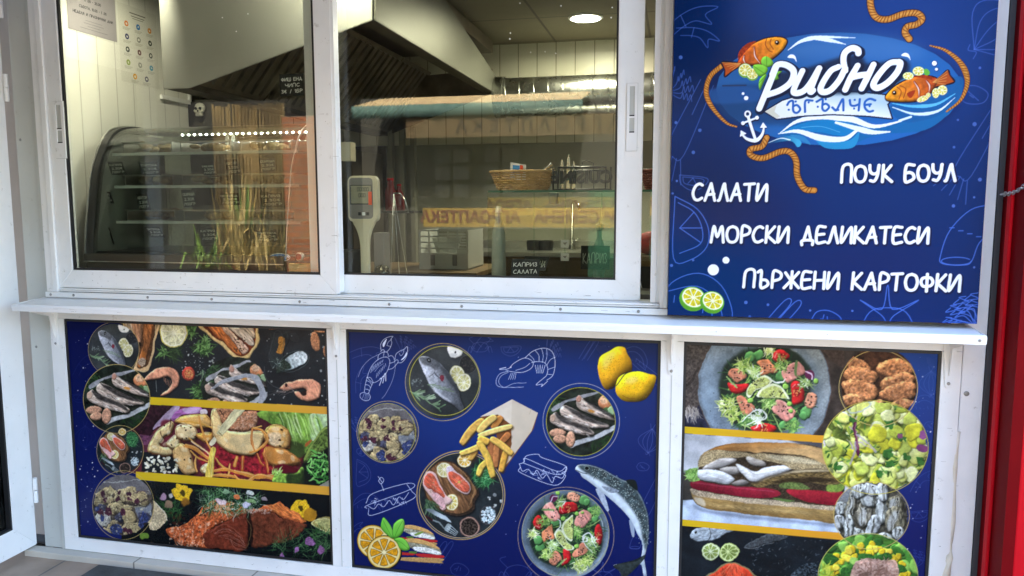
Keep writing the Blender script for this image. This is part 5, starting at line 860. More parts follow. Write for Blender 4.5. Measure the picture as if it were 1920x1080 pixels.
def glass(name, tint=(.93, .95, .93), f0=.04, grime=.02, rough=0.):
    """thin sheet glass: lets light through, mirrors more at a slant, carries a faint film of dust"""
    m = bpy.data.materials.new(name); m.use_nodes = True; t = m.node_tree; N = t.nodes; L = t.links; N.clear()
    o = N.new('ShaderNodeOutputMaterial'); tr = N.new('ShaderNodeBsdfTransparent'); tr.inputs[0].default_value = (*tint, 1)
    gl = N.new('ShaderNodeBsdfGlossy'); gl.inputs['Roughness'].default_value = rough; gl.inputs[0].default_value = (1, 1, 1, 1)
    ge = N.new('ShaderNodeNewGeometry'); dp = N.new('ShaderNodeVectorMath'); dp.operation = 'DOT_PRODUCT'; L.new(ge.outputs['Normal'], dp.inputs[0]); L.new(ge.outputs['Incoming'], dp.inputs[1])
    ab = N.new('ShaderNodeMath'); ab.operation = 'ABSOLUTE'; L.new(dp.outputs['Value'], ab.inputs[0])
    om = N.new('ShaderNodeMath'); om.operation = 'SUBTRACT'; om.inputs[0].default_value = 1; L.new(ab.outputs[0], om.inputs[1])
    pw = N.new('ShaderNodeMath'); pw.operation = 'POWER'; pw.inputs[1].default_value = 5; L.new(om.outputs[0], pw.inputs[0])
    ma = N.new('ShaderNodeMath'); ma.operation = 'MULTIPLY_ADD'; ma.inputs[1].default_value = 1 - f0; ma.inputs[2].default_value = f0; L.new(pw.outputs[0], ma.inputs[0])
    mx = N.new('ShaderNodeMixShader'); L.new(ma.outputs[0], mx.inputs[0]); L.new(tr.outputs[0], mx.inputs[1]); L.new(gl.outputs[0], mx.inputs[2])
    sh = mx.outputs[0]
    if grime:
        df = N.new('ShaderNodeBsdfDiffuse'); df.inputs[0].default_value = (.5, .5, .46, 1)
        tc = N.new('ShaderNodeTexCoord'); n = N.new('ShaderNodeTexNoise'); n.inputs['Scale'].default_value = 5; n.inputs['Detail'].default_value = 8; L.new(tc.outputs['Object'], n.inputs['Vector'])
        q = N.new('ShaderNodeMapRange'); q.inputs['From Min'].default_value = .35; q.inputs['From Max'].default_value = .8; q.inputs['To Max'].default_value = grime; L.new(n.outputs['Fac'], q.inputs[0])
        m2 = N.new('ShaderNodeMixShader'); L.new(q.outputs[0], m2.inputs[0]); L.new(sh, m2.inputs[1]); L.new(df.outputs[0], m2.inputs[2]); sh = m2.outputs[0]
    L.new(sh, o.inputs[0]); return m
def lamp(name, col, e):
    m, t, b = _new(name); b.inputs['Base Color'].default_value = (*col, 1); b.inputs['Emission Color'].default_value = (*col, 1); b.inputs['Emission Strength'].default_value = e
    n = t.nodes.new('ShaderNodeTexNoise'); n.inputs['Scale'].default_value = 4; r = t.nodes.new('ShaderNodeMapRange'); r.inputs['To Min'].default_value = .3; r.inputs['To Max'].default_value = .5; t.links.new(n.outputs[0], r.inputs[0]); t.links.new(r.outputs[0], b.inputs['Roughness'])
    return m
def inked(name, rough=.3, bump=.0, coat=0., spec=.5):
    m, t, b = _new(name); N = t.nodes; L = t.links
    a = N.new('ShaderNodeVertexColor'); a.layer_name = 'ink'; L.new(a.outputs[0], b.inputs['Base Color'])
    tc = N.new('ShaderNodeTexCoord'); n = N.new('ShaderNodeTexNoise'); n.inputs['Scale'].default_value = 3; n.inputs['Detail'].default_value = 4; L.new(tc.outputs['Object'], n.inputs['Vector'])
    g = N.new('ShaderNodeMapRange'); g.inputs['To Min'].default_value = max(0, rough - .07); g.inputs['To Max'].default_value = rough + .07; L.new(n.outputs['Fac'], g.inputs[0]); L.new(g.outputs[0], b.inputs['Roughness'])
    b.inputs['Coat Weight'].default_value = coat; b.inputs['Specular IOR Level'].default_value = spec
    if bump:
        bn = N.new('ShaderNodeTexNoise'); bn.inputs['Scale'].default_value = 240; bn.inputs['Detail'].default_value = 2; L.new(tc.outputs['Object'], bn.inputs['Vector'])
        bp = N.new('ShaderNodeBump'); bp.inputs['Strength'].default_value = bump; bp.inputs['Distance'].default_value = .001; L.new(bn.outputs['Fac'], bp.inputs['Height']); L.new(bp.outputs[0], b.inputs['Normal'])
    return m
# ------------------------------------------------------------------ things and parts
def tag(o, label, cat, group=None):
    o['label'] = label; o['category'] = cat
    if group: o['group'] = group
    return o
def thing(name, label, cat, loc=(0, 0, 0), group=None):
    o = bpy.data.objects.new(name, None); COL.objects.link(o); o.location = loc; o.empty_display_size = .1
    return tag(o, label, cat, group)
def _root(o):
    while o.parent: o = o.parent
    return o
def link(name, me, ma, parent=None, smooth=None):
    if parent is not None:
        off = Vector(_root(parent).location); me.transform(Matrix.Translation(-off))
    o = bpy.data.objects.new(name, me); COL.objects.link(o)
    if ma: me.materials.append(ma)
    if parent is not None: o.parent = parent
    if smooth is not None:
        me.shade_smooth() if smooth >= 180 else None
        if smooth < 180:
            bm = bmesh.new(); bm.from_mesh(me)
            for f in bm.faces: f.smooth = True
            for e in bm.edges:
                if len(e.link_faces) == 2 and e.calc_face_angle(0) > R(smooth): e.smooth = False
            bm.to_mesh(me); bm.free()
    return o
class MB:
    def __init__(s): s.bm = bmesh.new()
    def box(s, x0, y0, z0, x1, y1, z1, bev=0.):
        q = bmesh.new(); bmesh.ops.create_cube(q, size=1)
        for v in q.verts: v.co = Vector(((x0+x1)/2 + v.co.x*(x1-x0), (y0+y1)/2 + v.co.y*(y1-y0), (z0+z1)/2 + v.co.z*(z1-z0)))
        if bev: bmesh.ops.bevel(q, geom=q.edges[:], offset=bev, segments=2, profile=.6, affect='EDGES')
        return s._add(q)
    def _add(s, q, M=None):
        if M is not None: bmesh.ops.transform(q, matrix=M, verts=q.verts)
        me = bpy.data.meshes.new('t'); q.to_mesh(me); q.free(); s.bm.from_mesh(me); bpy.data.meshes.remove(me); return s
    def prism(s, pts, a, b, axis='y', bev=0.):           # an outline in the plane across `axis`, from a to b
        q = bmesh.new()
        def P(u, v, w): return {'y': (u, w, v), 'x': (w, u, v), 'z': (u, v, w)}[axis]
        f = q.faces.new([q.verts.new(P(u, v, a)) for u, v in pts])
        r = bmesh.ops.extrude_face_region(q, geom=[f]); d = {'y': (0, b-a, 0), 'x': (b-a, 0, 0), 'z': (0, 0, b-a)}[axis]
        bmesh.ops.translate(q, verts=[e for e in r['geom'] if isinstance(e, bmesh.types.BMVert)], vec=d)
        bmesh.ops.recalc_face_normals(q, faces=q.faces)
        if bev: bmesh.ops.bevel(q, geom=q.edges[:], offset=bev, segments=2, affect='EDGES')
        return s._add(q)
    def tube(s, path, r, n=10, closed=False, cap=True):
        P = [Vector(p) for p in path]; q = bmesh.new(); rings = []; N = len(P)
        rr = r if isinstance(r, (list, tuple)) else [r]*N
        up = Vector((0, 0, 1))
        for i, p in enumerate(P):
            t = (P[(i+1) % N] - P[i-1]) if closed else (P[min(i+1, N-1)] - P[max(i-1, 0)])
            t.normalize(); a = t.cross(up)
            if a.length < .05: a = t.cross(Vector((0, 1, 0)))
            a.normalize(); b = t.cross(a)
            rings.append([q.verts.new(p + (a*math.cos(2*math.pi*k/n) + b*math.sin(2*math.pi*k/n))*rr[i]) for k in range(n)])
        for i in range(N if closed else N - 1):
            A, B = rings[i], rings[(i+1) % N]
            for k in range(n): q.faces.new([A[k], A[(k+1) % n], B[(k+1) % n], B[k]])
        if cap and not closed: q.faces.new(rings[0][::-1]); q.faces.new(rings[-1])
        bmesh.ops.recalc_face_normals(q, faces=q.faces)
        return s._add(q)
    def lathe(s, prof, c, n=24, axis='z', sy=1.):         # (radius, height) pairs
        q = bmesh.new(); rings = []
        for r, h in prof:
            ring = []
            for k in range(n):
                a = 2*math.pi*k/n; x, y = r*math.cos(a), r*math.sin(a)*sy
                ring.append(q.verts.new({'z': (x, y, h), 'y': (x, h, y), 'x': (h, x, y)}[axis]))
            rings.append(ring)
        for A, B in zip(rings, rings[1:]):
            for k in range(n): q.faces.new([A[k], A[(k+1) % n], B[(k+1) % n], B[k]])
        q.faces.new(rings[0][::-1]); q.faces.new(rings[-1])
        bmesh.ops.remove_doubles(q, verts=q.verts, dist=1e-5)
        bmesh.ops.recalc_face_normals(q, faces=q.faces)
        return s._add(q, Matrix.Translation(Vector(c)))
    def poly(s, faces_pts):
        for pts in faces_pts: s.bm.faces.new([s.bm.verts.new(p) for p in pts])
        return s
    def slab(s, pts, thick):                              # a flat plate of any slope, given as a quad, with thickness
        p = [Vector(x) for x in pts]; n = (p[1]-p[0]).cross(p[2]-p[0]).normalized()*thick; q = bmesh.new()
        a = [q.verts.new(x) for x in p]; b = [q.verts.new(x + n) for x in p]; k = len(p)
        q.faces.new(a[::-1]); q.faces.new(b)
        for i in range(k): q.faces.new([a[i], a[(i+1) % k], b[(i+1) % k], b[i]])
        bmesh.ops.recalc_face_normals(q, faces=q.faces); return s._add(q)
    def ball(s, c, rx, ry=None, rz=None, seg=14, M=None):
        q = bmesh.new(); bmesh.ops.create_uvsphere(q, u_segments=seg, v_segments=max(6, seg//2), radius=1)
        T = Matrix.Translation(Vector(c)) @ (M or Matrix()) @ Matrix.Diagonal((rx, ry or rx, rz or rx, 1)); return s._add(q, T)
    def build(s, name, ma, parent=None, smooth=None):
        me = bpy.data.meshes.new(name); s.bm.to_mesh(me); s.bm.free(); return link(name, me, ma, parent, smooth)
def sheet(name, canvas, frame, ma, parent=None):
    """a printed sheet: canvas colours on a fine grid of faces; frame = (corner top left, edge right, edge down)"""
    a = canvas.out(); h, w = a.shape[:2]
    lin = np.where(a <= .04045, a/12.92, ((a + .055)/1.055)**2.4)*.9 + .001
    o, ex, ey = (np.array(v, float) for v in frame)
    u = np.linspace(0, 1, w); v = np.linspace(0, 1, h); U, Vv = np.meshgrid(u, v)
    co = o + U[..., None]*ex + Vv[..., None]*ey
    me = bpy.data.meshes.new(name); nv = w*h; nf = (w-1)*(h-1)
    i = np.arange(nv).reshape(h, w)
    q = np.stack([i[1:, :-1], i[1:, 1:], i[:-1, 1:], i[:-1, :-1]], -1).reshape(-1)
    me.vertices.add(nv); me.loops.add(nf*4); me.polygons.add(nf)
    me.vertices.foreach_set('co', co.astype(np.float32).ravel()); me.loops.foreach_set('vertex_index', q.astype(np.int32))
    me.polygons.foreach_set('loop_start', (np.arange(nf)*4).astype(np.int32)); me.polygons.foreach_set('loop_total', np.full(nf, 4, np.int32))
    me.update(calc_edges=True)
    at = me.color_attributes.new('ink', 'FLOAT_COLOR', 'POINT')
    at.data.foreach_set('color', np.concatenate([lin.reshape(-1, 3), np.ones((nv, 1))], 1).astype(np.float32).ravel())
    return link(name, me, ma, parent)
def lettering(name, body, size, M, ma, parent=None, extrude=.0008, align='CENTER', bold=0., spread=1.):
    cu = bpy.data.curves.new(name, 'FONT'); cu.body = body; cu.size = size; cu.extrude = extrude; cu.align_x = align; cu.align_y = 'CENTER'; cu.resolution_u = 3; cu.offset = bold; cu.space_character = spread
    t = bpy.data.objects.new(name, cu); COL.objects.link(t); bpy.context.view_layer.update()
    me = bpy.data.meshes.new_from_object(t.evaluated_get(bpy.context.evaluated_depsgraph_get()))
    bpy.data.objects.remove(t); me.transform(M); me.name = name
    return link(name, me, ma, parent)
FRONT = lambda p: Matrix.Translation(Vector(p)) @ Matrix.Rotation(R(90), 4, 'X')            # reads from the street
BACK = lambda p: Matrix.Translation(Vector(p)) @ Matrix.Rotation(R(180), 4, 'Z') @ Matrix.Rotation(R(90), 4, 'X')
# ------------------------------------------------------------------ palette
M = dict(
 taupe=mat('taupe_metal', (.085, .072, .060), .32, .4, var=.15, stretch=(.3, 1, 6)),
 scuff=mat('scuff', (.22, .20, .17), .8, var=.4),
 house=mat('dark_house', (.018, .016, .013), .9, var=.4, scale=2),
 case=mat('case_side', (.17, .175, .165), .4, var=.1),
 shaded_red=mat('shaded_red_paint', (.15, .002, .004), .55, var=.1, spec=.05), reed=mat('reed_screen', (.13, .085, .03), .8, var=.75, scale=5, stretch=(1, 1, .25)),  # the booth's side red carries its shade in the colour
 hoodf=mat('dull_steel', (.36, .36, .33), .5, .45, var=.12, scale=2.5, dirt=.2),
 pvc=mat('white_pvc', (.80, .80, .79), .32, var=.045, dirt=.6, dirtcol=(.3, .28, .24), spec=.5),
 shelfw=mat('white_laminate', (.82, .83, .83), .3, var=.06, scale=3, dirt=.5, dirtcol=(.35, .33, .3), stretch=(.3, 1, 1)),
 column=mat('grey_sheet', (.47, .48, .45), .5, var=.07, scale=3, dirt=.5, dirtcol=(.15, .13, .1)),
 rough_white=mat('speckled_render', (.88, .89, .88), .75, var=.05, bump=.35, bscale=60, dirt=.75, dirtcol=(.25, .23, .2)),
 sealant=mat('sealant', (.72, .67, .55), .6, var=.1, scale=20, bump=.3, bscale=40),
 black=mat('black_rubber', (.012, .012, .013), .5, var=.2),
 blackp=mat('black_plastic', (.018, .018, .02), .3, var=.2),
 dark=mat('dark_void', (.03, .028, .026), .8, var=.3),
 screw=mat('zinc_screw', (.32, .32, .31), .45, .8, var=.3, scale=90),
 steel=mat('brushed_steel', (.56, .56, .54), .34, 1., var=.1, scale=4, stretch=(1, 1, 14)),
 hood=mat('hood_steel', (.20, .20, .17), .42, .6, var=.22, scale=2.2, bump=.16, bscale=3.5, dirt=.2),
 duct=mat('galvanised_duct', (.50, .51, .48), .26, 1., var=.16, scale=9),
 baffle=mat('greasy_baffle', (.17, .145, .11), .42, .7, var=.3, scale=10),
 tile=tiled('paving_tile', (.34, .255, .185), (.31, .235, .175), (.15, .13, .11), .6, .6, .005, .55, 0, var=.4),
 ledge=tiled('ledge_tile', (.55, .52, .45), (.5, .47, .41), (.2, .18, .15), .52, 5, .004, .5, 0, var=.2),
 matm=mat('rubber_mat', (.07, .075, .072), .85, var=.4, scale=14, bump=.8, bscale=120),
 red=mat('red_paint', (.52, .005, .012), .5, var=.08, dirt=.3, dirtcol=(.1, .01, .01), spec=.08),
 clad=tiled('white_cladding', (.74, .73, .66), (.71, .70, .64), (.5, .49, .44), .105, 9, .003, .35, 0, swap=(1, 0, 2), var=.05),
 cladb=tiled('back_cladding', (.64, .62, .50), (.61, .59, .48), (.28, .27, .2), .125, 9, .0035, .38, 0, swap=(0, 2, 1), var=.08),
 ceil=tiled('ceiling_panel', (.20, .18, .125), (.18, .165, .115), (.10, .09, .07), .6, .6, .008, .8, 0, var=.12),
 greywall=mat('grey_wall_sheet', (.30, .30, .245), .4, var=.12, scale=2),
 darkwall=mat('dark_brown_board', (.060, .048, .036), .5, var=.25, scale=3, stretch=(4, 4, 1)),
 wood=mat('worktop_wood', (.24, .16, .085), .45, var=.25, scale=4, stretch=(1, 7, 1)),
 cream=mat('cream_plastic', (.66, .58, .42), .35, var=.04),
 greyp=mat('grey_plastic', (.22, .2, .185), .4, var=.06),
 lcd=mat('lcd_glass', (.33, .31, .22), .2, var=.1, scale=30),
 orange=mat('orange_sticker', (.95, .10, .03), .5, var=.05),
 chalk=inked('chalk_board', .7), print_=inked('laminated_print', .25, .03, spec=.14), signp=inked('sign_print', .16, .1, 0, spec=.14),
 paper=inked('printed_paper', .6),
 wicker=mat('wicker', (.52, .33, .13), .6, var=.25, scale=40, bump=.4),
 wickerd=mat('dark_wicker', (.16, .05, .03), .6, var=.3, scale=40, bump=.4),
 wire=mat('black_wire', (.02, .02, .02), .4, .2, var=.2),
 blade=mat('polished_blade', (.72, .72, .70), .18, 1., var=.1),
 green=mat('shelf_edge_green', (.02, .10, .06), .2, var=.1),
 cratem=mat('milky_crate', (.56, .58, .55), .4, var=.06),
 bluep=mat('violet_mat', (.05, .05, .14), .5, var=.15),
 bone=mat('bone', (.86, .83, .72), .6, var=.1, scale=20),
 bottle=mat('red_bottle', (.20, .015, .015), .25, var=.2),
 foil=mat('dark_foil', (.08, .075, .05), .22, .6, var=.5, scale=9, bump=.9, bscale=14),
 food=mat('dressed_food', (.30, .2, .1), .5, var=.6, scale=30, bump=.9, bscale=40),
 canopy=mat('canopy_canvas', (.10, .075, .055), .8, var=.1), concrete=mat('canopy_sheet', (.42, .40, .36), .7, var=.1),
 leaf=mat('leaf_green', (.16, .26, .05), .5, var=.5, scale=8),
 straw=mat('dry_leaf', (.42, .30, .10), .6, var=.4, scale=8),
 terracotta=mat('terracotta', (.22, .05, .03), .7, var=.15),
 brick=tiled('orange_brick', (.36, .12, .045), (.28, .09, .035), (.22, .15, .1), .25, .075, .01, .85, .5, swap=(0, 2, 1), var=.3),
 awn=mat('cream_canvas', (.62, .44, .22), .8, var=.08), awng=mat('teal_canvas', (.085, .155, .125), .8, var=.12),
 board=mat('tan_board', (.10, .06, .02), .6, var=.08), yellow=mat('shaded_yellow_board', (.28, .165, .015), .5, var=.06), redink=mat('shaded_red_ink', (.11, .006, .004), .5, var=.05), brownink=mat('brown_ink', (.02, .010, .006), .6, var=.1),  # band yellow and red darkened to carry the awning's shade
 shopwall=mat('shop_wall', (.055, .052, .04), .7, var=.2), shopgreen=mat('green_paint', (.006, .06, .03), .5, var=.1), carton=mat('carton', (.11, .105, .08), .7, var=.3, scale=20), asphalt=mat('asphalt', (.06, .06, .058), .85, var=.25, scale=30, bump=.5),
 pane=glass('window_glass', (.88, .90, .86), .035, .0015), cpane=glass('case_glass', (.76, .79, .76), .03, .001), shelfglass=glass('shelf_glass', (.86, .93, .89), .03, .0), darkpane=glass('tinted_glass', (.10, .11, .12), .05, .05),
 led=lamp('led_white', (1, .97, .88), 26), down=lamp('downlight_white', (1, .98, .86), 9), badge=mat('badge_blue', (.02, .2, .55), .3, var=.25, scale=12), white=mat('white_ink', (.82, .84, .86), .5, var=.02),
 fabric=mat('grey_board', (.085, .08, .068), .7, var=.15), amber=mat('carton_yellow', (.42, .32, .13), .6, var=.15), redf=mat('red_cloth', (.45, .015, .02), .7, var=.2, scale=12),
)
def frame4(x0, z0, x1, z1, wl, wr, wb, wt, y0, y1, name, ma, parent, bev=.0018):
    """four mitred profiles round an opening, each a part"""
    i = (x0 + wl, z0 + wb, x1 - wr, z1 - wt)
    for nm, p in (('stile', [(x0, z0), (i[0], i[1]), (i[0], i[3]), (x0, z1)]), ('stile', [(x1, z0), (x1, z1), (i[2], i[3]), (i[2], i[1])]),
                  ('rail', [(x0, z0), (x1, z0), (i[2], i[1]), (i[0], i[1])]), ('rail', [(x0, z1), (i[0], i[3]), (i[2], i[3]), (x1, z1)])):
        MB().prism(p, y0, y1, 'y', bev).build(nm, ma, parent)
def ring4(x0, z0, x1, z1, w, y0, y1):
    b = MB(); b.box(x0, y0, z0, x0 + w, y1, z1); b.box(x1 - w, y0, z0, x1, y1, z1); b.box(x0 + w, y0, z0, x1 - w, y1, z0 + w); b.box(x0 + w, y0, z1 - w, x1 - w, y1, z1); return b
def screw_at(p, parent, r=.0055, name='screw', axis='y'):
    b = MB().lathe([(r, 0), (r, -.0012), (r*.7, -.0028), (.0001, -.003)], p, 10, axis if axis == 'y' else axis)
    return b.build(name, M['screw'], parent)

# ------------------------------------------------------------------ ground
def structure(o): o['kind'] = 'structure'; return o
structure(MB().box(-14, -3.1, -.2, 14, .02, .02).build('pavement', M['tile']))
structure(MB().box(-30, -40, -.26, 30, 40, -.06).build('ground', M['asphalt']))
structure(MB().box(-2.60, -.048, .0, .93, .0, .045, .004).build('step', M['ledge']))

# ------------------------------------------------------------------ the kiosk itself
K = thing('kiosk_building', 'white panelled food kiosk with a serving window and grey corner columns', 'kiosk', (-.8, 0, 0))
b = MB(); b.box(-2.54, .0, .045, -2.452, .10, 2.6, .002); b.box(-2.452, -.006, .045, -2.438, .10, 2.6, .002); b.build('column', M['column'], K)
b = MB(); b.box(.856, .0, .02, .918, .12, 2.6, .003); b.build('column', M['rough_white'], K)
MB().box(-2.572, .03, .02, -2.545, .12, 2.6, .003).build('door_jamb', M['column'], K)
for x0, x1 in ((-2.436, -2.372), (-1.243, -1.168), (-.048, .026), (.796, .852)): MB().box(x0, -.008, .1015, x1, .05, 1.0058, .0015).build('stile', M['pvc'], K)
MB().box(-2.436, -.008, .047, .852, .05, .1008, .002).build('rail', M['pvc'], K); MB().box(-2.436, -.008, 1.0066, .852, .05, 1.052, .002).build('rail', M['pvc'], K)
MB().box(-2.436, .0, 1.0525, .852, .05, 1.0715).build('ledger', M['pvc'], K)
for x in (-1.2055, -.011): MB().box(x - .0012, -.0092, .103, x + .0012, -.007, 1.004).build('seam', M['column'], K)
MB().box(-.028, .002, 1.094, .852, .06, 2.6).build('wall_panel', M['pvc'], K)
MB().box(-2.54, .0, 2.502, .918, .10, 2.68).build('fascia', M['pvc'], K)
p = [(.853 + .0025*math.sin(i*1.1) - (.004 if i < 5 else 0), .001, .06 + i*.058) for i in range(13)]
MB().tube(p, [.0085 + .0025*(math.sin(i*1.1)**2) + (.004 if i < 6 else 0) for i in range(13)], 10).build('sealant_bead', M['sealant'], K, 180)
for q in ((38, 262), (68, 650)): v = PY(*q, 0); screw_at(v, K)
v = PY(1812, 738, 0); screw_at(v, K, .008)
MB().box(-4.2, -.12, 2.70, 2.6, 3.3, 2.78).build('roof', M['concrete'], K)
MB().slab([(-4.6, -1.3, 2.22), (.2, -1.3, 2.22), (.2, -.125, 2.56), (-4.6, -.125, 2.56)], .03).build('canopy', M['canopy'], K)
MB().box(-4.6, -1.325, 2.03, .2, -1.302, 2.26).build('shade_valance', M['canopy'], K)  # unseen valance, added to keep sky light off the upper left frames
MB().box(-2.50, .115, .02, -2.42, .91, 2.56).build('side_wall', M['clad'], K)
MB().box(-2.44, .915, 1.972, -2.412, .93, 2.56).build('wall_trim', M['pvc'], K)
MB().box(-2.419, .70, 1.955, -2.405, .912, 1.975).build('wall_trim', M['pvc'], K)
MB().box(-3.62, .92, .02, -3.52, 2.55, 2.56).build('end_wall', M['darkwall'], K)
MB().box(-3.52, .78, .02, -2.51, .90, 2.56).build('cross_wall', M['darkwall'], K)
b = MB(); b.box(-3.52, 2.45, 1.862, 1.2, 2.55, 2.56); b.build('back_wall', M['cladb'], K)
MB().box(-1.98, 2.452, .02, 1.2, 2.54, 1.86).build('wall_sheet', M['greywall'], K)
MB().box(-3.52, 2.452, .02, -1.985, 2.54, 1.86).build('wall_sheet', M['darkwall'], K)
MB().box(1.2, .06, .02, 1.3, 2.55, 2.56).build('end_wall', M['cladb'], K)
MB().box(-3.62, .10, 2.5, 1.3, 2.55, 2.56).build('ceiling', M['ceil'], K)
MB().box(-3.6, .06, .0205, 1.3, 2.55, .03).build('floor', M['asphalt'], K)
MB().box(.92, .0, .02, 1.3, .06, 2.68).build('front_wall', M['dark'], K)
for x in (-1.95, -1.87, -1.79): MB().box(x, 2.40, .9, x + .03, 2.449, 1.98).build('pipe', M['greywall'], K)

# serving ledge with its four brackets
L_ = thing('serving_ledge', 'long white serving shelf under the sliding window, held by four brackets', 'shelf', (-.8, 0, 1.06))
MB().prism([(-.150, 1.054), (-.1525, 1.072), (-.149, 1.080), (-.141, 1.0815), (-.134, 1.0775), (0, 1.0905), (0, 1.0745), (-.132, 1.062), (-.138, 1.054)], -2.462, .861, 'x').build('board', M['shelfw'], L_)
b = MB(); b.prism([(-.149, 1.0545), (-.1515, 1.072), (-.148, 1.0795), (-.0, 1.090), (-.0, 1.075), (-.13, 1.06)], -2.4645, -2.4622, 'x'); b.build('end_cap', M['shelfw'], L_); b = MB(); b.prism([(-.149, 1.0545), (-.1515, 1.072), (-.148, 1.0795), (-.0, 1.090), (-.0, 1.075), (-.13, 1.06)], .8612, .8635, 'x'); b.build('end_cap', M['shelfw'], L_)
screw_at((.845, -.1522, 1.066), L_, .004)
for px in (105, 630, 1260, 1783):
    x = PY(px, 640, -.01).x
    b = MB(); b.prism([(x - .021, 1.060), (x + .021, 1.060), (x + .011, .905), (x + .006, .893), (x - .006, .893), (x - .011, .905)], -.0082, -.0125, 'y', .0012)
    b.prism([(-.0125, 1.058), (-.0125, .93), (-.022, .95), (-.036, 1.02), (-.125, 1.048), (-.125, 1.058)], x - .0022, x + .0022, 'x'); b.box(x - .018, -.13, 1.0585, x + .018, -.0126, 1.0605)
    k = b.build('bracket', M['pvc'], L_); screw_at((x, -.0126, .907), k, .005)

# ------------------------------------------------------------------ sliding window
Wn = thing('sliding_window', 'white sliding serving window of two glazed sashes, right sash slid a little open', 'window', (-1.2, 0, 1.09))
b = MB(); b.box(-2.436, -.010, 1.114, -2.404, .10, 2.5, .002); b.box(-2.404, -.016, 1.1145, -2.380, .10, 2.4995, .003); b.build('jamb', M['pvc'], Wn)
b = MB(); b.box(-.0865, .0, 1.131, -.068, .09, 2.4595, .002); b.box(-.068, .012, 1.1305, -.056, .09, 2.4595); b.box(-.056, -.006, 1.1145, -.044, .10, 2.4995, .002); b.box(-.044, -.010, 1.1145, -.030, .10, 2.4995, .002); b.build('jamb', M['pvc'], Wn)
MB().box(-2.404, -.014, 2.461, -.057, .10, 2.5).build('head', M['pvc'], Wn)
b = MB(); b.box(-2.379, -.004, 1.1152, -.0575, .09, 1.1212, .001); b.build('track', M['pvc'], Wn); MB().box(-2.379, -.010, 1.1230, -.0575, .034, 1.1292, .0012).build('track', M['pvc'], Wn); MB().box(-2.379, .036, 1.1230, -.069, .09, 1.1302, .0012).build('track', M['pvc'], Wn)
MB().box(-2.378, .004, 1.1133, -.06, .03, 1.1151).build('track_gap', M['dark'], Wn); MB().box(-2.378, .004, 1.1213, -.06, .03, 1.1229).build('track_gap', M['dark'], Wn)
st = MB().box(-2.4385, -.0165, 1.0925, -.0295, .0, 1.1132, .001).build('fixing_strip', M['pvc'], Wn)
for q in ((95, 550), (138, 551), (277, 555), (397, 560), (562, 565), (730, 570), (866, 574), (1051, 580), (1197, 584)): v = PY(*q, -.0166); v.z = 1.103; screw_at(v, st, .0052)
def sash(x0, x1, z0, z1, wl, wr, wb, wt, y0, y1, zg):
    s = MB().box(x0 + wl - .004, (y0+y1)/2 - .002, z0 + wb - .004, x1 - wr + .004, (y0+y1)/2 + .002, z1 - wt + .004).build('sash', M['pane'], Wn)
    frame4(x0, z0, x1, z1, wl, wr, wb, wt, y0, y1, 'stile', M['pvc'], s)
    ring4(x0 + wl - .0005, z0 + wb - .0005, x1 - wr + .0005, z1 - wt + .0005, zg, y0 + .004, (y0+y1)/2 - .0025).build('gasket', M['black'], s)
    return s
sL = sash(-2.379, -1.196, 1.1312, 2.459, .065, .066, .070, .06, -.006, .028, .009)
sR = sash(-1.322, -.1215, 1.1318, 2.459, .067, .083, .068, .06, .037, .068, .007)
MB().box(-1.2, -.004, 1.1385, -1.187, .034, 2.459, .001).build('interlock', M['pvc'], sL)
def pull(px0, px1, py0, py1, Y, par):
    a, c = PY(px0, py1, Y), PY(px1, py0, Y); w = c.x - a.x; h = c.z - a.z
    MB().box(a.x - .0013, Y - .0011, a.z - .0013, c.x + .0013, Y - .0001, c.z + .0013).build('plate_shade_line', M['column'], par); b = ring4(a.x, a.z, c.x, c.z, w*.26, Y - .0042, Y - .0012); b.box(a.x + w*.26, Y - .0042, a.z + w*.26, c.x - w*.26, Y - .0012, a.z + h*.27); b.box(a.x + w*.26, Y - .0038, a.z + h*.49, c.x - w*.26, Y - .0012, a.z + h*.515); o = b.build('pull_handle', M['pvc'], par)  # grey backing draws the shade line round the plate
    b = MB(); b.box(a.x + w*.26, Y - .0030, a.z + h*.2705, c.x - w*.26, Y - .0013, a.z + h*.289); b.box(a.x + w*.26, Y - .003, a.z + h*.5155, c.x - w*.26, Y - .0013, a.z + h*.534); b.build('finger_slot', M['dark'], o)
for q, ty in (((1052, 11), 3), ((957, 62), 3), ((956, 73), 3.4), ((995, 98), 3), ((1022, 97), 3), ((1042, 100), 3), ((1148, 14), 3.2), ((1146, 33), 3.5), ((1128, 33), 3), ((975, 6), 2.5), ((1090, 27), 3)):
    v = PY(*q, .0498); MB().lathe([(.0008*ty, 0), (.0008*ty, -.0006), (.0002, -.0012)], (v.x, .0498, v.z), 8, 'y').build('paint_speck', M['white'], sR)
for q in ((465, 26), (443, 59), (417, 33)):
    v = PY(*q, .0085); MB().lathe([(.0022, 0), (.0022, -.0006), (.0002, -.0012)], (v.x, .0085, v.z), 8, 'y').build('paint_speck', M['white'], sL)
pull(106.5, 119, 190, 297, -.006, sL); pull(1174, 1196, 156, 283, .037, sR)

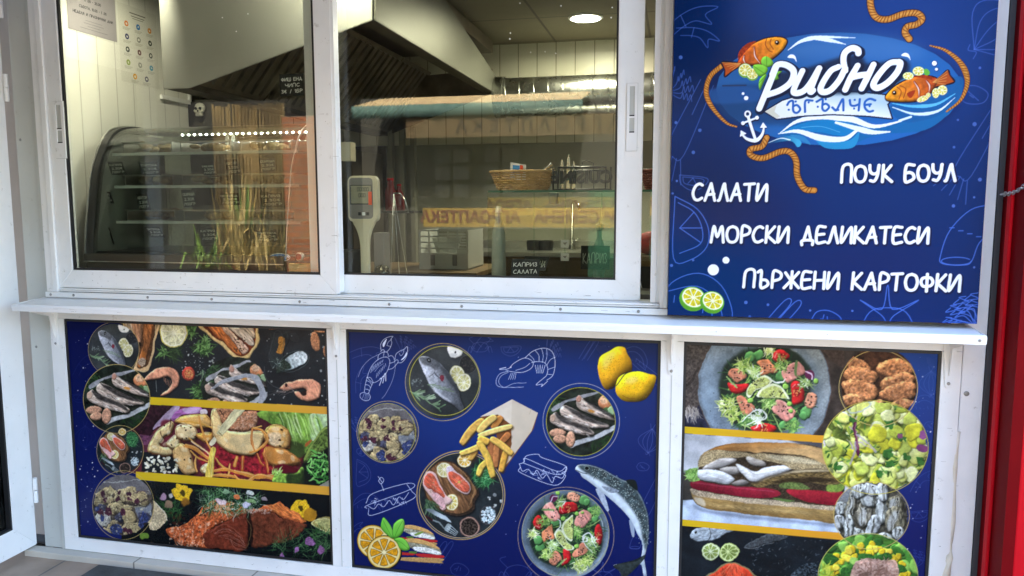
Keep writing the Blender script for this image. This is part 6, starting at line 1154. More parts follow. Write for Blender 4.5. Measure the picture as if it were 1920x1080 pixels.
def scuffs(seed, n, x0, x1, z0, z1, Y, par):
    random.seed(seed); q = MB()
    for i in range(n):
        x, z = random.uniform(x0, x1), random.uniform(z0, z1); w, h = random.choice(((.006, .0007), (.014, .0006), (.003, .0014), (.002, .002), (.022, .0007))); q.slab([(x, Y, z), (x + w, Y, z + random.uniform(-.001, .001)), (x + w, Y, z + h), (x, Y, z + h*random.uniform(.4, 1))], .0003)
    o = q.build('scuff_marks', M['scuff'], par); o['kind'] = 'stuff'
scuffs(1, 26, -2.30, -1.25, 1.134, 1.165, -.0064, sL); scuffs(2, 20, -1.18, -.22, 1.134, 1.160, .0366, sR); scuffs(3, 9, -1.26, -1.20, 1.2, 2.1, -.0064, sL); scuffs(4, 14, -2.42, .8, .05, .075, -.0084, K); scuffs(5, 12, -1.24, -1.17, .12, 1.0, -.0096, K); scuffs(6, 10, .80, .845, .1, .9, -.0084, K); scuffs(7, 16, -2.4, .84, 1.06, 1.072, -.1532, L_); scuffs(8, 10, -2.53, -2.46, .06, .35, -.0004, K); scuffs(9, 12, -2.43, -.05, 1.094, 1.112, -.0169, Wn)
# ------------------------------------------------------------------ printed boards
def board(name, label, x0, x1, art, ztop=1.0045, zbot=.1025):
    t = thing(name, label, 'poster', ((x0+x1)/2, 0, zbot)); g = .0085
    MB().box(x0, .004, zbot, x1, .03, ztop).build('backing', M['blackp'], t)
    ring4(x0, zbot, x1, ztop, g, -.004, .0035).build('gasket', M['black'], t)
    c = Canvas(x0 + g, zbot + g, x1 - g, ztop - g, 0., 540, '202860'); art(c)
    sheet('print', c, ((x0 + g, .0, ztop - g), (x1 - x0 - 2*g, 0, 0), (0, 0, -(ztop - zbot - 2*g))), M['print_'], t)
board('food_poster', 'food poster with three stacked photographs: shellfish, fried prawns and baked salmon', -2.371, -1.2435, art_left)
board('food_poster', 'blue food poster with a paper cone of chips, salad bowl, lobster drawing and trout', -1.1675, -.0485, art_middle)
board('food_poster', 'food poster with a plate of salmon salad above a fish sandwich', .0265, .7955, art_right)
sg = thing('sign_board', 'large glossy blue sign with a fish badge and a white handwritten menu', 'sign', (.42, -.06, 1.1))
MB().box(-.028, -.0635, 1.1015, .865, -.012, 2.17, .002).build('box_frame', mat('sign_edge', (.02, .03, .09), .4), sg)
c = Canvas(-.028, 1.1015, .865, 2.17, -.066, 640, '10367e'); art_sign(c)
sheet('face_print', c, ((-.028, -.066, 2.17), (.893, 0, 0), (0, 0, -1.0685)), M['signp'], sg)
b = MB(); b.box(.0, -.011, 1.2, .04, .0015, 2.1); b.build('batten', M['red'], sg); MB().box(.78, -.011, 1.2, .82, .0015, 2.1).build('batten', M['red'], sg)

# ------------------------------------------------------------------ open door on the left
D = thing('door', 'white glazed door standing open at right angles beside the kiosk, left edge', 'door', (-2.6, 0, .05))
def leaf(y0, z0, y1, z1, w, name):
    for nm, p in (('stile', [(y0, z0), (y0 + w, z0 + w), (y0 + w, z1 - w), (y0, z1)]), ('stile', [(y1, z0), (y1, z1), (y1 - w, z1 - w), (y1 - w, z0 + w)]), ('rail', [(y0, z0), (y1, z0), (y1 - w, z0 + w), (y0 + w, z0 + w)]), ('rail', [(y0, z1), (y0 + w, z1 - w), (y1 - w, z1 - w), (y1, z1)])):
        MB().prism(p, -2.635, -2.576, 'x', .0025).build(nm, M['pvc'], D)
leaf(-.86, .052, -.004, 2.2, .108, 'frame')
for z0_, z1_ in ((.16, 2.092),): MB().box(-2.608, -.752, z0_, -2.603, -.112, z1_).build('pane', M['darkpane'], D)
b = MB(); b.box(-2.598, -.12, .16, -2.578, -.112, 2.092); b.box(-2.598, -.75, .16, -2.578, -.121, .168); b.build('gasket', M['black'], D)
b = MB(); b.box(-2.64, -.748, .162, -2.615, -.116, 2.09); b.build('blind', M['fabric'], D)
for q in (8, 165, 918):
    v = PY(74 if q == 918 else (20 if q == 165 else 2), q, .004); h = MB()
    h.tube([(-2.566, -.004, v.z - .052), (-2.566, -.004, v.z - .002)], .0085, 12); h.tube([(-2.566, -.004, v.z + .002), (-2.566, -.004, v.z + .052)], .0085, 12); h.box(-2.5755, -.006, v.z - .045, -2.569, .012, v.z + .045, .001)
    h.build('hinge', M['pvc'], D, 40)
NB = MB().box(-9, .12, .02, -2.66, .5, 3.6).build('neighbour_wall', M['concrete']); tag(NB, 'plain grey neighbouring wall hidden behind the open white door', 'wall')
mt = MB().box(-2.225, -.62, .0205, -1.35, -.066, .0315, .004).build('doormat', M['matm']); tag(mt, 'dark grey rubber doormat on the tiles at the foot of the kiosk', 'mat')

# ------------------------------------------------------------------ red booth and its chain, right edge
Rb = thing('red_booth', 'bright red steel booth standing next to the kiosk, right edge', 'booth', (1.4, 0, 0))
MB().box(.936, -.165, .12, .966, .5, 2.62).build('side_panel', M['shaded_red'], Rb)  # same red as the front, darkened in colour for its shaded side
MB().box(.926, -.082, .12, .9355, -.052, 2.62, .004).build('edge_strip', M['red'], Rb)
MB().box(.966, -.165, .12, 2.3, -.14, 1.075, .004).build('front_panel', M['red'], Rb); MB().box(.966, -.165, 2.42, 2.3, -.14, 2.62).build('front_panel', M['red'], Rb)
MB().box(.966, -.15, 1.0755, 2.3, -.13, 2.4195).build('shutter', M['red'], Rb)
f = MB(); f.box(.966, -.172, 1.078, 2.1, -.151, 1.135, .006); f.box(.966, -.172, 1.136, 1.016, -.151, 2.36, .006); f.build('window_frame', M['blackp'], Rb)
MB().box(1.017, -.1585, 1.136, 2.1, -.152, 2.36).build('pane', M['darkpane'], Rb)
MB().box(.937, -.15, .02, 2.3, .5, .119).build('plinth', M['dark'], Rb)
MB().box(.9195, -.003, .02, .9345, .02, 2.62).build('cover_strip', mat('grey_strip', (.06, .062, .068), .5), Rb)
ch = MB(); a = Vector((.924, -.02, PY(1874, 365, -.02).z)); e = PY(1930, 338, -.19); n_ = 12
for i in range(n_):
    t0 = i/n_; p = a.lerp(e, t0 + .5/n_) - Vector((0, 0, .012*math.sin(math.pi*t0))); d = (e - a).normalized(); s_ = Vector((0, 0, 1)) if i % 2 else d.cross(Vector((0, 0, 1))).normalized(); l = (e - a).length/n_*.72
    ch.tube([p + d*l*math.cos(u) + s_*.0055*math.sin(u) for u in [k*math.pi/6 for k in range(12)]], .0016, 6, True)
tag(ch.build('chain', M['steel'], None, 60), 'thin steel chain slung between the kiosk corner and the red booth', 'chain')
# ------------------------------------------------------------------ inside: lamps
def downlight(x, y, label, watts, bulb=False):
    t = thing('ceiling_light', label, 'lamp', (x, y, 2.5), 'round lights in the kiosk ceiling')
    MB().lathe([(.098, 0), (.098, -.006), (.084, -.010), (.084, -.002)], (x, y, 2.4995), 32).build('trim_ring', M['pvc'], t, 50)
    MB().lathe([(.083, 0), (.083, -.0035), (.0001, -.006)], (x, y, 2.4975), 32).build('diffuser', M['down'], t, 50)
    l = bpy.data.lights.new('downlight', 'POINT' if bulb else 'AREA'); l.energy = watts; l.color = (1, .92, .66)
    if bulb: l.shadow_soft_size = .05
    else: l.shape = 'DISK'; l.size = .16; l.spread = R(170)
    o = bpy.data.objects.new('downlight', l); COL.objects.link(o); o.location = (x, y, 2.43 if bulb else 2.485)
v = PZ(1098, 32, 2.5); downlight(v.x, v.y, 'round glowing white light in the kiosk ceiling, seen through the right sash', 2.0)
downlight(-1.25, .165, 'round glowing white light in the kiosk ceiling before the cooker hood', .8, True)
WL = thing('fill_spot', 'unseen spot lamp added to brighten the cladding above the display case', 'lamp', (-2.0, .12, 2.5))  # added lamp out of view, lights the side wall
MB().lathe([(.03, 0), (.03, -.02), (.012, -.03), (.012, -.045)], (-2.0, .12, 2.4995), 20).build('base', M['pvc'], WL, 50); MB().lathe([(.0001, -.035), (.028, -.03), (.034, .03), (.03, .03), (.02, -.02)], (-2.0, .12, 2.44), 20).build('shade', M['pvc'], WL, 50)
sp = bpy.data.lights.new('fill_spot', 'SPOT'); sp.energy = 2.6; sp.color = (1, .93, .74); sp.spot_size = R(100); sp.spot_blend = .9; sp.shadow_soft_size = .03
so = bpy.data.objects.new('fill_spot', sp); COL.objects.link(so); so.location = (-2.02, .12, 2.40); so.rotation_euler = (Vector((-2.02, .12, 2.40)) - Vector((-2.42, .40, 1.95))).to_track_quat('Z', 'Y').to_euler()
# ------------------------------------------------------------------ cooker hood, filters and duct
H = thing('extractor_hood', 'big stainless steel cooker hood hanging under the kiosk ceiling', 'hood', (-1.5, 1.2, 1.93))
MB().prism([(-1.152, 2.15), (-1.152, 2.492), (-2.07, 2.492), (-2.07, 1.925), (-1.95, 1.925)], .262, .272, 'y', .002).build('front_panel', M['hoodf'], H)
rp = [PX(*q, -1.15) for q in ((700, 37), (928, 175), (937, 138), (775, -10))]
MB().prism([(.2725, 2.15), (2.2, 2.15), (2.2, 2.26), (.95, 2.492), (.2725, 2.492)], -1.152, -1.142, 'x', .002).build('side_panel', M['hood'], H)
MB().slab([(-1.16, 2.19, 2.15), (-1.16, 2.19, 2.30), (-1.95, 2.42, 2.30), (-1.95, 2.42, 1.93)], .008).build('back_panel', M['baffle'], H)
MB().prism([(-1.16, 2.40), (-1.16, 2.47), (-2.05, 2.47), (-2.05, 2.40)], .285, 2.2, 'y').build('plenum', M['baffle'], H)
MB().box(-2.06, .275, 1.925, -1.965, 2.44, 2.0).build('gutter', M['darkwall'], H)
MB().box(-1.215, .275, 2.152, -1.153, 2.19, 2.165).build('gutter', M['baffle'], H)
dx, dz = -1.63 + 1.945, 2.33 - 1.945
for k in range(4):
    y0 = .29 + k*.53; f = MB(); f.slab([(-1.945, y0, 1.945), (-1.945, y0 + .52, 1.945), (-1.63, y0 + .52, 2.33), (-1.63, y0, 2.33)], -.006)
    for j in range(7):
        y = y0 + .02 + j*.073; nx, nz = .77*.022, -.64*.022
        f.slab([(-1.93, y, 1.963), (-1.93, y + .042, 1.963), (-1.645, y + .042, 2.312), (-1.645, y, 2.312)], .014)
    f.build('baffle_filter', M['baffle'], H)
b = MB(); b.tube([(-1.14, 2.2, 2.125), (1.2, 2.2, 2.125)], .118, 40)
hx = [(-1.10 + i*.09/18, 2.2 + .1195*math.cos(i*math.pi/9), 2.125 + .1195*math.sin(i*math.pi/9)) for i in range(18*25)]
Du = thing('duct', 'shiny spiral steel ventilation duct running along the back wall from the hood', 'duct', (-.4, 2.2, 2.0))
b.build('pipe', M['duct'], Du, 60); MB().tube(hx, .0035, 5).build('seam', M['duct'], Du, 180)
MB().lathe([(.128, 0), (.128, .06)], (-1.139, 2.2, 2.125), 40, 'x').build('collar', M['duct'], Du, 60)
# ------------------------------------------------------------------ worktops
C1 = thing('serving_counter', 'dark worktop just inside the sliding window', 'counter', (-1.2, .3, .03))
MB().box(-2.41, .105, 1.115, -.06, .62, 1.146, .003).build('top', M['fabric'], C1); MB().box(-2.40, .14, .03, -.07, .60, 1.1145).build('cabinet', M['darkwall'], C1)
zt = PY(1050, 473, 2.0).z
C2 = thing('back_counter', 'steel topped back counter with a brown wooden front', 'counter', (-.4, 2.2, .03))
MB().box(-1.30, 1.98, zt - .03, 1.18, 2.44, zt, .004).build('top', M['steel'], C2); MB().box(-1.28, 2.0, .03, 1.16, 2.42, zt - .031).build('cabinet', M['wood'], C2)
MB().box(-1.29, 2.40, zt + .002, 1.17, 2.449, zt + .05).build('upstand', M['steel'], C2)
C3 = thing('work_table', 'dark wooden work table carrying the white crate', 'table', (-1.3, 1.3, .03))
MB().box(-1.95, 1.0, 1.10, -.95, 1.6, 1.125, .003).build('top', M['wood'], C3); MB().box(-1.93, 1.02, .03, -.97, 1.58, 1.0995).build('cabinet', M['darkwall'], C3)
cb = MB().box(-2.66, 1.02, .03, -2.24, 1.5, 1.995, .006).build('tall_cabinet', M['fabric']); tag(cb, 'tall dark grey cabinet behind the skull ornament', 'cabinet')
cb = MB().box(-2.22, 1.9, .03, -1.99, 2.4, 1.80, .006).build('tall_cabinet', M['darkwall']); tag(cb, 'tall dark brown cabinet in the back corner under the hood', 'cabinet')
# skull
v = PY(375, 205, .99); Sk = thing('skull_ornament', 'small white skull ornament on the dark cabinet behind the display case', 'ornament', (v.x, v.y, v.z - .03))
b = MB(); b.ball((v.x, v.y, v.z + .008), .029, .02, .026); b.box(v.x - .018, v.y - .018, v.z - .036, v.x + .018, v.y + .005, v.z - .012, .006); b.ball((v.x - .02, v.y - .01, v.z - .008), .009); b.ball((v.x + .02, v.y - .01, v.z - .008), .009); b.build('skull', M['bone'], Sk, 60)
for s_ in (-1, 1): MB().ball((v.x + s_*.0115, v.y - .017, v.z + .003), .0075, .006, .0075).build('eye_socket', M['black'], Sk, 60)
MB().ball((v.x, v.y - .02, v.z - .010), .004, .004, .006).build('nose_hole', M['black'], Sk)
for k in range(4): MB().box(v.x - .012 + k*.0075, v.y - .0195, v.z - .031, v.x - .0105 + k*.0075, v.y - .0175, v.z - .016).build('tooth_gap', M['black'], Sk)
# ------------------------------------------------------------------ papers on the side wall
def wallpaper(name, label, y0, z1, w, h, art):
    c = Canvas(0, 0, w, h, 0, 1100, 'd8d6cc').plain(); art(c); o = sheet(name, c, ((-2.4185, y0, z1), (0, w, 0), (0, 0, -h)), M['paper']); tag(o, label, 'notice')
def icons(c):
    c.fill([(0, 0), (.25, 0), (.25, .34), (0, .34)], 'dcdad0', smooth=False)
    for k, y in enumerate((.030, .043, .052)): c.line([(.075 + k*.008, y), (.175 - k*.008, y)], .0042 - k*.001, '4a4844', .8)
    cols = [('d9782c', '2a76b8', 'd98c2c'), ('2a3068', '8c8c84', '27352a'), ('283428', '5c241c', '3a423c'), ('8aa03c', '94948c', '4a98b8'), ('d99c1c', '54506a')]
    for r_, row in enumerate(cols):
        for k, q in enumerate(row):
            x = (.05 + k*.075) if len(row) == 3 else (.088 + k*.076); y = .083 + r_*.056
            c.disc(x, y, .0125, .0125, q); c.blob(x, y, .005, 'e8e6dc', .4, 6)
            for j in range(3): c.line([(x - .024, y + .018 + j*.0045), (x + .024 - .006*j, y + .018 + j*.0045)], .0013, '7a786f', .8)
def hours(c):
    c.fill([(0, 0), (.27, 0), (.27, .3), (0, .3)], '9c979c', smooth=False)
    for t, y, w, h, wt in (('08.00 - 20.00', .155, .09, .010, .0022), ('СЪБОТА, 10.00 - 17.00', .185, .15, .010, .0022), ('НЕДЕЛЯ И ПРА3НИЧНИ ДНИ', .212, .22, .010, .0024)): c.text(t, (.14 - w/2, y), (.14 + w/2, y), h, wt, '3a3840')
    for y, w in ((.232, .09), (.243, .11), (.254, .07), (.265, .15)): c.line([(.14 - w/2, y), (.14 + w/2, y)], .002, '6a666c', .8)
wallpaper('wall_poster', 'white allergen poster with rows of small coloured round icons on the cladding', .45, 2.34, .25, .34, icons)
wallpaper('wall_notice', 'grey printed opening hours notice at the top left of the window', .165, 2.447, .275, .285, hours)
# ------------------------------------------------------------------ chalk cards
def chalk(label, px, py, Y, w, h, lines, tilt=-12, rot=0, group=None, cat='price tag', name='price_tag'):
    c = Canvas(0, 0, w, h, 0, 900, '1b1c1b').plain(); c.fill([(0, 0), (w, 0), (w, h), (0, h)], '1b1d1c', smooth=False, noise=(.25, .02))
    n = len(lines)
    for i, t in enumerate(lines):
        y = h*(.12 + (i + .8)*.8/n); ww = w*min(.84, .12*len(t) + .1); x0 = w*.08 + (w*.84 - ww)*(i % 2)*.6
        c.text(t, (x0, y), (x0 + ww, y - h*.03), h*.42/n, .0024, 'f2f2ec', 1)
    p = PY(px, py, Y); M4 = Matrix.Translation(p) @ Matrix.Rotation(R(rot), 4, 'Z') @ Matrix.Rotation(R(tilt), 4, 'X')
    o_, ex, ey = M4 @ Vector((-w/2, 0, h/2)), M4.to_3x3() @ Vector((w, 0, 0)), M4.to_3x3() @ Vector((0, 0, -h))
    o = sheet(name, c, (o_, ex, ey), M['chalk']); tag(o, label, cat, group); return o
chalk('black chalk card for fish and chips hanging inside the left sash', 547, 159, .10, .098, .080, ['ФИШ ЕНД', 'ЧИПС', '3€ / 1БР'], 0, cat='chalk card', name='chalk_card')
chalk('black chalk card for a salad leaning at the bottom of the right sash', 985, 502, .34, .11, .075, ['КАПРИ3', 'САЛАТА'], -30, 6, cat='chalk card', name='chalk_card')
chalk('black chalk card lying behind the salad card', 1003, 494, .44, .11, .07, ['СЕ3ОННА'], -40, -14, cat='chalk card', name='chalk_card')
chalk('black chalk card standing behind the guard glass near the right stile', 1116, 483, .50, .115, .095, ['КАПРИ3'], -5, cat='chalk card', name='chalk_card')
chalk('dark chalk card in the narrow open gap beside the right sash', 1209, 535, .30, .05, .14, ['01'], -5, cat='chalk card', name='chalk_card')
# ------------------------------------------------------------------ display case
X0, X1 = -2.30, -1.437; Zc = 1.147
DC = thing('display_case', 'countertop chilled display case with a curved glass front and a lit top edge', 'display case', (-1.87, .3, Zc))
prof = spline([(.058, 1.262), (.072, 1.36), (.112, 1.56), (.142, 1.64), (.19, 1.722), (.25, 1.768), (.34, 1.786), (.44, 1.786)], False, 5)
def offs(p, d):
    t = np.gradient(p, axis=0); t /= np.hypot(*t.T)[:, None]; return p + np.stack([t[:, 1], -t[:, 0]], 1)*d
inn = offs(prof, .030)
MB().prism([tuple(q) for q in prof] + [tuple(q) for q in inn[::-1]], X0 - .012, X0 + .022, 'x', .002).build('end_frame', M['blackp'], DC, 40)
MB().prism([tuple(q) for q in inn] + [(.555, 1.755), (.555, 1.2625)], X0 - .006, X0 - .001, 'x').build('end_panel', M['case'], DC)
MB().prism([tuple(q) for q in offs(prof, -.004)] + [tuple(q) for q in offs(prof, -.0005)[::-1]], X0 - .0135, X0 - .008, 'x').build('edge_trim', M['steel'], DC, 40)
g = MB(); gp = offs(prof, .006); gq = offs(prof, .010)
g.prism([tuple(q) for q in gp] + [tuple(q) for q in gq[::-1]], X0 + .0225, X1, 'x').build('curved_glass', M['cpane'], DC, 40)
MB().prism([tuple(q) for q in inn] + [(.55, 1.755), (.55, 1.262)], X1 - .006, X1, 'x').build('end_glass', M['cpane'], DC)
MB().tube([(X1 + .002, y, z) for y, z in gp], .0016, 8).build('glass_edge', M['steel'], DC, 180)
MB().box(X0 - .012, .40, 1.764, X1, .57, 1.786, .004).build('lid', M['steel'], DC)
b = MB(); b.box(X0 - .02, .070, Zc, X1 - .005, .57, 1.228, .006); b.build('base', M['taupe'], DC)
MB().box(X0 - .02, .060, 1.2285, X1 - .005, .57, 1.262, .004).build('front_trim', M['taupe'], DC)
MB().box(X0 - .02, .0575, 1.229, X1 - .005, .0598, 1.233).build('trim_line', M['steel'], DC)
MB().box(X0 - .015, .0635, 1.168, X1 - .01, .069, 1.176, .001).build('trim_line', M['steel'], DC)
MB().box(X1 - .004, .066, Zc, X1 + .10, .56, 1.262, .008).build('control_box', M['blackp'], DC)
v = PY(563, 481, .065); MB().lathe([(.017, 0), (.017, -.008), (.013, -.012), (.0001, -.012)], (v.x, .0655, v.z), 20, 'y').build('switch', M['steel'], DC, 40); MB().lathe([(.011, 0), (.011, -.004), (.0001, -.006)], (v.x, .0530, v.z), 16, 'y').build('switch_button', M['bottle'], DC, 40)
for x in (-1.98, -1.95): MB().box(x, .545, 1.262, x + .018, .565, 1.764).build('rear_post', M['steel'], DC)
MB().box(X0, .55, 1.262, X1, .556, 1.763).build('rear_door', M['cpane'], DC)
zs = [PY(380, y, .28).z for y in (418, 352, 291)]
for z in zs:
    MB().box(X0 + .02, .21, z, X1 - .012, .52, z + .006).build('shelf', M['shelfglass'], DC); MB().box(X0 + .02, .204, z - .002, X1 - .012, .2095, z + .009).build('shelf_edge', M['pvc'], DC)
MB().box(X0 + .014, .09, 1.2625, X1 - .01, .54, 1.27).build('deck', M['blackp'], DC)
MB().box(X0 + .22, .355, 1.751, X1 - .02, .375, 1.763).build('lamp_rail', M['steel'], DC)
for k in range(22): MB().ball((X0 + .235 + k*.0285, .365, 1.7495), .0032, seg=8).build('led', M['led'], DC)
v = PY(525, 482.5, .0685); e = MB(); t = [2*math.pi*k/32 for k in range(32)]
e.prism([(v.x + .042*math.cos(a), v.z + .0145*math.sin(a)) for a in t], .0692, .0672, 'y').build('badge', M['badge'], DC)
MB().tube([(v.x + .042*math.cos(a), .0668, v.z + .0145*math.sin(a)) for a in t], .0014, 6, True).build('badge_rim', M['white'], DC)
lettering('badge_lettering', 'maxima', .025, FRONT((v.x, .0668, v.z + .001)), M['white'], DC, .0004)
tags = [(313, [215, 285, 386, 440, 505]), (374, [197, 272, 355, 430, 510]), (440, [200, 285, 393, 500])]
words_ = ['КАПРИ3', 'ТРИТОНА', 'УАКАМЕ', 'ЛЕКТОР', 'СКАРИДИ', 'ОКТОПОД']
for r_, (y, xs) in enumerate(tags):
    for k, x in enumerate(xs):
        random.seed(r_*7 + k); chalk(f'black chalk price tag on the {("top", "middle", "bottom")[r_]} case shelf, {("first", "second", "third", "fourth", "fifth")[k]} from the left', x + random.uniform(-6, 6), y + random.uniform(-5, 5), .195, random.uniform(.055, .10), random.uniform(.05, .075), [words_[(k + r_*2) % 6], '2.30€', '/100ГР'], random.uniform(10, 34), random.uniform(-14, 14), 'chalk price tags in the display case')
kk = 0
for r_, z in enumerate(zs):
    for k in range(3):
        x = X0 + .15 + k*.27; t = thing('food_tray', f'steel tray of food on the {("bottom", "middle", "top")[r_]} shelf of the display case, {("left", "middle", "right")[k]}', 'tray', (x, .36, z + .007), 'steel food trays in the display case')
        b = ring4(x - .115, z + .008, x + .115, z + .052, .004, .25, .256); b.box(x - .115, .256, z + .008, x - .111, .50, z + .052); b.box(x + .111, .256, z + .008, x + .115, .50, z + .052); b.box(x - .115, .5005, z + .008, x + .115, .504, z + .052); b.box(x - .111, .2565, z + .008, x + .111, .50, z + .012); b.box(x - .12, .244, z + .0525, x + .12, .2555, z + .055); b.build('pan', M['steel'], t)
        q = MB(); random.seed(r_*9 + k)
        for i in range(26): q.ball((x + random.uniform(-.09, .09), random.uniform(.27, .49), z + .026 + random.uniform(0, .02)), random.uniform(.014, .026), None, random.uniform(.010, .018), 8)
        q.build('food', M['food'], t, 180)
cx = MB().box(-1.417, .075, 1.147, -1.35, .17, 1.176, .002)
v0, v1 = PY(553, 516, .05), PY(588, 493, .05); cx = MB().box(-1.415, .046, 1.1465, -1.335, .064, PY(570, 494, .055).z, .002).build('carton', M['amber']); tag(cx, 'small yellow carton edge beside the display case switch', 'box')
# ------------------------------------------------------------------ shop scale
v = PY(679, 373, .13); ph = Vector((v.x, .13, v.z)); k_ = 2.63/1409
Sc = thing('shop_scale', 'cream shop scale with a grey display on a tall post behind the right sash', 'scale', (ph.x, .13, 1.147))
def rrect(w, h, r, n=6):
    o = []
    for cx_, cy_, a in ((w-r, h-r, 0), (-w+r, h-r, 90), (-w+r, -h+r, 180), (w-r, -h+r, 270)):
        for i in range(n + 1): q = R(a + 90*i/n); o.append((cx_ + r*math.cos(q), cy_ + r*math.sin(q)))
    return o
hw, hh = 31.5*k_, 46*k_
MB().prism([(ph.x + a, ph.z + c_) for a, c_ in rrect(hw, hh, .022)], .13, .165, 'y', .004).build('head', M['cream'], Sc, 40)
MB().prism([(ph.x - .004 + a, ph.z + .002 + c_) for a, c_ in rrect(hw*.80, hh*.88, .014)], .1285, .1299, 'y', .0005).build('bezel', M['greyp'], Sc)
lc = (ph.x - .004, ph.z + .016); MB().box(lc[0] - .043, .1272, lc[1] - .0365, lc[0] + .043, .1284, lc[1] + .0355).build('screen_frame', M['blackp'], Sc)
MB().box(lc[0] - .0385, .1262, lc[1] - .033, lc[0] + .0415, .1271, lc[1] + .033).build('screen', M['lcd'], Sc)
b = MB()
def seg7(x, z, s, d):
    S7 = {'0': 'abcdef', '1': 'bc', '3': 'abgcd', '8': 'abcdefg', '5': 'afgcd'}[d]
    for k2, (x0, z0, x1, z1) in dict(a=(0, 2, 1, 2), b=(1, 1, 1, 2), c=(1, 0, 1, 1), d=(0, 0, 1, 0), e=(0, 0, 0, 1), f=(0, 1, 0, 2), g=(0, 1, 1, 1)).items():
        if k2 in S7: b.box(x + x0*s - .0007, .1257, z + z0*s - .0007, x + x1*s + .0007, .1261, z + z1*s + .0007)
for i in range(5): seg7(lc[0] - .013 + i*.0095, lc[1] + .013, .0062, '0')
for i in range(3): seg7(lc[0] - .007 + i*.0095, lc[1] - .009, .0062, '0')
b.build('digits', M['black'], Sc)
MB().box(ph.x + .027, .1249, ph.z - .022, ph.x + .0405, .1256, ph.z + .0265).build('sticker', M['orange'], Sc)
for x in (-.010, .006, .022): MB().box(ph.x + x - .006, .1268, ph.z - .061, ph.x + x + .0055, .1284, ph.z - .049, .0008).build('key', M['white'] if x == .006 else M['blackp'], Sc)
po = [(-28, -38), (28, -38), (14, -58), (8.5, -75), (8.5, -170), (-8.5, -170), (-8.5, -75), (-15, -58)]
zb = 1.147
MB().prism([(ph.x + a*k_, max(zb + .002, ph.z + c_*k_)) for a, c_ in [(-27, -36), (27, -36), (24, -45), (15, -62), (10.5, -78), (9, -95), (9, -160), (-9, -160), (-9, -95), (-11, -78), (-16, -62), (-25, -45)]], .1375, .160, 'y', .004).build('post', M['cream'], Sc, 40)
MB().box(ph.x - .02, .135, zb, ph.x + .16, .36, zb + .02, .006).build('base', M['bluep'], Sc)
MB().box(ph.x - .03, .11, zb + .021, ph.x + .17, .37, zb + .026, .002).build('pan', M['bluep'], Sc)
# ------------------------------------------------------------------ glass guard and its shelf
GG = thing('sneeze_guard', 'glass guard with a green edged glass shelf standing on the counter inside the right sash', 'glass guard', (-.45, .5, 1.147))
zg = PY(1040, 358.5, .46).z
MB().box(-.75, .46, zg - .004, .0, .76, zg + .004).build('glass_shelf', M['shelfglass'], GG); MB().box(-.752, .4565, zg - .0045, .002, .4595, zg + .0045).build('shelf_edge', M['green'], GG)
xg = PY(914, 470, .42).x
MB().slab([(xg, .424, 1.147), (.0, .424, 1.147), (.0, .4205, zg - .006), (xg, .4205, zg - .006)], -.005).build('front_glass', M['pane'], GG)
for x in (PY(1002, 450, .44).x, PY(1060, 450, .44).x, PY(1128, 450, .44).x): MB().box(x - .002, .43, 1.147, x + .002, .4345, zg - .006).build('glass_joint', M['shelfglass'], GG)
# ------------------------------------------------------------------ things on the shelf
def basket(px0, px1, py0, py1, Y, ma, label, closed=True):
    a, c_ = PY(px0, py1, Y), PY(px1, py0, Y); cx_ = (a.x + c_.x)/2; rx = (c_.x - a.x)/2; h = .079; z0 = zg + .0045
    t = thing('basket', label, 'basket', (cx_, Y, z0), None); b = MB(); rows = 9; ns = 30
    for r_ in range(rows):
        f = r_/(rows - 1); q = rx*(.74 + .23*f**.8)
        P_ = [((q + .0034*(1 if (i + r_) % 2 else -1))*math.cos(2*math.pi*i/ns) + cx_, Y + (q*.72 + .0034*(1 if (i + r_) % 2 else -1))*math.sin(2*math.pi*i/ns), z0 + .004 + h*f*.93) for i in range(ns)]
        b.tube(P_, .0041, 6, True)
    b.build('weave', ma, t, 180); b = MB()
    for i in range(0, ns, 1):
        a_ = 2*math.pi*i/ns; b.tube([(cx_ + rx*(.74 + .23*f**.8)*math.cos(a_), Y + rx*.72*(.74 + .23*f**.8)*math.sin(a_), z0 + .003 + h*f*.95) for f in (0, .3, .6, 1)], .0026, 5)
    b.build('stakes', ma, t, 180)
    MB().tube([(cx_ + rx*1.0*math.cos(2*math.pi*i/48), Y + rx*.74*math.sin(2*math.pi*i/48), z0 + h*.98 + .0015*(i % 2)) for i in range(48)], .0058, 7, True).build('rim', ma, t, 180)
    MB().lathe([(rx*.72, 0), (rx*.72, .004)], (cx_, Y, z0), 30, sy=.72).build('bottom', ma, t)
    return t, cx_, rx, z0, h
t, bx_, brx, bz, bh = basket(921, 1041, 317, 359, .60, M['wicker'], 'oval straw coloured wicker basket on the glass shelf')
basket(1200, 1300, 317, 359, .60, M['wickerd'], 'dark red wicker basket seen through the open gap beside the right sash')
v = PY(971, 312, .60); o = MB().slab([(v.x - .032, .60, v.z - .05), (v.x + .034, .60, v.z - .06), (v.x + .034, .605, v.z + .006), (v.x - .032, .605, v.z + .018)], .002).build('sachet', M['white']); tag(o, 'white packet with a blue and red picture sticking out of the wicker basket', 'packet')
for (x0, x1, ma, nm) in ((-.022, .008, 'badge', 'picture'), (.009, .022, 'orange', 'picture')): MB().slab([(v.x + x0, .5975, v.z - .03), (v.x + x1, .5975, v.z - .03), (v.x + x1, .6005, v.z + .003), (v.x + x0, .6005, v.z + .006)], .0008).build(nm, M[ma], o)
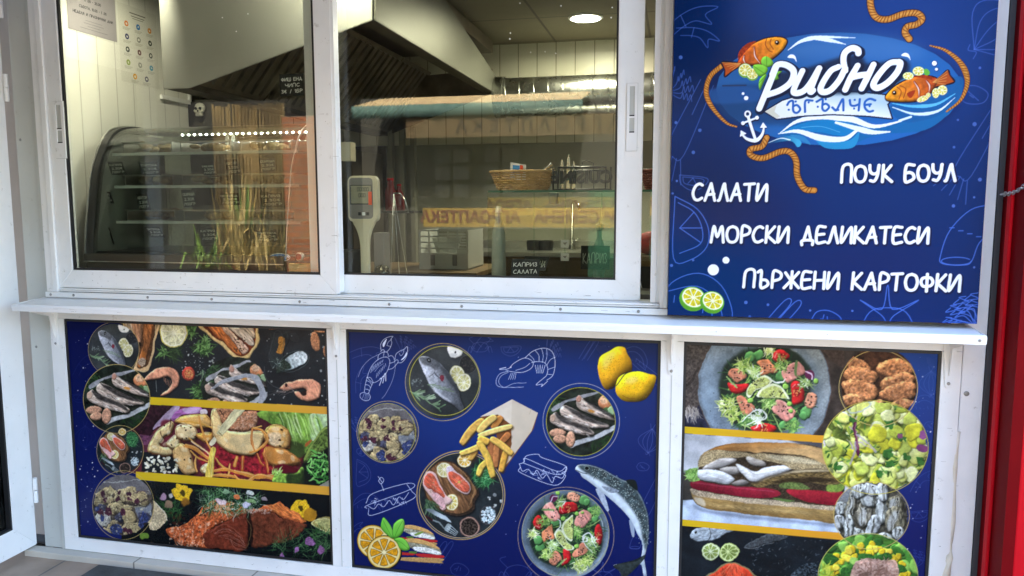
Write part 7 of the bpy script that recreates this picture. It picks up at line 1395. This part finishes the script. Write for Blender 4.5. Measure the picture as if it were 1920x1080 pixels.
v = PY(1016, 320, .60); T_ = MB(); T_.tube([(v.x - .03, .60, v.z - .05), (v.x + .005, .60, v.z), (v.x + .042, .60, v.z + .028)], [.003, .006, .009], 8); T_.tube([(v.x - .02, .61, v.z - .05), (v.x + .015, .61, v.z - .006), (v.x + .05, .612, v.z + .012)], [.003, .006, .008], 8); tag(T_.build('tongs', M['blade'], None, 60), 'pair of steel tongs lying in the wicker basket', 'tongs')
RK = thing('knife_rack', 'black wire rack with cut out lettering holding knives on the glass shelf', 'rack', (PY(1090, 357, .56).x, .6, zg + .0045))
a, c_ = PY(1046, 354, .56), PY(1136, 313, .56); z0 = zg + .008
b = MB(); b.tube([(a.x, .56, z0), (a.x, .56, c_.z), (c_.x, .56, c_.z), (c_.x, .56, z0)], .0046, 8, True); b.tube([(a.x, .64, z0), (a.x, .64, c_.z - .01), (c_.x, .64, c_.z - .01), (c_.x, .64, z0)], .0034, 8, True)
for x in (a.x - .02, a.x, c_.x, c_.x + .02): b.tube([(x, .56, z0), (x, .64, z0)], .0032, 6); b.tube([(x, .56, z0), (x, .56, c_.z)], .0032, 6)
b.tube([(a.x - .022, .56, z0 - .001), (c_.x + .022, .56, z0 - .001)], .0042, 6); b.build('wire_frame', M['wire'], RK, 180)
lettering('rack_lettering', 'CUISINE', .068, BACK(((a.x + c_.x)/2, .563, (z0 + c_.z)/2 + .003)), M['wire'], RK, .0025, bold=.0032)
for k, (px, py) in enumerate(((1054, 297), (1066, 289), (1076, 301))):
    v = PY(px, py, .60); o = MB().prism([(v.x - .0005, v.z), (v.x + .006, v.z - .02), (v.x + .008, v.z - .06), (v.x + .007, z0), (v.x - .007, z0), (v.x - .008, v.z - .05), (v.x - .005, v.z - .02)], .597, .601, 'y', .0006).build('knife', M['blade']); tag(o, f'bright pointed knife blade in the wire rack, {("left of the three", "tallest of the three", "right of the three")[k]}', 'knife', 'knives in the wire rack')
v = PY(1100, 306, .61); o = MB(); o.tube([(v.x - .02, .61, z0), (v.x - .018, .61, v.z + .004), (v.x, .61, v.z + .012), (v.x + .028, .61, v.z), (v.x + .03, .61, z0)], .002, 6); tag(o.build('wire_whisk', M['wire'], None, 180), 'dark wire loop of a utensil behind the rack lettering', 'utensil')
# ------------------------------------------------------------------ crate, bottles and the rest behind the counter
a, c_ = PY(786, 497, 1.15), PY(877, 432, 1.15); z0 = 1.1265
CR = thing('crate', 'milky white plastic crate with slotted sides on the work table', 'crate', ((a.x + c_.x)/2, 1.3, z0))
h = c_.z - z0; b = MB(); b.box(a.x, 1.15, z0, c_.x, 1.158, z0 + h*.42, .002); b.box(a.x, 1.45, z0, c_.x, 1.458, z0 + h*.42); b.box(a.x, 1.158, z0, a.x + .008, 1.45, z0 + h); b.box(c_.x - .008, 1.158, z0, c_.x, 1.45, z0 + h); b.box(a.x, 1.158, z0 + .001, c_.x, 1.45, z0 + .006)
for k in range(4):
    z = z0 + h*(.52 + k*.15); b.box(a.x, 1.15, z, c_.x, 1.157, z + .008); b.box(a.x, 1.451, z, c_.x, 1.458, z + .008)
for k in range(6): x = a.x + (c_.x - a.x - .008)*k/5; b.box(x, 1.1485, z0 + h*.42, x + .008, 1.1495, z0 + h)
b.build('body', M['cratem'], CR); b = MB()
for x in (.3, .75): b.box(a.x + (c_.x - a.x)*x - .016, 1.147, z0 + .02, a.x + (c_.x - a.x)*x + .008, 1.1495, z0 + .075, .002)
b.build('latch', M['greyp'], CR)
o = MB().lathe([(.055, 0), (.075, .07), (.078, .08), (.07, .078), (.05, .01)], (PY(838, 470, 1.3).x, 1.3, PY(838, 470, 1.3).z - .01), 24).build('bowl', M['cratem']); tag(o, 'pale bowl standing in the white crate', 'bowl')
def bottle(name, label, px, py0, py1, Y, prof, ma, cat, cap=None, floor=None):
    a, c_ = PY(px, py1, Y), PY(px, py0, Y); z0 = floor if floor is not None else a.z; h = c_.z - z0
    t = thing(name, label, cat, (a.x, Y, z0)); MB().lathe([(r*h, q*h) for r, q in prof], (a.x, Y, z0), 20).build('body', M[ma], t, 50)
    if cap: MB().lathe([(r*h, q*h) for r, q in cap[1]], (a.x, Y, z0), 16).build('cap', M[cap[0]], t, 50)
RS = MB().box(PY(714, 397, .95).x, .93, PY(745, 400, .95).z, PY(779, 397, .95).x, 1.05, PY(745, 395, .95).z, .002).build('wall_shelf', M['blackp']); tag(RS, 'small dark shelf carrying the red bottles', 'shelf')
zsf = PY(745, 395, .95).z
bottle('sauce_bottle', 'dark red sauce bottle on the small dark shelf, taller one', 733, 334, 395, .98, [(.0001, 0), (.17, .0), (.18, .04), (.18, .6), (.10, .78), (.09, .92)], 'bottle', 'bottle', ('red', [(.10, .925), (.10, 1), (.0001, 1)]), zsf)
bottle('sauce_bottle', 'dark red squat sauce bottle on the small dark shelf, right of the taller one', 749, 345, 395, 1.0, [(.0001, 0), (.2, .0), (.21, .04), (.21, .5), (.08, .8), (.07, .92)], 'bottle', 'bottle', ('red', [(.08, .925), (.08, 1), (.0001, 1)]), zsf)
bottle('oil_bottle', 'tall pale bottle behind the left edge of the glass guard', 935, 386, 478, .56, [(.0001, 0), (.095, 0), (.10, .03), (.095, .6), (.05, .8), (.045, .9)], 'cratem', 'bottle', ('white', [(.05, .905), (.035, 1), (.0001, 1)]), 1.147)
bottle('soap_pump', 'cloudy blue grey pump bottle near the right stile', 1123, 410, 500, .55, [(.0001, 0), (.08, 0), (.11, .25), (.12, .45), (.07, .62), (.035, .7), (.035, .82)], 'greyp', 'bottle', ('cratem', [(.06, .825), (.065, .9), (.02, .93), (.02, 1.), (.0001, 1)]), 1.147)
o = MB(); v = PY(738, 362, .45)
for q, yy in ((732, .40), (749, .46), (764, .52)): w_ = PY(q, 500, yy); o.tube([v, (w_.x, yy, 1.148)], .0015, 8)
w_ = PY(766, 398, .45); o.tube([v, (v.x + .03, .45, v.z - .002), (v.x + .05, .45, v.z - .03), w_], .0028, 8); tag(o.build('wire_stand', M['steel'], None, 180), 'thin bright three legged wire stand on the counter right of the scale', 'stand')
v = PY(713, 455, .45); o = MB().box(v.x - .022, .43, 1.1465, v.x + .024, .50, PY(713, 436, .45).z, .004).build('napkin_box', M['greyp']); tag(o, 'grey metal napkin box behind the scale post', 'box')
v = PY(713, 488, .36); o = MB(); o.ball((v.x, .37, 1.176), .032, .03, .030, 16); q = o.build('foil_bag', M['foil'], None, 180); random.seed(2)
for vv in q.data.vertices: vv.co += Vector((random.uniform(-.006, .006), random.uniform(-.006, .006), random.uniform(-.004, .008)))
tag(q, 'crumpled dark foil bag beside the scale post', 'bag')
v = PY(754, 503, .42); o = MB().slab([(v.x - .11, .34, 1.1475), (v.x + .07, .34, 1.1475), (v.x + .10, .60, 1.1475), (v.x - .06, .60, 1.1475)], .003).build('cutting_board', M['cream']); tag(o, 'pale cutting board on the counter right of the scale', 'board')
# tap
v = PY(1080, 400, 2.3); Tp = thing('tap', 'chrome gooseneck tap over the back counter', 'tap', (v.x, 2.34, zt)); zt2 = PY(1080, 378, 2.3).z
MB().tube([(v.x - .03, 2.34, zt + .001), (v.x - .03, 2.34, zt2 - .02), (v.x - .02, 2.32, zt2 - .003), (v.x, 2.29, zt2), (v.x + .022, 2.26, zt2 - .02), (v.x + .026, 2.25, zt2 - .06)], .009, 12).build('spout', M['blade'], Tp, 180); MB().lathe([(.024, 0), (.02, .03)], (v.x - .03, 2.34, zt), 16).build('base', M['blade'], Tp, 50); MB().tube([(v.x - .03, 2.34, zt + .05), (v.x + .02, 2.32, zt + .07)], .006, 8).build('lever', M['blade'], Tp, 180)
for k, px in enumerate((1003, 1022)):
    v = PY(px, 458, 2.2); o = MB().lathe([(.0001, 0), (.05, 0), (.055, .05), (.05, .06), (.045, .01)], (v.x, 2.2, zt + .001), 20).build('pot', M['blackp'], None, 40); tag(o, f'small black pot on the back counter, {("left", "right")[k]} of the pair', 'pot', 'small black pots on the back counter')
o = MB().box(.06, .80, .03, .20, 1.15, 1.19, .004); x0_ = PY(1192, 480, .85).x
o.bm.clear(); o.box(x0_, .80, .03, .30, 1.15, PY(1208, 480, .8).z, .004); tag(o.build('side_cabinet', M['wood']), 'brown wooden cabinet seen through the open gap beside the right sash', 'cabinet')
v = PY(1212, 462, .9); o = MB().ball((v.x + .03, .92, PY(1208, 480, .8).z + .05), .085, .07, .055, 18); q = o.build('red_bag', M['redf'], None, 180)
tag(q, 'red cloth bag on the brown cabinet in the open gap', 'bag')

for k, (px, py) in enumerate(((1059, 457), (1059, 482))):
    v = PY(px, py, .418); o = MB().box(v.x - .016, .4165, v.z - .015, v.x + .016, .4175, v.z + .015).build('sticker', M['cratem']); tag(o, f'pale square sticker with a dark mark on the guard glass, {("upper", "lower")[k]} of two', 'sticker'); MB().prism([(v.x - .008, v.z + .004), (v.x + .010, v.z + .006), (v.x + .002, v.z - .004), (v.x + .006, v.z - .009)], .4155, .4162, 'y').build('mark', M['greyp'], o)
v = PY(1040, 374, .6); o = MB().box(v.x - .02, .58, v.z - .016, v.x + .012, .64, zg - .0042, .003).build('switch_box', M['cratem']); tag(o, 'small grey box fixed under the glass shelf', 'box')
v = PY(650, 282, .9); o = MB().box(v.x - .03, .9, v.z - .05, v.x + .02, .96, v.z + .04, .003).build('wall_box', M['cream']); tag(o, 'small cream wall box beside the left edge of the right sash', 'box')
# ------------------------------------------------------------------ across the street (met in the window panes)
YS = -6.0
AS = thing('seed_shop', 'seed shop with a cream and teal awning, mirrored in the right window pane', 'shop', (-2, YS, .02))
MB().box(-4.2, YS - 3, .02, 5, YS - 1.0, 4.6).build('wall', M['shopwall'], AS)
MB().slab([(-3.86, YS, 2.63), (-1.10, YS, 2.63), (-1.10, YS - .95, 2.85), (-3.86, YS - .95, 2.85)], -.01).build('awning_top', M['awn'], AS)
a = MB(); n = 40
pts = [(-3.88 + 2.8*i/n, YS + .012 + .012*math.sin(i*1.3)) for i in range(n + 1)]
for (x0, y0), (x1, y1) in zip(pts, pts[1:]): a.poly([[(x0, y0, 2.49), (x1, y1, 2.49), (x1, y1, 2.635), (x0, y0, 2.635)]])
bmesh.ops.remove_doubles(a.bm, verts=a.bm.verts, dist=1e-4); o = a.build('awning_valance', M['awng'], AS, 180); md = o.modifiers.new('thickness', 'SOLIDIFY'); md.thickness = .004
MB().box(-3.2, YS - .06, 2.25, -.2, YS - .02, 2.482).build('name_board', M['board'], AS)
lettering('board_lettering', 'АГРОАПТЕКА', .19, BACK((-1.62, YS - .015, 2.366)), M['brownink'], AS, .004, bold=.004, spread=1.75)
MB().box(-3.10, YS - .35, 1.19, .9, YS - .31, 1.42).build('window_band', M['yellow'], AS)
lettering('band_lettering', 'АГРОАПТЕКА', .19, BACK((-2.50, YS - .305, 1.305)), M['redink'], AS, .003, bold=.006)
lettering('band_lettering', 'ПРЕПАРАТИ И СЕМЕНА', .185, BACK((-.62, YS - .305, 1.305)), M['redink'], AS, .003, bold=.005)
MB().box(-1.05, YS - .36, .02, .9, YS - .355, 1.18).build('shop_front', M['shopgreen'], AS); MB().box(-1.05, YS - .36, 1.43, .9, YS - .355, 1.62).build('shop_front', M['shopgreen'], AS)
for k, (x, z) in enumerate([(x, z) for z in (1.55, 1.78, 2.0) for x in (-3.1, -2.85, -2.45, -2.2)]): MB().box(x, YS - .95, z, x + .2, YS - .80, z + .17, .004).build('carton', M['carton'], AS)
MB().box(-3.2, YS - .97, .3, -1.1, YS - .96, 1.15).build('shop_window', M['darkpane'], AS)
BW = MB().box(-4.84, YS - .4, .02, -4.25, YS - .15, 2.55).build('brick_wall', M['brick']); tag(BW, 'sunlit orange brick wall mirrored in the left sash', 'wall')
random.seed(11)
for k, x in enumerate((-5.15, -4.85, -5.5, -5.0)):
    t = thing('potted_plant', ('long leaved green plant in a red pot, tallest, mirrored in the left sash', 'drooping yellow green plant in a red pot mirrored near the left sash stile', 'small dry leaved plant in a red pot mirrored behind the price tags', 'tall yellow leaved plant in a red pot at the back of the mirrored group')[k], 'plant', (x, YS + .3 + k*.12, .02), 'potted plants before the brick wall')
    y = YS + .3 + k*.12; MB().lathe([(.09, 0), (.14, .26), (.15, .3), (.12, .29), (.1, .1)], (x, y, .42 - .1*(k > 0)), 20).build('pot', M['terracotta'], t, 50); MB().box(x - .13, y - .13, .02, x + .13, y + .13, .42 - .1*(k > 0)).build('stand', M['shopwall'], t)
    f = MB()
    for i in range(60):
        a_ = random.uniform(0, 6.28); l = random.uniform(.6, 1.5)*(1, .8, .6, 1.35)[k]; r_ = random.uniform(.1, .42); p0 = Vector((x, y, .72 - .1*(k > 0))); d = Vector((math.cos(a_), math.sin(a_), 0)); w_ = d.cross(Vector((0, 0, 1)))*random.uniform(.012, .032)
        ps = [p0 + d*r_*s_ + Vector((0, 0, l*(s_ - .55*s_*s_*random.uniform(.4, 1.9)))) for s_ in (0, .35, .7, 1)]
        for q in range(3):
            wa, wb = (1, 1, .7, .05)[q], (1, 1, .7, .05)[q+1]; f.poly([[ps[q] - w_*wa, ps[q] + w_*wa, ps[q+1] + w_*wb, ps[q+1] - w_*wb]])
    bmesh.ops.remove_doubles(f.bm, verts=f.bm.verts, dist=1e-5); f.build('foliage', M['leaf'] if k % 2 == 0 else M['straw'], t)

RS_ = MB()
for i in range(44): x = -5.9 + i*.0236; RS_.tube([(x, YS - .3 + .02*(i % 2), .02), (x + random.uniform(-.01, .01), YS - .3 + .02*(i % 2), 2.72 + random.uniform(-.03, .03))], .015, 6)
tag(RS_.build('reed_screen', M['reed'], None, 180), 'brown reed screen beside the brick wall, mirrored in the left sash', 'screen')
DB = MB().box(-16, YS - 4, .02, -4.96, YS - .6, 6.5).build('sky_block_wall', M['house']); tag(DB, 'dark house wall added beyond the brick wall to keep sky out of the left pane', 'wall')  # added so that the left pane mirrors no bright sky
